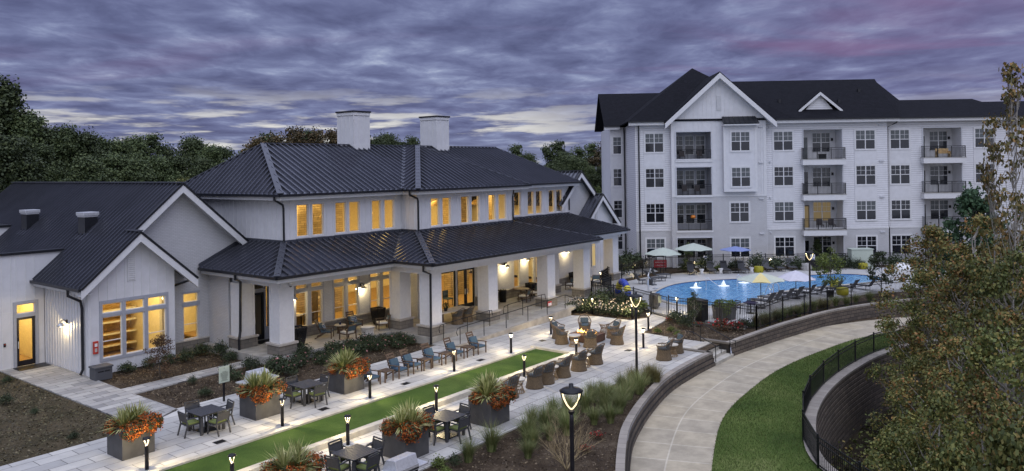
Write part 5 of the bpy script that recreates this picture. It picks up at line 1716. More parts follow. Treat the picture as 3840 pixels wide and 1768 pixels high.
# ------------------------------------------------------------------ planters with yuccas and mums
def yucca(seed, n=130, L=.82):
    r = random.Random(seed)
    b = MB()
    for i in range(n):
        a = r.uniform(0, 2 * PI)
        el = math.acos(1 - r.random() * .92)          # polar angle from vertical
        l = L * r.uniform(.75, 1.1)
        w = .026
        d = Vector((math.sin(el) * math.cos(a), math.sin(el) * math.sin(a), math.cos(el)))
        s_ = Vector((-math.sin(a), math.cos(a), 0))
        p0 = d * .04
        dr = Vector((0, 0, -.10 * math.sin(el) * l))
        p1 = d * l * .55 + dr * .2
        p2 = d * l + dr * 1.5
        b.add([p0 - s_ * w * .7, p0 + s_ * w * .7, p1 + s_ * w, p1 - s_ * w, p2], [(0, 1, 2, 3), (3, 2, 4)])
    return b
def leafblob(n, rx, ry_, rz, size, seed, centers=None, up_=.25):
    """many small quads spread through an uneven mound"""
    g = np.random.default_rng(seed)
    d = g.normal(size=(n, 3)); d /= np.linalg.norm(d, axis=1)[:, None]
    rad = g.uniform(.45, 1.0, n) ** .5
    lump = 1 + .22 * np.sin(d[:, 0] * 5 + seed) * np.cos(d[:, 1] * 6 + seed * 2)
    p = d * (rad * lump)[:, None] * np.array([rx, ry_, rz])
    return quads(p, d, size, g)
def quads(p, nrm, size, g, aspect=1.0):
    n = len(p)
    q = g.normal(size=(n, 3)) * .9 + nrm
    q /= np.linalg.norm(q, axis=1)[:, None]
    a = np.cross(q, g.normal(size=(n, 3))); a /= np.linalg.norm(a, axis=1)[:, None]
    c = np.cross(q, a)
    s_ = (size * g.uniform(.6, 1.25, n))[:, None] * .5
    a = a * s_; c = c * s_ * aspect
    V = np.stack([p - a - c * .5, p + a * .2 - c, p + a + c * .5, p - a * .2 + c], 1).reshape(-1, 3)
    return V
def quadmesh(name, V, mat):
    me = bpy.data.meshes.new(name)
    n = len(V) // 4
    me.vertices.add(n * 4); me.loops.add(n * 4); me.polygons.add(n)
    me.vertices.foreach_set('co', V.astype(np.float32).ravel())
    me.loops.foreach_set('vertex_index', np.arange(n * 4, dtype=np.int32))
    me.polygons.foreach_set('loop_start', np.arange(0, n * 4, 4, dtype=np.int32))
    me.polygons.foreach_set('loop_total', np.full(n, 4, dtype=np.int32))
    me.update(calc_edges=True)
    me.materials.append(MATS[mat])
    return me
def meshobj(name, me, parent=None):
    o = bpy.data.objects.new(name, me)
    COL.objects.link(o)
    if parent is not None:
        o.parent = parent
    return o
pt = thing('planter', 'x', 'planter')
b = MB()
h = .55
b.box(-h, h, -h, h, 0, .05).box(-h, -h + .06, -h, h, .05, 1.03).box(h - .06, h, -h, h, .05, 1.03).box(-h + .06, h - .06, -h, -h + .06, .05, 1.03).box(-h + .06, h - .06, h - .06, h, .05, 1.03)
b.build('planter_box', 'planter_grey', pt)
MB().box(-h + .06, h - .06, -h + .06, h - .06, .05, .95).build('soil', 'soil', pt)
pr = Repeat(pt)
yuc = [yucca(k).build('leaf_rosette', 'yucca_blade') for k in (1, 2, 3)]
for o in yuc:
    COL.objects.unlink(o)
mums = [quadmesh('flower_mound', np.concatenate([leafblob(900, .31, .31, .25, .038, k), leafblob(260, .27, .27, .2, .042, k + 40)]), 'mum_orange') for k in (1, 2)]
mumleaf = [quadmesh('flower_leaves', leafblob(260, .30, .30, .22, .06, k + 9), 'leaf_shrub') for k in (1, 2)]
PL = [('planter_a', (12.72, 26.75), 'the dark planter at the left end of the terrace', 'dark square concrete planter at the left end of the terrace'),
      ('b', (17.75, 26.7), 'the planter between the two left tables', 'dark square planter between the two dining tables on the clubhouse side'),
      ('c', (21.98, 26.6), 'the planter beside the blue cushioned chairs', 'dark square planter at the near end of the blue cushioned chair row'),
      ('d', (18.15, 18.95), 'the planter behind the front grill', 'dark square planter between the front dining table and the front right one'),
      ('e', (22.35, 18.8), 'the planter before the wicker chair row', 'dark square planter at the near end of the wicker chair row'),
      ('f', (13.6, 18.95), 'the planter cut by the bottom edge', 'dark square planter cut by the bottom edge of the picture')]
rr = random.Random(3)
SP = ['left', 'middle', 'right']
for ix, (nm, (x, y), at, l) in enumerate(PL):
    pr.put((x, y, 0), 0, l, 'dark planters on the terrace')
    ys = [(-.30, -.12, 0), (.02, -.30 if ix % 2 else .1, 1), (.32, .18, 2)]
    for k, (dx_, dy_, s_) in enumerate(ys):
        o = thing('yucca', 'spiky yucca on the %s of %s' % (SP[k], at), 'plant', (x + dx_, y + dy_, .97 + rr.uniform(-.03, .08)), rr.uniform(0, 6), 'yuccas in the planters')
        sc = rr.uniform(.9, 1.15)
        o.scale = (sc, sc, sc)
        meshobj('leaf_rosette', yuc[(k + ix) % 3].data, o)
    ms = [(-.22, -.54, .92, 1.25), (.46, -.40, .98, 1.5), (-.5, .15, 1.0, 1.0)] if ix % 2 == 0 else [(-.3, -.52, .95, 1.4), (.48, -.3, 1.0, 1.35), (-.5, .2, 1.02, 1.15)]
    for k, (dx_, dy_, z, sc) in enumerate(ms):
        nmz = ['left', 'right', 'back'][k]
        o = thing('orange_mum', 'orange flowers at the %s of %s' % (nmz, at), 'flowers', (x + dx_, y + dy_, z), rr.uniform(0, 6), 'orange flowers in the planters')
        o.scale = (sc, sc, sc)
        meshobj('flower_mound', mums[k % 2], o)
        meshobj('foliage', mumleaf[k % 2], o)

# ------------------------------------------------------------------ dining tables and chairs
def dining_table():
    t = thing('dining_table', 'x', 'table')
    b = MB()
    for i in range(10):
        y = -.47 + i * .1044
        b.box(-.45, .45, y - .046, y + .046, .715, .74)
    b.box(-.52, -.45, -.52, .52, .708, .742).box(.45, .52, -.52, .52, .708, .742).box(-.45, .45, -.52, -.525 + .004, .71, .742)
    b.box(-.44, .44, -.44, .44, .66, .708)
    b.build('tabletop', 'table_dark', t)
    for sx in (-1, 1):
        for sy in (-1, 1):
            MB().cbox((sx * .44, sy * .44, .33), (.085, .085, .66)).build('leg', 'table_dark', t)
    MB().box(-.3, .3, -.3, .3, 0, .03).lathe([(.05, .03), (.05, .3)], 10).build('umbrella_base', 'black_metal', t)
    return t
def dining_chair():
    """faces +y; backrest at -y"""
    t = thing('dining_chair', 'x', 'chair')
    b = MB().box(-.26, .26, -.24, .24, .38, .425)
    b.build('seat', 'table_dark', t)
    MB().box(-.245, .245, -.21, .235, .425, .495).build('cushion', 'cushion_green', t, bevel=.02)
    for sx in (-1, 1):
        MB().bar((sx * .26, .24, 0), (sx * .25, .22, .64), .045).build('leg', 'table_dark', t)
        MB().bar((sx * .26, -.36, 0), (sx * .26, -.24, .42), .045).bar((sx * .26, -.24, .42), (sx * .26, -.34, .88), .042).build('leg', 'table_dark', t)
        MB().bar((sx * .26, -.27, .645), (sx * .255, .25, .645), .05, .03).build('armrest', 'table_dark', t)
    MB().bar((-.26, -.335, .87), (.26, -.335, .87), .035, .04).bar((-.26, -.315, .80), (.26, -.315, .80), .025, .03).build('top_rail', 'table_dark', t)
    MB().add([(-.24, -.262, .52), (.24, -.262, .52), (.24, -.312, .79), (-.24, -.312, .79), (-.24, -.28, .52), (.24, -.28, .52), (.24, -.33, .79), (-.24, -.33, .79)], [(3, 2, 1, 0), (4, 5, 6, 7), (0, 1, 5, 4), (1, 2, 6, 5), (2, 3, 7, 6), (3, 0, 4, 7)]).build('backrest', 'sling_dark', t)
    return t
dtb = Repeat(dining_table()); dch = Repeat(dining_chair())
TB = [((15.52, 26.78), 'the leftmost dining table', 'dark slatted square table between the left end planter and the second planter'), ((19.9, 26.6), 'the table between the second and third planters', 'dark slatted square table between the second and third planters from the left'),
      ((20.25, 19.05), 'the court side table nearest the wicker chairs', 'dark slatted square table on the court side nearest the wicker chairs'), ((15.98, 18.95), 'the table at the bottom edge', 'dark slatted square table at the bottom edge beside the front grill')]
for (x, y), at, l in TB:
    dtb.put((x, y, 0), 0, l, 'dining tables on the terrace')
    for dx_, dy_, rz, side in ((0, -.62, 0, 'near'), (.66, 0, PI / 2, 'right'), (0, .66, PI, 'far'), (-.62, 0, -PI / 2, 'left')):
        dch.put((x + dx_ + rnd.uniform(-.07, .07), y + dy_ + rnd.uniform(-.06, .06), 0), rz + rnd.uniform(-.2, .2), 'green cushioned armchair, %s side of %s' % (side, at), 'green cushioned dining chairs')

# ------------------------------------------------------------------ slatted lounge chairs with blue cushions
def lounge_chair(cush='cushion_blue', patt=False):
    """faces -y, back leans to +y"""
    t = thing('lounge_chair', 'x', 'chair')
    f = MB()
    for i in range(5):
        f.box(-.27, .27, -.34 + i * .13, -.24 + i * .13, .30 + i * .0, .325)
    f.build('seat', 'wood_brown', t)
    for sx in (-1, 1):
        MB().bar((sx * .30, -.36, 0), (sx * .30, -.36, .56), .05).build('leg', 'wood_brown', t)
        MB().bar((sx * .29, .55, 0), (sx * .29, -.1, .36), .05, .06).build('leg', 'wood_brown', t)
        MB().bar((sx * .31, -.42, .575), (sx * .30, .36, .555), .075, .03).build('armrest', 'wood_brown', t)
    b = MB()
    for sx in (-1, 1):
        b.bar((sx * .25, .22, .28), (sx * .22, .56, 1.0), .045, .04)
    for i in range(6):
        k = .12 + i * .165
        b.bar((-.24, .22 + .34 * k, .28 + .72 * k), (.24, .22 + .34 * k, .28 + .72 * k), .02, .085, (0, .43, .9))
    b.build('backrest', 'wood_brown', t)
    MB().box(-.26, .26, -.37, .22, .327, .42).build('seat_cushion', cush, t, bevel=.03)
    MB().cbox((0, .23, .60), (.50, .12, .40), 0, -.42).build('back_cushion', cush, t, bevel=.035)
    return t
lch = Repeat(lounge_chair())
side = thing('side_table', 'x', 'table')
b = MB()
for i in range(5):
    b.box(-.27, .27, -.25 + i * .105, -.155 + i * .105, .48, .505)
b.build('tabletop', 'wood_brown', side)
for sx in (-1, 1):
    for sy in (-1, 1):
        MB().cbox((sx * .24, sy * .22, .24), (.05, .05, .48)).build('leg', 'wood_brown', side)
MB().box(-.24, .24, -.22, .22, .44, .478).build('apron', 'wood_brown', side)
sdt = Repeat(side)
LC = ['first', 'second', 'third', 'fourth', 'fifth', 'last']
for i, x in enumerate((23.1, 24.78, 25.72, 27.12, 28.7, 30.36)):
    lch.put((x, 26.35 + rnd.uniform(-.05, .05), 0), rnd.uniform(-.12, .12), 'brown slatted lounge chair with blue cushions, %s from the planter' % LC[i], 'blue cushioned lounge chairs beside the court')
for x, l in ((23.93, 'between the first and second blue cushioned chairs'), (26.4, 'between the third and fourth blue cushioned chairs'), (27.9, 'between the fourth and fifth blue cushioned chairs'), (29.5, 'between the last two blue cushioned chairs')):
    sdt.put((x, 26.2, 0), 0, 'small brown slatted side table ' + l, 'side tables in the lounge chair row')

# ------------------------------------------------------------------ wicker chairs
def wicker_chair(cush, pillow):
    """faces +y; shell back at -y"""
    t = thing('wicker_chair', 'x', 'chair')
    n = 22
    b = MB()
    b.lathe([(.345, 0), (.335, .06), (.30, .2), (.285, .34), (.30, .42), (.29, .44)], n).build('base', 'wicker', t, smooth=True)
    # wrapped rim: arms rising to a rounded back
    rim = []
    for i in range(25):
        a = -PI * .5 + (i / 24 - .5) * PI * 1.62
        k = max(0, math.cos((i / 24 - .5) * PI * 1.62))
        r_ = .33 + .05 * k
        rim.append((r_ * math.cos(a), r_ * math.sin(a) * 1.03 - .05 * k, .62 + .30 * k ** 1.5))
    MB().tube(rim, .022, 7).build('rim', 'wicker_dark', t, smooth=True)
    w = MB()
    for i in range(1, 24):
        p = rim[i]
        a = math.atan2(p[1], p[0])
        q = (.29 * math.cos(a), .29 * math.sin(a), .43)
        for j in (-1.6, 1.6):
            i2 = min(24, max(0, int(i + j)))
            w.bar(q, rim[i2], .011, .011)
    w.build('lattice', 'wicker_dark', t)
    MB().lathe([(.0, .44), (.26, .44), (.285, .47), (.28, .52), (.0, .535)], n, cap=False).build('seat_cushion', cush, t, smooth=True)
    MB().cbox((0, -.20, .66), (.40, .11, .27), 0, .25).build('pillow', pillow, t, bevel=.04)
    return t
def drum_table():
    t = thing('wicker_table', 'x', 'table')
    MB().lathe([(.0, .50), (.30, .50), (.31, .515), (.30, .54), (.0, .545)], 20, cap=False).build('tabletop', 'table_pale', t)
    w = MB()
    for i in range(18):
        a = 2 * PI * i / 18
        a2 = a + .7
        w.tube([(.27 * math.cos(a), .27 * math.sin(a), .0), (.17 * math.cos(a + .35), .17 * math.sin(a + .35), .28), (.26 * math.cos(a2), .26 * math.sin(a2), .5)], .012, 5)
    for z, r_ in ((.02, .275), (.28, .175), (.48, .26)):
        w.tube([(r_ * math.cos(2 * PI * k / 20), r_ * math.sin(2 * PI * k / 20), z) for k in range(21)], .016, 5)
    w.build('frame', 'wicker_tan', t)
    return t
wch = Repeat(wicker_chair('cushion_slate', 'cushion_slate')); wtb = Repeat(drum_table())
GW = 'wicker chairs on the terrace'
fx, fy_ = 35.85, 23.05
FC = [((34.55, 23.85), 'left of the fire pit with its back to the ramp'), ((35.55, 24.75), 'behind the fire pit on its left'), ((37.25, 24.1), 'behind the fire pit facing the camera'), ((34.75, 22.15), 'in front of the fire pit seen from behind'), ((36.15, 21.35), 'right of the fire pit nearest the lamp post'), ((37.35, 22.3), 'behind the fire pit on its right')]
for (x, y), l in FC:
    a = math.atan2(fy_ - y, fx - x) - PI / 2
    wch.put((x, y, 0), a, 'woven wicker barrel chair ' + l, GW, 1.12)
wtb.put((34.45, 22.95, 0), 0, 'round wicker drum table at the left front of the fire pit', 'wicker drum tables', 1.1)
wtb.put((38.0, 23.25, 0), 1, 'round wicker drum table behind the fire pit between two chairs', 'wicker drum tables', 1.1)
RC = [(25.25, 'closest to the planter'), (27.0, 'second from the planter'), (27.85, 'third from the planter'), (29.15, 'third from the far end'), (30.5, 'second from the far end'), (31.95, 'at the far end')]
for i, (x, l) in enumerate(RC):
    wch.put((x, 20.1, 0), rnd.uniform(-.25, .25), 'wicker barrel chair facing the court lawn, %s of the row' % l, GW, 1.15)
for x, l in ((26.0, 'after the first wicker chair of the court row'), (28.5, 'in the middle of the wicker chair court row'), (31.2, 'between the last two wicker chairs of the court row')):
    wtb.put((x, 20.25, 0), x, 'round pale topped wicker drum table ' + l, 'wicker drum tables', 1.1)
for (x, y), rz, l in (((34.55, 17.75), .3, 'wicker barrel chair of the separate pair, nearest the curved wall'), ((36.2, 17.9), .9, 'wicker barrel chair of the separate pair, nearest the steps')):
    wch.put((x, y, 0), rz, l, GW, 1.15)
wtb.put((35.4, 17.75, 0), 2, 'round wicker drum table between the separate pair of wicker chairs', 'wicker drum tables', 1.1)
t = thing('fire_pit', 'long rusty brown fire pit table with yellow flames', 'fire pit', (fx, fy_, 0), .0)
b = MB()
b.box(-.62, .62, -.78, -.2, .04, .42).box(-.62, .62, .2, .78, .04, .42).box(-.62, -.2, -.2, .2, .04, .42).box(.2, .62, -.2, .2, .04, .42).box(-.2, .2, -.2, .2, .04, .34)
b.build('table_body', 'firepit_rust', t)
MB().box(-.55, .55, -.7, .7, 0, .04).build('plinth', 'black_metal', t)
b = MB()
for i in range(15):
    y = -.55 + i * .078
    hh = rnd.uniform(.07, .24)
    x = rnd.uniform(-.09, .09)
    b.lathe([(.01, 0), (.05, .03), (.042, hh * .4), (.018, hh * .75), (.002, hh)], 7, (x, y, .42))
b.build('flame', 'flame', t, smooth=True)
MB().box(-.14, .14, -.6, .6, .42, .435).build('burner', 'black_metal', t)
lamp((fx, fy_, .72), 26, (1, .55, .18), .2)
for k, (x, y, l) in enumerate(((15.1, 25.2, 'small black drain grate before the left dining table'), (19.67, 25.2, 'small black drain grate before the second dining table'), (24.14, 25.15, 'small black drain grate before the first blue chairs'), (29.28, 25.12, 'small black drain grate near the last blue chairs'), (34.5, 25.1, 'small black drain grate left of the fire pit'), (35.2, 20.1, 'small black drain grate right of the fire pit near the pair of wicker chairs'), (18.2, 20.6, 'small black drain grate behind the front dining table'))):
    t = thing('drain_grate', l, 'drain', (x, y, .005), 0, 'drain grates in the paving')
    MB().box(-.2, .2, -.15, .15, 0, .006).build('grate', 'black_metal', t)
    b = MB()
    for i in range(6):
        b.box(-.17, .17, -.12 + i * .045, -.105 + i * .045, .006, .01)
    b.build('bar_grid', 'bronze_post', t)

# ------------------------------------------------------------------ grills, sign, bin
def grill(loc, rz, l, counter=True):
    t = thing('grill', l, 'grill', loc, rz, 'steel grills')
    b = MB()
    b.box(-.42, .42, -.32, .32, .86, 1.02)
    b.build('firebox', 'steel', t)
    v = [(-.42, -.30, 1.02), (.42, -.30, 1.02), (.42, .30, 1.02), (-.42, .30, 1.02), (-.42, -.16, 1.26), (.42, -.16, 1.26), (.42, .20, 1.30), (-.42, .20, 1.30)]
    MB().add(v, [(0, 3, 2, 1), (4, 5, 6, 7), (0, 1, 5, 4), (1, 2, 6, 5), (2, 3, 7, 6), (3, 0, 4, 7)]).build('lid', 'steel', t, bevel=.015)
    MB().tube([(-.34, -.27, 1.17), (-.34, -.31, 1.15), (.34, -.31, 1.15), (.34, -.27, 1.17)], .014, 6).build('handle', 'black_metal', t)
    for i in range(4):
        MB().lathe([(.028, 0), (.028, .03)], 10, (0, 0, 0)).build('knob', 'black_metal', t).matrix_local = Matrix.Translation((-.3 + i * .2, -.32, .94)) @ Matrix.Rotation(PI / 2, 4, 'X')
    if counter:
        MB().box(-.85, .85, -.38, .4, .80, .86).build('countertop', 'porch_concrete', t)
        MB().box(-.78, .78, -.32, .34, 0, .80).build('cabinet', 'stone_block', t)
    else:
        MB().box(-.82, .82, -.32, .32, .88, .93).build('side_shelf', 'steel', t)
        MB().box(-.4, .4, -.3, .3, .1, .86).build('cart', 'black_metal', t)
    return t
grill((18.75, 28.35, 0), 0, 'steel grill with closed lid behind the second planter from the left', False)
grill((15.6, 16.5, -.03), PI, 'free standing steel grill at the bottom edge of the picture before the planter', False)
t = thing('rules_sign', 'pale rules sign on a dark post in the mulch bed', 'sign', (17.9, 29.5, -.03), 0)
MB().box(-.035, .035, -.03, .03, 0, .95).build('post', 'bronze_post', t)
MB().box(-.24, .24, -.06, -.03, .82, 1.5).build('panel', 'sign_cream', t, bevel=.01)
b = MB()
for i in range(9):
    w = rnd.uniform(.1, .18) if i else .1
    b.box(-w, w, -.066, -.06, 1.28 - i * .045 - .012, 1.28 - i * .045)
b.lathe([(.0, -.004), (.02, 0), (.0, .02)], 6, (0, -.063, 1.42))
b.build('lettering', 'sign_text', t)
t = thing('storage_bin', 'dark grey hose storage box with dark vents beside the small gable', 'bin', (16.55, 37.55, -.03), 0)
MB().box(-.42, .35, -.3, .3, 0, .56).build('box_body', 'lounge_sling', t, bevel=.01)
MB().box(-.46, .39, -.34, .34, .56, .64).build('lid', 'lounge_sling', t, bevel=.015)
MB().box(-.3, -.05, -.305, -.298, .38, .44).box(.0, .25, -.305, -.298, .38, .44).build('vent_slot', 'gutter_black', t)

# ------------------------------------------------------------------ porch furniture
PF = .352
def pot(name, x, y, l, m, s_=1.0, square=True, grp=None):
    t = thing(name, l, 'plant pot', (x, y, PF), .0, grp)
    if square:
        b = MB()
        prof = [(.26, 0), (.34, .2), (.42, .7), (.45, 1.0), (.45, 1.06), (.39, 1.06), (.37, .96)]
        b.lathe([(r_ * s_ * 1.1, z * s_) for r_, z in prof], 4, cap=True)
        o = b.build('pot_body', m, t, bevel=.03)
        o.rotation_euler.z = PI / 4
    else:
        MB().lathe([(r_ * s_, z * s_) for r_, z in [(.22, 0), (.34, .25), (.36, .6), (.27, .95), (.31, 1.0), (.27, 1.0), (.25, .9)]], 18).build('pot_body', m, t, smooth=True)
    MB().box(-.28 * s_, .28 * s_, -.28 * s_, .28 * s_, .9 * s_, .97 * s_).build('soil', 'soil', t)
    return t
pot('large_pot', 24.95, 34.0, 'tall glossy black square pot beside the front corner column', 'pot_glaze', .98, True, 'large black porch pots')
pot('large_pot', 31.2, 34.75, 'tall glossy black square pot under the lit wall lamp between porch windows', 'pot_glaze', .95, True, 'large black porch pots')
pot('large_pot', 44.2, 33.1, 'glossy black square pot on the second porch near the tall windows', 'pot_glaze', .9, True, 'large black porch pots')
pot('large_pot', 50.1, 33.3, 'glossy black square pot at the far end of the porch', 'pot_glaze', .95, True, 'large black porch pots')
pot('round_pot', 40.2, 33.3, 'tall round dark blue pot left of the black bin', 'pot_blue', 1.0, False)
t = thing('waste_bin', 'round black waste bin against the porch wall below a wall lamp', 'bin', (41.3, 33.35, PF))
MB().lathe([(.24, 0), (.26, .7), (.27, .72)], 18).build('bin_body', 'black_metal', t, smooth=True)
MB().lathe([(.28, .72), (.28, .78), (.2, .86), (.12, .86), (.1, .8)], 18).build('lid', 'black_metal', t, smooth=True)
lc2 = lounge_chair('cushion_slate')
lc2.location = (27.1, 34.45, PF); lc2.rotation_euler.z = .7
lc2['label'] = 'dark slatted porch chair with slate cushions near the black corner pot'; lc2['group'] = 'dark porch chairs with cushions'
MB().cbox((0, .08, .6), (.38, .12, .36), .1, -.35).build('pillow', 'cushion_pattern', lc2, bevel=.04)
dup(lc2, (29.35, 34.7, PF), -.15, 'dark slatted porch chair with a patterned pillow beside the small round table', 'dark porch chairs with cushions')
def patio_chair():
    """faces +y"""
    t = thing('patio_chair', 'x', 'chair')
    MB().box(-.3, .3, -.28, .3, .3, .35).build('seat', 'wood_brown', t)
    MB().box(-.27, .27, -.24, .3, .35, .45).build('seat_cushion', 'cushion_white', t, bevel=.03)
    for sx in (-1, 1):
        MB().bar((sx * .31, .3, 0), (sx * .31, .28, .56), .05).build('leg', 'wood_brown', t)
        MB().bar((sx * .31, -.34, 0), (sx * .31, -.3, .56), .05).build('leg', 'wood_brown', t)
        MB().bar((sx * .31, -.32, .57), (sx * .31, .32, .57), .06, .035).build('armrest', 'wood_brown', t)
    b = MB()
    for sx in (-1, 1):
        b.bar((sx * .28, -.28, .35), (sx * .27, -.40, .8), .04)
    b.bar((-.28, -.40, .8), (.28, -.40, .8), .04, .05)
    b.build('back_frame', 'wood_brown', t)
    MB().cbox((0, -.345, .63), (.52, .02, .28), 0, .25).build('backrest', 'cushion_slate', t)
    return t
pch = Repeat(patio_chair())
for x, y, rz, l in ((27.55, 33.15, 0, 'wooden patio chair with white cushion seen from behind near the stump table'), (30.45, 33.55, 1.1, 'wooden patio chair with white cushion left of the second column'),
                    (42.2, 32.2, .2, 'wooden chair with pale cushion at the porch dining table, nearest side'), (43.8, 32.6, 1.2, 'wooden chair with pale cushion at the porch dining table, right side'),
                    (48.3, 32.4, 1.6, 'wooden porch chair near the far black pot'), (50.6, 31.6, 2.2, 'wooden porch chair between the last two columns')):
    pch.put((x, y, PF), rz, l, 'wooden patio chairs on the porch')
t = thing('round_table', 'small round pale topped table between the dark porch chairs', 'table', (28.35, 34.75, PF))
MB().lathe([(0, .44), (.32, .44), (.33, .47), (.0, .48)], 18, cap=False).build('tabletop', 'table_pale', t)
MB().lathe([(.2, 0), (.16, .1), (.2, .44)], 14).build('base', 'wood_brown', t)
t = thing('lantern', 'tiny dark lantern on the small round porch table', 'lantern', (28.35, 34.75, PF + .482))
MB().lathe([(.05, 0), (.06, .02), (.05, .1), (.02, .14)], 10).build('body', 'pot_blue', t)
MB().lathe([(.015, .14), (.02, .17)], 8).build('neck', 'steel', t)
t = thing('stump_table', 'pale carved stone stump table in front of the porch chairs', 'table', (29.0, 33.2, PF))
b = MB()
n = 18
prof = [(.36, 0), (.33, .12), (.35, .3), (.4, .42)]
b.lathe(prof, n)
b.v = [(x * (1 + .07 * math.sin(5 * math.atan2(y, x))), y * (1 + .07 * math.sin(5 * math.atan2(y, x))), z) for x, y, z in b.v]
b.build('stump', 'boulder', t, smooth=False)
MB().lathe([(0, .42), (.36, .42), (.36, .43), (0, .435)], 16, cap=False).build('tabletop', 'cushion_white', t)
t = thing('porch_table', 'long wooden table with a potted plant behind the ramp railing', 'table', (34.2, 31.6, PF))
MB().box(-1.3, 1.3, -.45, .45, .7, .76).build('tabletop', 'table_pale', t)
for sx in (-1, 1):
    MB().box(sx * 1.1 - .06, sx * 1.1 + .06, -.35, .35, 0, .7).build('leg', 'wood_brown', t)
for x, y, rz, l in ((34.0, 30.95, 0, 'dark wicker dining chair on the near side of the long porch table'), (34.9, 30.95, 0, 'dark wicker dining chair at the right end of the long porch table'), (33.2, 32.3, PI, 'dark wicker dining chair behind the long porch table')):
    o = wch.put((x, y, PF), rz, l, 'wicker chairs at the long porch table', 1.05)
t = thing('potted_plant', 'small potted plant standing on the long porch table', 'plant', (33.6, 31.5, PF + .762))
MB().lathe([(.1, 0), (.13, .18), (.11, .18)], 12).build('pot_body', 'pot_glaze', t)
meshobj('foliage', quadmesh('foliage', leafblob(120, .2, .2, .2, .08, 5) + np.array([0, 0, .32]), 'leaf_shrub'), t)
t = thing('porch_dining_table', 'wooden dining table on the porch before the pot', 'table', (42.9, 33.0, PF))
MB().lathe([(0, .7), (.6, .7), (.6, .745), (0, .75)], 20, cap=False).build('tabletop', 'wood_brown', t)
MB().lathe([(.3, 0), (.3, .03), (.06, .06), (.06, .7)], 12).build('pedestal', 'wood_brown', t)

# ------------------------------------------------------------------ railings of the ramp and steps
def rail(name, l, pts, posts, r=.022, low=None):
    t = thing(name, l, 'handrail', (pts[0][0], pts[0][1], 0))
    o = Vector(t.location)
    MB().tube([Vector(p) - o for p in pts], r, 7).build('top_rail', 'black_metal', t)
    if low:
        MB().tube([Vector(p) - o - Vector((0, 0, low)) for p in pts], r * .8, 6).build('mid_rail', 'black_metal', t)
    for x, y, z0, z1 in posts:
        MB().tube([Vector((x, y, z0)) - o, Vector((x, y, z1)) - o], r, 7).build('post', 'black_metal', t)
    return t
rz_ = lambda x: .02 + (x - 30.4) * (.38 / 10.9)
P = [(x, 28.12, rz_(x)) for x in (31.1, 33.1, 35.1, 37.2, 39.2, 41.2)]
rail('ramp_handrail', 'long black handrail on the outer edge of the porch ramp', [(30.9, 28.12, .55), (30.8, 28.12, .75), (30.9, 28.12, .93)] + [(x, y, z + .92) for x, y, z in P] + [(43.0, 28.3, .75)], [(x, y, z, z + .92) for x, y, z in P] + [(43.0, 28.3, 0, .75)])
P = [(x, 29.45, rz_(x)) for x in (31.2, 33.2, 35.2)]
rail('ramp_handrail', 'black handrail of the ramp between the third and fourth columns', [(30.9, 29.45, .55), (30.85, 29.45, .75), (30.95, 29.45, .95)] + [(x, y, z + .92) for x, y, z in P] + [(35.4, 29.45, 1.1), (35.45, 29.45, .8)], [(x, y, z, z + .92) for x, y, z in P])
P = [(x, 29.5, rz_(x)) for x in (37.0, 38.5, 40.5)]
rail('ramp_handrail', 'black handrail of the ramp before the waste bin and dining table', [(36.6, 29.5, .65), (36.55, 29.5, .9), (36.65, 29.5, 1.12)] + [(x, y, z + .92) for x, y, z in P] + [(40.9, 29.5, 1.28), (40.95, 29.5, .95)], [(x, y, z, z + .92) for x, y, z in P])
t = thing('notice_sign', 'red and white notice sign hanging on the ramp railing', 'sign', (39.4, 28.06, .95))
MB().box(-.2, .2, -.015, .015, -.05, .22).build('panel', 'sign_red', t)
MB().box(-.16, -.02, -.02, -.015, -.04, .12).box(.02, .16, -.02, -.015, -.04, .12).build('notice', 'sign_white', t)
rail('step_handrail', 'black handrail on the left of the terrace steps', [(37.3, 18.15, .0), (37.3, 18.15, .88), (37.3, 17.5, .9), (37.3, 16.2, .32), (37.3, 15.95, .3), (37.3, 15.95, .0)], [(37.3, 18.15, 0, .88), (37.3, 16.25, -.62, .33)])
rail('step_handrail', 'black handrail on the right of the terrace steps', [(39.15, 18.3, .3), (39.15, 18.35, .9), (39.15, 17.6, .92), (39.15, 16.2, .32), (39.15, 15.95, .3), (39.15, 15.95, .0)], [(39.15, 17.9, 0, .9), (39.15, 16.25, -.62, .33)])
# ------------------------------------------------------------------ fences
def fence(name, l, pts, h=1.4, picket=.11, z=0, post_step=2.4, gap=None):
    """black metal picket fence; pts are (x, y, z)"""
    t = thing(name, l, 'fence', tuple(pts[0]))
    o = Vector(pts[0])
    rl = MB(); pk = MB(); posts = []
    for a, c in zip(pts, pts[1:]):
        a = Vector(a) - o; c = Vector(c) - o
        d = c - a
        L = d.length
        for zz in (.12, h - .22, h - .05):
            rl.bar(a + Vector((0, 0, zz)), c + Vector((0, 0, zz)), .03, .035)
        k = picket
        while k < L:
            p = a + d * (k / L)
            pk.box(p.x - .008, p.x + .008, p.y - .008, p.y + .008, p.z + .06, p.z + h - .02)
            k += picket
        m = max(1, round(L / post_step))
        for i in range(m):
            posts.append(a + d * (i / m))
    posts.append(Vector(pts[-1]) - o)
    rl.build('rail', 'black_metal', t)
    pk.build('picket_panel', 'black_metal', t)
    for p in posts:
        MB().box(p.x - .03, p.x + .03, p.y - .03, p.y + .03, p.z - .05, p.z + h + .05).build('post', 'black_metal', t)
    return t
fence('pool_fence', 'black picket pool fence along the curved wall above the lower path', [(42.98, 16.25, .13), (46.6, 16.0, .15), (48.9, 15.45, .16), (51.3, 14.75, .17), (53.6, 13.9, .18), (56.2, 12.65, .2), (59, 10.8, .2), (63, 7.2, .2), (67, 3, .2)])
fence('pool_fence', 'black picket pool fence between the shrub bed and the pool planter', [(43.65, 22.05, .05), (43.45, 20.5, .06), (43.15, 18.5, .08), (42.98, 16.25, .1)])
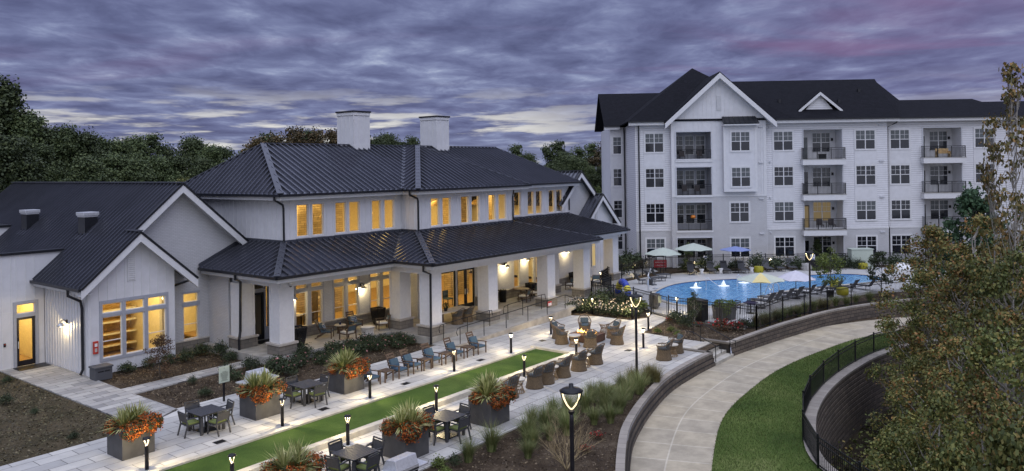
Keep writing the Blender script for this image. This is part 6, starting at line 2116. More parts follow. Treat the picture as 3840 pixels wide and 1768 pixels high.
fence('pool_fence', 'black picket pool fence behind the cream flower bed', [(44.6, 23.75, .03), (45.6, 25.6, .03), (46.0, 27.4, .03), (46.4, 29.4, .03)])
fence('pool_fence', 'black picket pool fence between the porch end and the pool loungers', [(46.4, 29.4, .03), (49.4, 29.6, .05), (51.4, 31.6, .05), (53.6, 32.4, .05), (57.6, 32.2, .05), (61.6, 32.9, .05), (63.6, 33.3, .05)])
bf = [aptpos(x, -2.3, .05) for x in (-1.0, 2.4, 6, 10, 14, 18, 23, 29)]
fence('pool_fence', 'long black picket fence in front of the apartment ground floor', [aptpos(-2.6, -.9, .05)] + bf, 1.35)
lowf = [(x, y) for x, y in offset(lowW, .42)][6:]
lowf = [p for i, p in enumerate(lowf) if i % 4 == 0][:24]
fence('lawn_fence', 'black picket fence on top of the tall curved wall beside the lawn strip', [(x, y, PZ) for x, y in lowf], 1.1, .12, 0, 2.2)
g = thing('pool_gate', 'black pool gate with a pale rules notice at the end of the paved walk', 'gate', (43.7, 22.15, .02), math.atan2(1.5, .85))
b = MB()
b.box(.04, 1.68, -.02, .02, .06, .1).box(.04, 1.68, -.02, .02, 1.33, 1.37).box(.04, .08, -.02, .02, .1, 1.33).box(1.64, 1.68, -.02, .02, .1, 1.33)
b.build('frame', 'black_metal', g)
b = MB()
for i in range(14):
    b.box(.17 + i * .108, .186 + i * .108, -.008, .008, .1, 1.33)
b.build('picket_panel', 'black_metal', g)
MB().box(1.2, 1.64, -.035, -.02, .75, 1.2).build('lock_plate', 'lounge_sling', g)
MB().box(.75, 1.08, -.05, -.025, .85, 1.3).build('notice_panel', 'sign_cream', g)
b = MB()
for i in range(6):
    b.box(.80, 1.03 - .03 * (i % 2), -.054, -.05, 1.2 - i * .055, 1.22 - i * .055)
b.build('lettering', 'sign_text', g)
t = thing('emergency_phone_sign', 'red emergency phone sign on the pool fence', 'sign', (61.3, 31.7, .5), -.9)
MB().box(-.55, .55, -.02, .02, .1, .75).build('panel', 'sign_red', t)
MB().box(-.03, .03, .02, .06, -.45, .75).build('post', 'black_metal', t)
def text(s_, size, name, m, parent, loc, rot=(PI / 2, 0, 0)):
    c = bpy.data.curves.new(name, 'FONT')
    c.body = s_; c.size = size; c.align_x = 'CENTER'; c.extrude = .002
    tmp = bpy.data.objects.new(name, c)
    COL.objects.link(tmp)
    dg = bpy.context.evaluated_depsgraph_get()
    me = bpy.data.meshes.new_from_object(tmp.evaluated_get(dg))
    bpy.data.objects.remove(tmp)
    me.materials.clear(); me.materials.append(MATS[m])
    o = bpy.data.objects.new(name, me)
    COL.objects.link(o)
    o.parent = parent; o.location = loc; o.rotation_euler = rot
    return o
text('EMERGENCY', .155, 'lettering', 'sign_white', t, (0, -.024, .50))
text('1 PHONE 1', .18, 'lettering', 'sign_white', t, (0, -.024, .22))
t = thing('warning_sign', 'small white pool warning sign on the fence behind the left loungers', 'sign', aptpos(2.6, -2.4, .75), APZ)
MB().box(-.22, .22, -.015, .015, 0, .55).build('panel', 'sign_white', t)
b = MB(); b.box(-.15, .15, -.02, -.015, .36, .46).box(-.16, .16, -.02, -.015, .24, .28).box(-.16, .1, -.02, -.015, .16, .2).box(-.16, .14, -.02, -.015, .08, .12); b.build('lettering', 'canvas_blue', t)
t = thing('warning_sign', 'small white and blue pool sign above the dark bin near the far lamp', 'sign', (69.9, 21.3, .9), APZ)
MB().box(-.2, .2, -.015, .015, 0, .6).build('panel', 'sign_white', t)
MB().box(-.15, .15, -.02, -.015, .1, .25).box(-.15, .15, -.02, -.015, .4, .5).build('lettering', 'canvas_blue', t)

# ------------------------------------------------------------------ pool furniture
def lounger():
    """head at +y, feet at -y, faces -y"""
    t = thing('pool_lounger', 'x', 'sun lounger')
    b = MB()
    for sx in (-1, 1):
        b.bar((sx * .30, -.95, .32), (sx * .30, .35, .32), .04, .05)
    b.bar((-.30, -.95, .32), (.30, -.95, .32), .04, .05)
    b.build('frame', 'lounge_sling', t)
    MB().box(-.29, .29, -.93, .33, .335, .35).build('seat_sling', 'lounge_sling', t)
    M_ = MB()
    M_.cbox((0, .60, .60), (.58, .025, .80), 0, -.62)
    M_.build('backrest', 'lounge_sling', t)
    MB().cbox((0, .72, .84), (.42, .06, .14), 0, -.62).build('head_pillow', 'sling_dark', t)
    for sx in (-1, 1):
        for y in (-.85, .25):
            MB().bar((sx * .30, y, 0), (sx * .30, y, .32), .035).build('leg', 'lounge_sling', t)
    return t
ln = Repeat(lounger())
DZ = .132
GL = 'pool loungers'
AF = APZ                      # feet towards the pool, square to the apartment wall
BK = [((61.75, 28.85), 'leftmost lounger of the back row, under the sage umbrella'), ((63.35, 27.75), 'second lounger from the left in the back row'), ((64.1, 26.8), 'third back row lounger, left of the blue umbrella'), ((64.95, 25.55), 'fourth back row lounger, right of the blue umbrella'),
      ((66.95, 24.1), 'fifth back row lounger, beside the yellow pot'), ((67.75, 23.35), 'sixth lounger of the back row'), ((68.75, 22.65), 'rightmost back row lounger, left of the pale boulder')]
for (x, y), l in BK:
    ln.put((x + .35, y + .3, DZ), AF + rnd.uniform(-.05, .05), 'dark grey ' + l, GL)
for (x, y), l in (((54.9, 29.9), 'dark lounger behind the pool lift, nearest the porch'), ((56.5, 29.8), 'middle dark lounger of the three behind the pool lift'), ((58.2, 30.2), 'dark lounger of the three behind the pool lift, farthest from it')):
    ln.put((x, y, DZ), AF + PI / 2 + .35, l, GL)
NR = [(50.9, 18.75), (52.3, 18.7), (53.4, 18.35), (54.5, 18.05), (55.7, 17.6), (57.2, 17.25), (58.5, 16.55), (59.7, 15.75), (61.1, 14.9)]
OR = ['first', 'second', 'third', 'fourth', 'fifth', 'sixth', 'seventh', 'eighth', 'last']
for i, (x, y) in enumerate(NR):
    ln.put((x, y, DZ), PI + .15 - .35 + rnd.uniform(-.06, .06), 'dark lounger behind the fence grasses, %s of the near row from the left' % OR[i], GL)
st_ = thing('pool_side_table', 'x', 'stool')
MB().lathe([(.20, 0), (.12, .2), (.19, .38), (.2, .42)], 16).build('stool_body', 'sign_white', st_, smooth=True)
MB().lathe([(0, .42), (.21, .42), (.21, .45), (0, .45)], 16, cap=False).build('stool_top', 'sign_white', st_)
stq = Repeat(st_)
for x, y, l in ((62.3, 28.3, 'white hourglass stool right of the leftmost back row lounger'), (63.55, 27.1, 'white hourglass stool between the second and third back row loungers'), (65.4, 25.1, 'white hourglass stool right of the fourth back row lounger'), (53.2, 18.95, 'white hourglass stool hidden among the near row loungers')):
    stq.put((x, y, DZ), 0, l, 'white hourglass stools')
cub = thing('yellow_pouf', 'x', 'pouf')
MB().lathe([(.36, 0), (.40, .06), (.41, .25), (.40, .46), (.34, .52), (0, .525)], 22, cap=False).build('pouf_body', 'pot_yellow', cub, smooth=True)
MB().tube([(.4 * math.cos(k * PI / 10), .4 * math.sin(k * PI / 10), .47) for k in range(21)], .015, 5).build('piping', 'pot_yellow', cub)
cb = Repeat(cub)
for x, y, l in ((66.0, 24.7, 'yellow pouf between the stool and the fifth back row lounger'), (72.9, 17.9, 'yellow pouf in front of the pale green box beyond the pool'), (57.9, 15.6, 'yellow pouf among the near row loungers'), (60.9, 16.9, 'orange yellow pouf near the tree at the pool edge')):
    cb.put((x, y, DZ), 0, l, 'yellow poufs by the pool')
def umbrella(name, loc, ztop, zrim, rad, mats, l, tilt=0):
    t = thing(name, l, 'umbrella', loc)
    z0 = loc[2]
    n = 8
    for mi, m in enumerate(dict.fromkeys(mats)):
        b = MB()
        for k in range(n):
            if mats[k % len(mats)] != m:
                continue
            a0, a1 = 2 * PI * k / n, 2 * PI * (k + 1) / n
            p = lambda a, r_, z: (r_ * math.cos(a), r_ * math.sin(a), z - z0)
            zm = ztop - (ztop - zrim) * .42
            b.add([p(a0, .02, ztop), p(a0, rad * .5, zm), p(a1, rad * .5, zm), p(a1, .02, ztop)], [(0, 1, 2, 3)])
            am = (a0 + a1) / 2
            b.add([p(a0, rad * .5, zm), p(a0, rad, zrim), p(am, rad * .955, zrim + .06), p(a1, rad, zrim), p(a1, rad * .5, zm)], [(0, 1, 2, 3, 4)])
        b.build('canopy', m, t)
    MB().tube([(0, 0, 0), (0, 0, ztop - z0 + .08)], .025, 8).build('pole', 'bronze_post', t)
    MB().lathe([(.3, 0), (.3, .05), (.05, .08)], 16).build('base', 'bronze_post', t)
    b = MB()
    for k in range(n):
        a = 2 * PI * k / n
        b.bar((.03 * math.cos(a), .03 * math.sin(a), ztop - z0 - .03), (rad * .97 * math.cos(a), rad * .97 * math.sin(a), zrim - z0 + .0), .015)
    b.build('rib', 'bronze_post', t)
    return t
umbrella('pool_umbrella', (60.9, 31.2, .13), 2.42, 1.85, 1.65, ['canvas_sage'], 'sage green pool umbrella, leftmost, partly before a ground floor window')
umbrella('pool_umbrella', (62.9, 29.3, .13), 2.72, 2.18, 1.7, ['canvas_sage'], 'sage green pool umbrella above the leftmost back row lounger')
umbrella('pool_umbrella', (64.6, 26.2, .13), 2.45, 2.12, 1.35, ['canvas_blue'], 'blue pool umbrella behind the back row of loungers')
umbrella('pool_umbrella', (49.77, 18.5, .13), 2.45, 1.98, 1.55, ['canvas_yellow', 'canvas_sage', 'canvas_sage', 'canvas_sage'], 'sage and yellow panelled umbrella at the near pool edge')
umbrella('pool_umbrella', (54.6, 17.8, .13), 2.1, 1.5, 1.35, ['canvas_grey'], 'pale grey umbrella at the near pool edge right of the yellow one')
# pool chairs by the big planter
def bar_chair():
    t = thing('pool_chair', 'x', 'chair')
    MB().box(-.24, .24, -.22, .22, .42, .46).build('seat', 'canvas_blue' if False else 'pole_violet', t)
    for sx in (-1, 1):
        MB().bar((sx * .22, .2, 0), (sx * .22, .2, .42), .03).build('leg', 'black_metal', t)
        MB().bar((sx * .22, -.2, 0), (sx * .22, -.26, .85), .03).build('leg', 'black_metal', t)
    b = MB()
    for z in (.58, .68, .78):
        b.box(-.22, .22, -.265, -.245, z, z + .06)
    b.build('backrest', 'black_metal', t)
    return t
bc = Repeat(bar_chair())
bc.put((46.9, 19.1, DZ), 1.2, 'dark pool chair beside the large pool planter', 'dark chairs at the pool corner')
bc.put((48.4, 18.6, DZ), -1.4, 'dark pool chair next to the sage and yellow umbrella', 'dark chairs at the pool corner')
t = thing('pool_table', 'small low dark table between the two dark pool chairs', 'table', (47.7, 18.4, DZ))
MB().box(-.35, .35, -.35, .35, .66, .7).build('tabletop', 'pole_violet', t)
MB().lathe([(.28, 0), (.28, .03), (.03, .05), (.03, .66)], 10).build('pedestal', 'black_metal', t)
t = thing('pool_planter', 'large faceted grey planter with trailing greenery inside the pool fence', 'planter', (45.35, 19.15, .13), .3)
MB().lathe([(.85, 0), (.95, .75), (.90, .75), (.86, .68)], 10, sx=1.0, sy=.8).build('planter_body', 'planter_grey', t)
meshobj('foliage', quadmesh('foliage', np.concatenate([leafblob(700, .85, .7, .28, .09, 11) + np.array([0, 0, .86]), leafblob(160, .25, .35, .45, .09, 12) + np.array([.85, -.3, .55]), leafblob(140, .2, .3, .4, .09, 13) + np.array([-.85, -.2, .55])]), 'leaf_bright'), t)
t = thing('towel_cabinet', 'tall black curved cabinet inside the pool fence behind the shrubs', 'cabinet', (44.15, 20.35, .1), 1.2)
MB().box(-.62, .62, -.3, .3, 0, 1.2).build('cabinet_body', 'black_metal', t, bevel=.06)
MB().box(-.62, .62, -.3, .3, 1.2, 1.27).build('lid', 'bronze_post', t, bevel=.02)
t = thing('cart', 'grey covered cart behind the pool gate', 'cart', (45.9, 24.2, .13), .3)
MB().box(-.4, .4, -.3, .3, .12, .95).build('cart_body', 'lounge_sling', t, bevel=.03)
for sx in (-1, 1):
    MB().lathe([(.06, -.03), (.06, .03)], 10, (sx * .3, 0, .06)).build('wheel', 'black_metal', t)
t = thing('pool_lift', 'steel pool lift with a grey seat at the left pool edge', 'pool lift', (51.4, 27.6, .13), -.4)
MB().tube([(0, 0, 0), (0, 0, 1.25), (.25, 0, 1.75)], .06, 8).build('mast', 'steel', t)
MB().tube([(0, 0, 1.2), (.35, .0, .85)], .04, 7).build('arm', 'steel', t)
MB().box(.25, .65, -.22, .22, .5, .56).box(.2, .26, -.22, .22, .56, 1.05).build('seat', 'lounge_sling', t)
MB().box(.5, .85, -.16, .16, .22, .26).build('footrest', 'steel', t)
MB().box(-.18, .12, -.15, .15, 0, .06).box(-.16, -.02, -.1, .1, .55, .95).build('base', 'steel', t)
def pool_ladder(loc, rz, l):
    t = thing('pool_ladder', l, 'pool ladder', loc, rz, 'steel pool ladders')
    for sx in (-.28, .28):
        MB().tube([(sx, .45, 0), (sx, .45, .6), (sx, .35, .78), (sx, .18, .84), (sx, 0, .78), (sx, -.25, .25), (sx, -.35, -.05)], .025, 8).build('rail', 'steel', t)
    return t
pool_ladder((55.2, 19.75, .15), 2.75, 'curved steel ladder rails at the near edge of the pool')
pool_ladder((67.9, 15.2, .15), 1.2, 'pale steel ladder rails at the far right end of the pool')
for x, y, l in ((55.1, 24.2, 'bent steel handrail standing in the pool between the first two fountains'), (57.9, 22.9, 'bent steel handrail standing in the pool near the third fountain')):
    t = thing('pool_handrail', l, 'handrail', (x, y, .1), -1.0, 'steel handrails in the pool')
    MB().tube([(-.45, 0, 0), (-.45, 0, .85), (-.38, 0, .95), (.6, 0, .2)], .025, 7).build('rail', 'steel', t)
    MB().lathe([(.05, 0), (.05, .06)], 8, (-.45, 0, .04)).build('flange', 'steel', t)
for k, (x, y, l) in enumerate(((55.25, 25.6, 'left bubbling white fountain in the pool'), (57.25, 24.2, 'middle bubbling white fountain in the pool'), (59.6, 23.5, 'right bubbling white fountain in the pool beside the yellow umbrella'))):
    t = thing('pool_fountain', l, 'fountain', (x, y, .145), k, 'bubbling fountains in the pool')
    g_ = np.random.default_rng(k)
    V = []
    b = MB()
    for j in range(26):
        a = g_.uniform(0, 6.28); r_ = g_.uniform(0, .16) ; hh = .38 * (1 - r_ / .24) + g_.uniform(-.05, .1)
        b.lathe([(.005, 0), (.06, .02), (.05, max(.05, hh * .6)), (.012, max(.08, hh))], 6, (r_ * math.cos(a), r_ * math.sin(a), 0))
    b.build('jet', 'foam_water', t, smooth=True)
    MB().lathe([(.45, 0), (.32, .02), (0, .05)], 14, cap=False).build('foam', 'foam_water', t, smooth=True)
t = thing('float_ring', 'blue and yellow inflatable ring behind the pool fence', 'inflatable', (48.4, 28.0, .3), .9)
for i in range(8):
    a0 = PI * i / 8
    MB().tube([(.95 * math.cos(a0 + PI / 8 * k / 4), 0, .95 * math.sin(a0 + PI / 8 * k / 4)) for k in range(5)], .24, 10).build('segment', 'float_blue' if i in (0, 3, 4, 5, 7) else 'float_yellow', t, smooth=True)
t = thing('boulder_seat', 'pale square boulder right of the back row of loungers', 'boulder', (69.6, 21.75, .1), .4)
b = MB()
b.lathe([(.62, 0), (.66, .25), (.6, .6), (0, .66)], 12, cap=False)
b.v = [(x * (1 + .10 * math.sin(7 * x + 3 * y)), y * (.75 + .08 * math.cos(5 * y + 9 * z)), z * (1 + .06 * math.sin(6 * x))) for x, y, z in b.v]
b.build('rock', 'boulder', t)
t = thing('utility_box', 'pale green square utility box behind the yellow pouf', 'utility box', (73.9, 18.35, .0), APZ)
MB().box(-.95, .95, -.5, .5, 0, 1.75).build('cabinet', 'canvas_sage', t, bevel=.03)
MB().box(-1.0, 1.0, -.55, .55, 1.75, 1.82).build('lid', 'canvas_sage', t, bevel=.02)
t = thing('dark_bin', 'dark bin with a white top beside the far lamp post', 'bin', (69.75, 21.0, .0))
MB().box(-.35, .35, -.35, .35, 0, 1.0).build('bin_body', 'bronze_post', t, bevel=.02)
MB().box(-.38, .38, -.38, .38, 1.0, 1.06).build('lid', 'black_metal', t)
t = thing('covered_grill', 'pale covered furniture heap half hidden by the right trees', 'cover', (74.5, 15.0, .1))
b = MB().lathe([(.8, 0), (.75, .3), (.4, .55), (0, .6)], 14, cap=False)
b.v = [(x * (1 + .12 * math.sin(4 * y)), y * (1 + .1 * math.cos(5 * x)), z) for x, y, z in b.v]
b.build('sheet', 'sign_white', t, smooth=True)
MB().lathe([(.5, 0), (.45, .3), (0, .5)], 10, (1.6, .4, 0), cap=False).build('sheet_fold', 'sign_white', t, smooth=True)
# ------------------------------------------------------------------ vegetation
G = np.random.default_rng(11)
def crown(seed, h, r, base, nclump, per, leaf, shape='broad', clump=.5):
    """leaf quads gathered into clumps spread through an uneven crown; returns vertices and clump centres"""
    g = np.random.default_rng(seed)
    C_ = []
    while len(C_) < nclump:
        z = g.uniform(0, 1)
        if shape == 'broad':
            rad = (1 - (abs(z - .42) / .60) ** 2.2)
        elif shape == 'conifer':
            rad = (1.02 - z) * .95
        elif shape == 'slim':
            rad = .55 + .45 * math.sin(PI * min(1, z * 1.05)) - .35 * z ** 3
        else:
            rad = 1 - .72 * z
        if rad <= 0:
            continue
        a = g.uniform(0, 2 * PI)
        lump = 1 + .28 * math.sin(2.3 * a + seed) * math.sin(5 * z + seed * 1.7) + .15 * math.sin(5 * a + 9 * z)
        q = g.uniform(.12, 1.0) ** .6 * rad * lump
        C_.append((r * q * math.cos(a), r * q * math.sin(a), base + (h - base) * z))
    C_ = np.array(C_)
    n = nclump * per
    idx = np.repeat(np.arange(nclump), per)
    cs = clump * g.uniform(.55, 1.25, nclump)
    off = g.normal(size=(n, 3)) * np.array([1, 1, .62])
    ln_ = np.linalg.norm(off, axis=1)[:, None]
    off = off / ln_ * np.minimum(ln_, 1.9)
    p = C_[idx] + off * cs[idx][:, None] * .55
    nr = off / np.maximum(np.linalg.norm(off, axis=1)[:, None], .1) + np.array([0, 0, .5])
    return quads(p, nr, leaf, g), C_
def tree_proto(name, seed, h, r, base, nclump, per, leaf, mat, shape='broad', clump=.5, bark='bark', trunk_r=None, limbs=14, lean=0):
    t = thing(name, 'x', 'tree')
    t['kind'] = 'thing'
    V, C_ = crown(seed, h, r, base, nclump, per, leaf, shape, clump)
    meshobj('crown', quadmesh('crown', V, mat), t)
    tr = trunk_r or h * .016
    rr_ = random.Random(seed)
    top = (rr_.uniform(-.1, .1) * r, rr_.uniform(-.1, .1) * r, h * .93)
    mid = (rr_.uniform(-.12, .12) * r, rr_.uniform(-.12, .12) * r, h * .5)
    MB().tube([(0, 0, -.3), (mid[0] * .4, mid[1] * .4, h * .25), mid, top], tr, 8, tr * .22).build('trunk', bark, t, smooth=True)
    b = MB()
    for i in rr_.sample(range(len(C_)), min(limbs, len(C_))):
        c = C_[i]
        z0 = max(h * .12, c[2] - np.hypot(c[0], c[1]) * .8 - .05 * h)
        f = z0 / h
        s_ = (mid[0] * min(1, f * 2), mid[1] * min(1, f * 2), z0)
        m_ = ((s_[0] + c[0]) / 2, (s_[1] + c[1]) / 2, z0 + (c[2] - z0) * .35)
        b.tube([s_, m_, tuple(c)], tr * .32, 5, tr * .08)
    b.build('limb', bark, t)
    return t
class Kinds:
    def __init__(s, protos):
        s.p = [Repeat(q) for q in protos]; s.h = [q[1] for q in ()]; s.i = 0
    def put(s, *a, **k):
        o = s.p[s.i % len(s.p)].put(*a, **k)
        s.i += 1
        return o
H0 = 14.0
forest = {
 'broad': Kinds([tree_proto('forest_tree', k, H0, 3.7, 1.5, 115, 250, .19, 'leaf_forest', 'broad', .98) for k in (1, 2, 3)]),
 'conifer': Kinds([tree_proto('forest_tree', k, H0, 3.4, 1.0, 150, 120, .20, 'leaf_forest', 'conifer', .8) for k in (4,)]),
 'slim': Kinds([tree_proto('forest_tree', k, H0, 2.5, 1.0, 80, 130, .20, 'leaf_forest', 'slim', .75) for k in (6, 7)]),
 'rust': Kinds([tree_proto('forest_tree', k, H0, 4.0, 1.5, 80, 140, .22, 'leaf_rust', 'broad', .95) for k in (8, 9)]),
 'bright': Kinds([tree_proto('forest_tree', k, H0, 4.6, 1.0, 90, 130, .24, 'leaf_olive', 'broad', 1.1) for k in (10,)]),
}
FT = [('conifer', 24.9, 78.1, 19.0), ('conifer', 26.4, 77.6, 18.6), ('broad', 27.7, 77.2, 16.3), ('broad', 29.1, 76.7, 15.1), ('broad', 30.7, 76.1, 15.1), ('broad', 32.1, 75.4, 14.6), ('conifer', 34.4, 77.7, 13.8), ('broad', 36.9, 79.9, 14.2), ('broad', 39.2, 81.0, 14.5), ('slim', 41.8, 81.9, 14.3), ('slim', 44.3, 84.1, 13.8), ('broad', 42.2, 74.9, 14.3), ('broad', 42.8, 72.3, 13.5), ('broad', 41.8, 68.2, 11.6), ('slim', 49.7, 77.4, 12.2), ('rust', 52.8, 79.0, 13.9), ('rust', 54.9, 78.8, 14.3), ('rust', 57.3, 78.3, 15.2), ('rust', 59.8, 77.7, 15.0), ('rust', 62.7, 77.9, 15.0), ('slim', 64.8, 76.2, 14.5), ('broad', 69.7, 77.2, 14.9), ('slim', 74.4, 78.3, 14.0), ('slim', 77.1, 78.4, 14.4), ('slim', 80.7, 77.6, 12.6), ('slim', 91.4, 74.6, 12.8), ('slim', 93.3, 72.2, 13.6), ('slim', 93.6, 66.8, 13.8), ('slim', 95.5, 65.9, 14.0), ('slim', 96.9, 63.7, 13.5), ('slim', 96.5, 60.6, 13.5), ('rust', 95.9, 57.9, 13.7), ('slim', 102.7, 58.2, 13.6), ('broad', 84.0, 63.0, 11.5), ('broad', 85.1, 59.8, 11.3), ('slim', 85.8, 57.0, 11.4), ('broad', 86.1, 54.7, 10.9), ('broad', 85.5, 51.9, 11.0), ('broad', 21.4, 66.6, 13.8), ('broad', 23.7, 68.0, 13.0), ('broad', 27.3, 73.1, 12.8), ('broad', 30.5, 76.1, 12.2), ('broad', 27.9, 65.3, 11.4), ('broad', 32.1, 70.0, 11.9), ('broad', 33.7, 69.2, 11.4), ('broad', 36.3, 70.1, 11.6), ('broad', 38.8, 71.1, 11.7), ('broad', 39.6, 68.3, 11.4), ('broad', 40.1, 65.7, 10.4), ('bright', 28.5, 68.3, 10.2), ('bright', 31.8, 69.0, 9.8), ('broad', 26.0, 67.2, 10.8), ('broad', 37.7, 72.8, 10.1), ('bright', 34.5, 62.0, 9.9), ('broad', 27.2, 76.3, 10.6), ('broad', 79.5, 63.5, 10.6), ('broad', 82.5, 61.5, 10.9), ('broad', 88, 57.5, 11.2), ('broad', 90.5, 60.5, 11.8), ('broad', 92.5, 63.0, 12.2), ('broad', 88.5, 66.5, 12.0), ('broad', 98.0, 55.0, 11.8), ('slim', 90.0, 54.5, 12.5), ('broad', 86.5, 70.0, 11.8), ('slim', 83.0, 70.5, 12.4), ('broad', 45.5, 77.0, 12.6), ('broad', 48.5, 79.5, 12.9), ('broad', 51.0, 75.5, 12.2), ('slim', 47.0, 73.5, 12.6), ('slim', 66.8, 77.0, 14.8), ('slim', 68.0, 75.5, 14.6), ('broad', 72.5, 78.5, 14.8), ('slim', 75.8, 77.2, 14.6), ('broad', 79.0, 78.0, 13.6), ('slim', 82.0, 76.0, 13.2), ('broad', 56.0, 81.0, 14.6), ('broad', 61.0, 80.5, 15.0)]
what = {'broad': 'broad dark green forest tree', 'conifer': 'pointed dark forest tree', 'slim': 'slim dark forest tree', 'rust': 'rusty brown forest tree', 'bright': 'lighter green forest tree'}
rf = random.Random(12)
for i, (k, x, y, zt) in enumerate(FT):
    u = math.degrees(math.atan2(y, x))
    if u > 62:
        w = 'behind the left gable wing roof'
    elif u > 48:
        w = 'behind the clubhouse main roof'
    else:
        w = 'in the gap between the clubhouse and the apartments'
    far_ = math.hypot(x, y)
    row = 'front row' if far_ < 84 else 'back row'
    s_ = (zt - (1.5 if k == 'broad' and i < 38 else .8)) / H0
    o = forest[k].put((x, y, -.1), rf.uniform(0, 6.28), None, 'forest trees behind the buildings', (s_ * rf.uniform(.92, 1.15), s_ * rf.uniform(.92, 1.15), s_))
    o['label'] = '%s %s, %s' % (what[k], w, row)
# a light green tree beyond the far gables
t = tree_proto('garden_tree', 31, 6.9, 2.6, .3, 70, 80, .22, 'leaf_bright', 'broad', .8)
t.location = (80, 50.2, 0)
t['label'] = 'rounded light green tree in the gap beside the apartment wall'

# trees on the lower ground at the right
RT = [('autumn', 42.4, 7.2, 6.4, 2.6), ('autumn', 37.7, 4.8, 7.2, 2.6), ('pine', 47.6, 6.2, 8.0, 1.7), ('thin', 32.9, 2.9, 13.2, 1.2), ('thin', 34.8, 3.8, 11.4, 0.9), ('olive', 39.4, 7.1, 4.4, 2.0), ('autumn', 32.7, 4.6, 5.8, 2.3), ('olive', 30.9, 3.0, 6.9, 2.2), ('olive', 33.4, 6.2, 1.9, 1.6), ('autumn', 27.7, 4.1, 4.0, 2.0), ('olive', 25.9, 2.7, 5.1, 2.1), ('brush', 27.4, 5.7, 1.0, 1.3), ('olive', 23.7, 3.9, 3.2, 1.6), ('autumn', 21.8, 2.6, 4.2, 1.7), ('autumn', 26.9, 2.0, 6.2, 2.0), ('brush', 24.0, 4.6, 1.4, 1.1), ('brush', 20.3, 3.1, 3.0, 1.3), ('brush', 18.9, 1.9, 4.0, 1.4), ('autumn', 40.3, 7.6, 2.2, 1.8), ('autumn', 39.9, 3.5, 7.6, 2.3)]
PR = {'autumn': Kinds([tree_proto('autumn_tree', k, 10, 2.6, 1.2, 84, 135, .105, 'leaf_autumn', 'broad', .46, 'bark_pale', .11, 110) for k in (21, 22)]),
      'olive': Kinds([tree_proto('autumn_tree', k, 8, 2.2, .8, 80, 125, .10, 'leaf_olive', 'broad', .45, 'bark_pale', .09, 100) for k in (23, 24)]),
      'pine': Kinds([tree_proto('pine_tree', 25, 11, 1.9, 4, 120, 110, .16, 'leaf_pine', 'broad', .5, 'bark', .13, 30)]),
      'thin': Kinds([tree_proto('slender_tree', k, 16, 1.7, 3.5, 130, 20, .16, 'leaf_orange', 'taper', .30, 'bark_pale', .09, 110) for k in (26, 27)]),
      'brush': Kinds([tree_proto('brush', k, 5, 1.5, .2, 120, 90, .09, 'leaf_olive', 'broad', .45, 'bark_pale', .04, 90) for k in (28, 29)])}
PH = {'autumn': (10, 2.6), 'olive': (8, 2.2), 'pine': (11, 1.9), 'thin': (16, 1.7), 'brush': (5, 1.5)}
RL = ['autumn tree with olive and rust leaves nearest the pool, its crown before the utility box', 'large autumn tree with rust leaves in the middle of the right wood', 'dark green pine rising behind the autumn trees before the balconies', 'tallest slender tree with orange leaves at the right edge against the sky', 'slender half bare tree left of the tallest one',
      'olive green tree leaning over the end of the concrete path', 'brown and olive autumn tree right of the tall block wall', 'olive tree with pale branches close to the right edge', 'low olive tree at the foot of the tall block wall', 'autumn tree in the lower wood, left of the bottom right corner',
      'olive tree in the lower wood at the right edge', 'low brush at the foot of the tall wall near the bottom', 'olive tree low in the bottom right wood', 'autumn tree nearest the bottom right corner', 'autumn tree at the right edge halfway up', 'low brush at the bottom edge beside the tall wall', 'brush of olive leaves at the bottom edge', 'brush of olive leaves in the bottom right corner', 'small autumn tree behind the lawn fence at its far end', 'autumn tree behind the pine at the right edge']
for i, (k, x, y, zt, rad) in enumerate(RT):
    hh = zt - LZ
    ph, prad = PH[k]
    PR[k].put((x, y, LZ - .1), rf.uniform(0, 6.28), RL[i], 'trees of the lower right wood', (rad / prad, rad / prad, hh / ph))
g = np.random.default_rng(77)
xs = g.uniform(18, 70, 5200); ys = g.uniform(-25, 9.5, 5200)
lw_ = np.array(lowW)
ok = []
for x, y in zip(xs, ys):
    j = np.argmin(np.hypot(lw_[:, 0] - x, lw_[:, 1] - y))
    a = lw_[max(j - 1, 0)]; c = lw_[min(j + 1, len(lw_) - 1)]
    ok.append((c[0] - a[0]) * (y - a[1]) - (c[1] - a[1]) * (x - a[0]) < -.9)
ok = np.array(ok)
cx = xs[ok]; cy = ys[ok]
m = len(cx)
per = 16
p = np.stack([np.repeat(cx, per), np.repeat(cy, per), np.full(m * per, LZ)], 1) + g.normal(size=(m * per, 3)) * np.array([.35, .35, .0]) + np.stack([np.zeros(m * per), np.zeros(m * per), np.abs(g.normal(size=m * per)) * .32], 1)
o = meshobj('undergrowth', quadmesh('undergrowth', quads(p, np.tile([0, 0, 1.0], (m * per, 1)), .13, g), 'leaf_olive'))
o['kind'] = 'stuff'

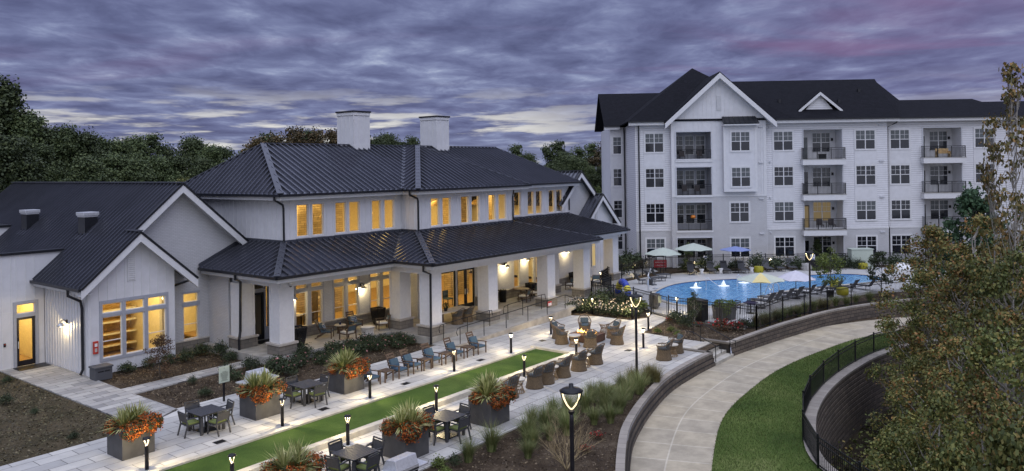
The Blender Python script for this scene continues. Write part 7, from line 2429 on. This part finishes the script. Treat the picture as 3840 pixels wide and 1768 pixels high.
# ------------------------------------------------------------------ loose ground cover
def scatter(name, poly, z, n, size, mat, seed, up_=.0, aspect=1.0, holes=()):
    g = np.random.default_rng(seed)
    P_ = np.array(poly)
    lo = P_.min(0); hi = P_.max(0)
    q = g.uniform(lo, hi, (n, 2))
    def inside_(q, P_):
        c = np.zeros(len(q), bool)
        for i in range(len(P_)):
            (x0, y0), (x1, y1) = P_[i - 1], P_[i]
            if abs(y1 - y0) < 1e-9:
                continue
            c ^= ((y0 > q[:, 1]) != (y1 > q[:, 1])) & (q[:, 0] < (x1 - x0) * (q[:, 1] - y0) / (y1 - y0) + x0)
        return c
    k = inside_(q, P_)
    q = q[k]
    m_ = len(q)
    p = np.column_stack([q, np.full(m_, z) + g.uniform(.0, .012 + up_, m_)])
    return np.asarray(quads(p, np.tile([0, 0, 2.5], (m_, 1)), size, g, aspect))
beds = [scatter('m', [(16.5, 30.3), (22.4, 30.3), (22.9, 33.6), (16.5, 33.6)], -.045, 2600, .07, '', 1), scatter('m', [(22.4, 29.2), (30, 29.3), (30, 32.5), (22.4, 32.6)], -.045, 2600, .07, '', 2), scatter('m', [(16.5, 35.1), (22.4, 35.1), (22.4, 38.6), (16.5, 38)], -.045, 2200, .07, '', 3), scatter('m', [(13, 8.5), (21, 12.5), (25, 14.4), (31, 16.1), (30.3, 17.4), (12, 17.5)], -.045, 9000, .07, '', 4), scatter('m', [(39.6, 16.6), (43, 16.4), (43.2, 21.8), (39.5, 21.4)], -.045, 1500, .08, '', 5)]
o = meshobj('bark_litter', quadmesh('bark_litter', np.concatenate(beds), 'litter'))
o['kind'] = 'stuff'
o = meshobj('turf_litter', quadmesh('turf_litter', scatter('m', [(2, 29.2), (14.1, 29.2), (14.1, 43), (2, 43)], -.025, 12000, .08, '', 6), 'litter_dry'))
o['kind'] = 'stuff'
nb = 90000
ga = np.random.default_rng(5)
A3 = np.array(resample(offset(cl, -1.6), 300)); B3 = np.array(resample(offset(lowW, .40), 300))
ii = ga.uniform(0, .74, nb) * 298; i0 = ii.astype(int); fr_ = (ii - i0)[:, None]
a_ = A3[i0] * (1 - fr_) + A3[i0 + 1] * fr_; c_ = B3[i0] * (1 - fr_) + B3[i0 + 1] * fr_
w_ = ga.uniform(-.02, 1, nb)[:, None]
q = a_ * (1 - w_) + c_ * w_
p = np.column_stack([q, np.full(nb, PZ - .012)])
an = ga.uniform(0, 6.28, nb); hh = ga.uniform(.03, .075, nb)
sd = np.column_stack([np.cos(an), np.sin(an), np.zeros(nb)]) * .007
tip = p + np.column_stack([ga.normal(0, .02, nb), ga.normal(0, .02, nb), hh])
V = np.stack([p - sd, p + sd, tip + sd * .3, tip - sd * .3], 1).reshape(-1, 3)
o = meshobj('grass_blades', quadmesh('grass_blades', V, 'lawn_blade'))
o['kind'] = 'stuff'

# ------------------------------------------------------------------ grasses
def tuft(seed, n, L, mat, spread=.55, w=.007, plume=0):
    g = np.random.default_rng(seed)
    b = MB()
    for i in range(n):
        a = g.uniform(0, 2 * PI)
        out_ = g.uniform(.05, 1) ** .8 * spread
        l = L * g.uniform(.6, 1.1)
        d = np.array([math.cos(a), math.sin(a)])
        s_ = np.array([-math.sin(a), math.cos(a)]) * w
        r0 = g.uniform(0, .12)
        P_ = []
        for k in range(4):
            q = k / 3
            rr_ = r0 + l * out_ * q ** 1.7
            z = l * (q - .42 * out_ * q ** 2.4)
            P_.append((d * rr_, z))
        v = []
        for k, (xy, z) in enumerate(P_):
            ww = s_ * (1 - k / 3.2)
            v += [(xy[0] - ww[0], xy[1] - ww[1], z), (xy[0] + ww[0], xy[1] + ww[1], z)]
        b.add(v, [(0, 1, 3, 2), (2, 3, 5, 4), (4, 5, 7, 6)])
    return b
def grass_proto(seed, mat, n=480, L=.78, spread=.75):
    t = thing('ornamental_grass', 'x', 'grass')
    t['kind'] = 'thing'
    tuft(seed, n, L, mat, spread).build('blades', mat, t)
    tuft(seed + 50, 40, L * 1.35, mat, .5, .004).build('seed_stalks', 'blade_gold', t)
    return t
gk = Kinds([grass_proto(k, 'blade_grass') for k in (1, 2, 3)])
gg = Kinds([grass_proto(k, 'blade_gold') for k in (4,)])
GT = [(20.2, 16.9), (23.05, 17.3), (24.55, 17.4), (21.7, 16.5), (21.3, 16.0), (20.4, 15.5), (27.8, 17.2), (24.5, 15.5), (25.0, 15.1), (25.9, 15.9), (25.6, 16.6), (27.6, 16.6), (28.8, 16.8), (29.5, 16.5), (26.8, 17.0), (28.0, 16.0), (27.1, 15.8), (23.6, 16.2), (23.0, 15.7), (22.9, 16.6), (24.3, 16.5), (26.5, 16.2), (19.0, 16.9), (26.2, 15.4), (28.9, 16.0), (25.2, 17.2), (23.9, 17.0), (22.2, 15.9)]
for i, (x, y) in enumerate(GT):
    if x > 28.5:
        w = 'by the second lamp post'
    elif x > 25.8:
        w = 'in the far part of the front bed'
    elif x > 22.8:
        w = 'in the middle of the front bed'
    else:
        w = 'at the near end of the front bed'
    e = 'on its paved edge' if y > 16.75 else ('on its wall side' if y < 15.85 else 'in its centre')
    gk.put((x, y, -.05), rf.uniform(0, 6), 'wispy green grass clump ' + w + ', ' + e, 'ornamental grasses in the front bed', rf.uniform(.9, 1.4))
for i, (x, y) in enumerate(((29.95, 16.95), (30.35, 16.45), (30.9, 16.55), (30.6, 16.1))):
    gg.put((x, y, -.05), rf.uniform(0, 6), 'golden grass clump at the tip of the front bed, ' + ['beside the lamp post', 'right of the lamp post', 'by the terrace edge', 'by the wall coping'][i], 'ornamental grasses in the front bed', 1.15)
PG = [(44.6, 16.9), (45.4, 16.75), (46.2, 16.7), (47.0, 16.6), (47.8, 16.35), (48.6, 16.2), (49.4, 16.1), (50.4, 15.9), (51.2, 15.6), (52.0, 15.4), (52.8, 15.2), (53.7, 14.9), (54.6, 14.5), (55.5, 14.1), (56.6, 13.5), (45.0, 16.4), (46.8, 16.25), (49.0, 15.8), (51.7, 15.0), (54.1, 14.3)]
for i, (x, y) in enumerate(PG):
    w = 'left of the corner umbrella' if x < 47 else ('between the umbrella pole and the lamp post' if x < 50.4 else ('right of the far lamp post' if x < 53.5 else 'before the last near loungers'))
    (gk if i % 3 else gg).put((x, y, .02), rf.uniform(0, 6), 'tall grass clump inside the pool fence ' + w, 'grasses behind the pool fence', rf.uniform(.85, 1.15))

# ------------------------------------------------------------------ shrubs
def shrub_proto(name, seed, r, h, leaf, n, mat, fl=None, nf=0, fs=.06):
    t = thing(name, 'x', 'shrub')
    t['kind'] = 'thing'
    g = np.random.default_rng(seed)
    nc = 26
    a = g.uniform(0, 2 * PI, nc); q = g.uniform(0, 1, nc) ** .5
    C_ = np.stack([np.cos(a) * q * r * .75, np.sin(a) * q * r * .75, h * (.25 + .65 * (1 - q * .7) * g.uniform(.5, 1.1, nc))], 1)
    idx = g.integers(0, nc, n)
    off = g.normal(size=(n, 3)) * np.array([.24 * r, .24 * r, .17 * h])
    p = C_[idx] + off
    p[:, 2] = np.maximum(p[:, 2], .03)
    meshobj('foliage', quadmesh('foliage', quads(p, off / .2 + np.array([0, 0, .4]), leaf, g), mat), t)
    b = MB()
    for k in range(7):
        c = C_[k]
        b.tube([(0, 0, 0), (c[0] * .4, c[1] * .4, c[2] * .5), tuple(c)], .014, 5, .006)
    b.build('stem', 'bark', t)
    if fl:
        idx = g.integers(0, nc, nf)
        off = g.normal(size=(nf, 3)) * np.array([.24 * r, .24 * r, .15 * h])
        off[:, 2] = np.abs(off[:, 2])
        p = C_[idx] + off * 1.35
        p = np.repeat(p, 4, 0) + g.normal(size=(nf * 4, 3)) * fs * .22
        meshobj('blossom', quadmesh('blossom', quads(p, np.tile([0, 0, .6], (nf * 4, 1)), fs, g), fl), t)
    return t
rose = Kinds([shrub_proto('rose_bush', 1, .62, .75, .075, 900, 'leaf_shrub', 'petal_pink', 7, .07), shrub_proto('rose_bush', 2, .55, .65, .075, 800, 'leaf_shrub', 'petal_pink', 3, .07)])
cream = Kinds([shrub_proto('flower_bush', 3, .6, .7, .075, 850, 'leaf_shrub', 'petal_cream', 26, .07)])
redb = Kinds([shrub_proto('red_bush', 4, .5, .5, .07, 500, 'leaf_brown', 'petal_red', 34, .07)])
dark = Kinds([shrub_proto('shrub', 5, .7, .8, .085, 1000, 'leaf_shrub'), shrub_proto('shrub', 6, .6, .95, .08, 900, 'leaf_shrub')])
brig = Kinds([shrub_proto('bright_shrub', 7, .5, .55, .08, 600, 'leaf_bright')])
RO = [(23.9, 32.35), (24.9, 32.2), (25.8, 32.1), (26.6, 32.0), (27.4, 31.9), (28.2, 31.75), (29.0, 31.4), (29.6, 30.6), (25.3, 31.4), (26.6, 31.2), (27.8, 31.0), (28.8, 30.6), (23.3, 31.7), (24.3, 31.3), (22.2, 31.9), (22.5, 32.6), (26.0, 32.5), (27.1, 32.45), (28.3, 32.4), (29.3, 32.2), (22.0, 31.0), (20.1, 32.2), (29.9, 31.6)]
for i, (x, y) in enumerate(RO):
    w = 'near the corner column' if x < 24.5 else ('before the porch chairs' if x < 27 else 'before the second column')
    w += ', close to the porch' if y > 32 else (', mid bed' if y > 31.35 else ', towards the lounge chairs')
    rose.put((x, y, -.05), rf.uniform(0, 6), 'low dark rose bush with pink blooms ' + w, 'rose bushes in the porch bed', rf.uniform(.65, 1.05))
CR = [(42.9, 28.7), (42.95, 27.8), (42.95, 26.8), (43.0, 25.9), (43.1, 25.0), (43.5, 24.4), (43.9, 28.9), (44.0, 27.6), (44.0, 26.4), (44.1, 25.3)]
for i, (x, y) in enumerate(CR):
    cream.put((x, y, -.04), rf.uniform(0, 6), 'cream flowering bush in the bed by the gate, %s' % (['leftmost in front', 'second in front', 'third in front', 'fourth in front', 'fifth in front', 'nearest the gate', 'leftmost behind', 'second behind', 'third behind', 'last behind'][i]), 'cream flowering bushes left of the pool gate', rf.uniform(.9, 1.15))
SH = [(45.0, 27.7, 1.5, 'large dark shrub behind the cream flowers, left'), (45.1, 26.1, 1.3, 'large dark shrub behind the cream flowers, right'), (17.8, 37.7, .6, 'low dark shrub under the left gable window'), (18.9, 37.7, .6, 'low dark shrub under the middle gable window'), (19.8, 37.7, .65, 'low dark shrub under the right gable window'), (20.6, 37.4, .7, 'dark shrub at the gable downspout'), (21.8, 38.0, .75, 'dark shrub before the brick gable wall window'), (22.3, 37.0, .8, 'dark shrub between the gable wall and the porch corner'), (22.0, 35.7, .6, 'small dark shrub beside the left porch column'),
      (20.3, 33.2, .65, 'dark shrub along the narrow walk, left'), (21.5, 33.1, .75, 'dark shrub along the narrow walk near the corner column'), (24.25, 32.75, .9, 'upright dark shrub against the corner column base'), (17.9, 30.9, .45, 'tiny shrub with pale blooms beside the rules sign'), (18.6, 33.2, .4, 'tiny shrub in the mulch behind the rules sign'),
      (57.9, 35.0, 1.4, 'dark shrub under the far gable window, left'), (59.2, 34.3, 1.3, 'dark shrub under the far gable window, right'), (62.6, 35.6, 2.0, 'upright dark evergreen at the apartment corner, left'), (63.6, 35.3, 1.5, 'upright dark evergreen at the apartment corner, right'),
      (43.2, 21.3, .9, 'dark flowering shrub in the bed right of the gate'), (42.2, 20.3, .8, 'brown green shrub in the bed before the pool cabinet'), (44.0, 17.3, .7, 'shrub at the fence corner of the right bed'),
      (12.3, 36.7, .5, 'small dark weed patch in the dry turf at the left edge'), (12.2, 30.0, .3, 'small dark weed patch in the dry turf near the left planter'), (12.5, 34.3, .3, 'small dark weed patch in the middle of the dry turf'), (13.7, 40.6, .35, 'small weed beside the entrance walk'), (18.45, 17.0, .42, 'small dark shrub in the front bed beside the grill')]
for x, y, s_, l in SH:
    dark.put((x, y, -.04), rf.uniform(0, 6), l, 'dark shrubs', s_)
for x, y, s_, l in ((18.1, 17.4, .55, 'small bright green plant at the front bed edge by the grill'), (17.8, 16.8, .4, 'tiny yellow green plant at the bottom edge by the grill'), (39.95, 20.9, .5, 'small green plant in the right bed beside the walk bollard'), (40.8, 20.5, .5, 'small green plant in the right bed, second'), (39.9, 19.6, .55, 'small green plant at the terrace edge of the right bed'), (44.7, 17.0, .6, 'bright plant at the corner of the pool fence'), (45.2, 25.0, 1.5, 'bright green round shrub behind the pool gate fence'), (44.7, 28.4, 1.1, 'bright green shrub behind the cream flowers')):
    brig.put((x, y, -.04), rf.uniform(0, 6), l, 'bright green plants', s_)
for x, y, s_, l in ((42.7, 18.2, 1.3, 'red flowering bush in the right bed by the fence, larger'), (43.2, 17.6, 1.1, 'red flowering bush in the right bed near the fence corner'), (42.9, 19.7, .6, 'small red flowering bush in the right bed before the black cabinet'), (43.4, 21.9, .5, 'small red flowering bush next to the pool gate'), (23.3, 14.6, .5, 'small red flowering plant beside the curved wall'), (22.0, 14.3, .4, 'tiny red flowering plant in the front bed near the bare shrub')):
    redb.put((x, y, -.04), rf.uniform(0, 6), l, 'red flowering bushes', s_)
BS = [(0.6, 'dark shrub'), (2.4, 'dark shrub'), (3.6, 'bright shrub'), (5.2, 'dark shrub'), (7.0, 'dark shrub'), (8.6, 'dark shrub'), (10.4, 'dark shrub'), (13.6, 'dark shrub'), (14.8, 'dark shrub'), (15.8, 'dark shrub'), (19.2, 'dark shrub'), (20.8, 'dark shrub')]
for i, (x, k) in enumerate(BS):
    p = aptpos(x, -3.0 - rf.uniform(0, .7), 0)
    nm = ['below the first window', 'left of the sage umbrella', 'behind the lit bollard, yellowish', 'between the two first stools', 'left of the blue umbrella pole', 'right of the blue umbrella', 'behind the yellow pouf', 'left of the pool bin', 'left of the pale green box', 'beside the pale green box', 'right of the pale green box', 'at the right trees'][i]
    (brig if 'bright' in k else dark).put(p, rf.uniform(0, 6), 'shrub in the bed before the apartment fence, ' + nm, 'shrubs before the apartment fence', rf.uniform(1.0, 1.6))
for x, y, l in ((66.6, 31.6, 'narrow columnar evergreen behind the pool fence near the phone sign'), (75.0, 22.4, 'narrow columnar evergreen near the lamp at the apartment')):
    t = thing('columnar_shrub', l, 'shrub', (x, y, 0))
    V, C_ = crown(int(x), 2.3, .42, .1, 40, 40, .11, 'slim', .22)
    meshobj('foliage', quadmesh('foliage', V, 'leaf_forest'), t)
    MB().tube([(0, 0, 0), (0, 0, 1.6)], .04, 6, .02).build('stem', 'bark', t)
# small trees
t = tree_proto('brown_shrub', 41, 2.0, .62, .25, 50, 34, .06, 'leaf_brown', 'slim', .22, 'bark', .03, 30)
t.location = (18.2, 35.3, -.05); t.scale = (1.1, 1.1, 1.0)
t['label'] = 'airy brown autumn shrub beside the narrow walk'; t['category'] = 'shrub'
t = tree_proto('pot_tree', 42, 3.4, 1.1, .9, 46, 40, .11, 'leaf_bright', 'broad', .32, 'bark', .035, 24)
t.location = (56.5, 16.05, .13); t['label'] = 'small yellow green tree in a black pot at the near pool edge'
MB().lathe([(.22, 0), (.28, .45), (.26, .45), (.25, .4)], 14).build('pot_body', 'black_metal', t)
t = tree_proto('young_tree', 43, 2.2, .42, .3, 36, 24, .07, 'leaf_shrub', 'slim', .2, 'bark_pale', .025, 24)
t.location = (41.9, 19.5, -.05); t['label'] = 'thin grey green sapling in the right bed by the steps'
t = tree_proto('young_tree', 44, 2.9, 1.0, .8, 40, 40, .12, 'leaf_shrub', 'broad', .3, 'bark', .05, 20)
t.location = (60.3, 13.6, .1); t['label'] = 'small dark tree by the last near loungers inside the fence'
# bare tan shrub
t = thing('bare_shrub', 'leafless tan shrub with many thin branches in front of the curved wall', 'shrub', (20.3, 13.9, -.05))
rb = random.Random(4)
b = MB()
def branch(p, d, l, r_, depth):
    q = p + d * l
    m_ = (p + q) / 2 + Vector((rb.uniform(-1, 1), rb.uniform(-1, 1), rb.uniform(-.5, .5))) * l * .06
    b.tube([p, m_, q], r_, 5, r_ * .6)
    if depth:
        for k in range(rb.choice((2, 3))):
            nd = (d + Vector((rb.uniform(-1, 1), rb.uniform(-1, 1), rb.uniform(-.25, .65))) * .55).normalized()
            branch(q if k else m_, nd, l * rb.uniform(.6, .85), r_ * .6, depth - 1)
for k in range(11):
    a = k * 2 * PI / 11 + rb.uniform(-.2, .2)
    branch(Vector((0, 0, 0)), Vector((math.cos(a) * .75, math.sin(a) * .75, 1)).normalized(), rb.uniform(.45, .7), .016, 4)
b.build('branches', 'twig_tan', t)
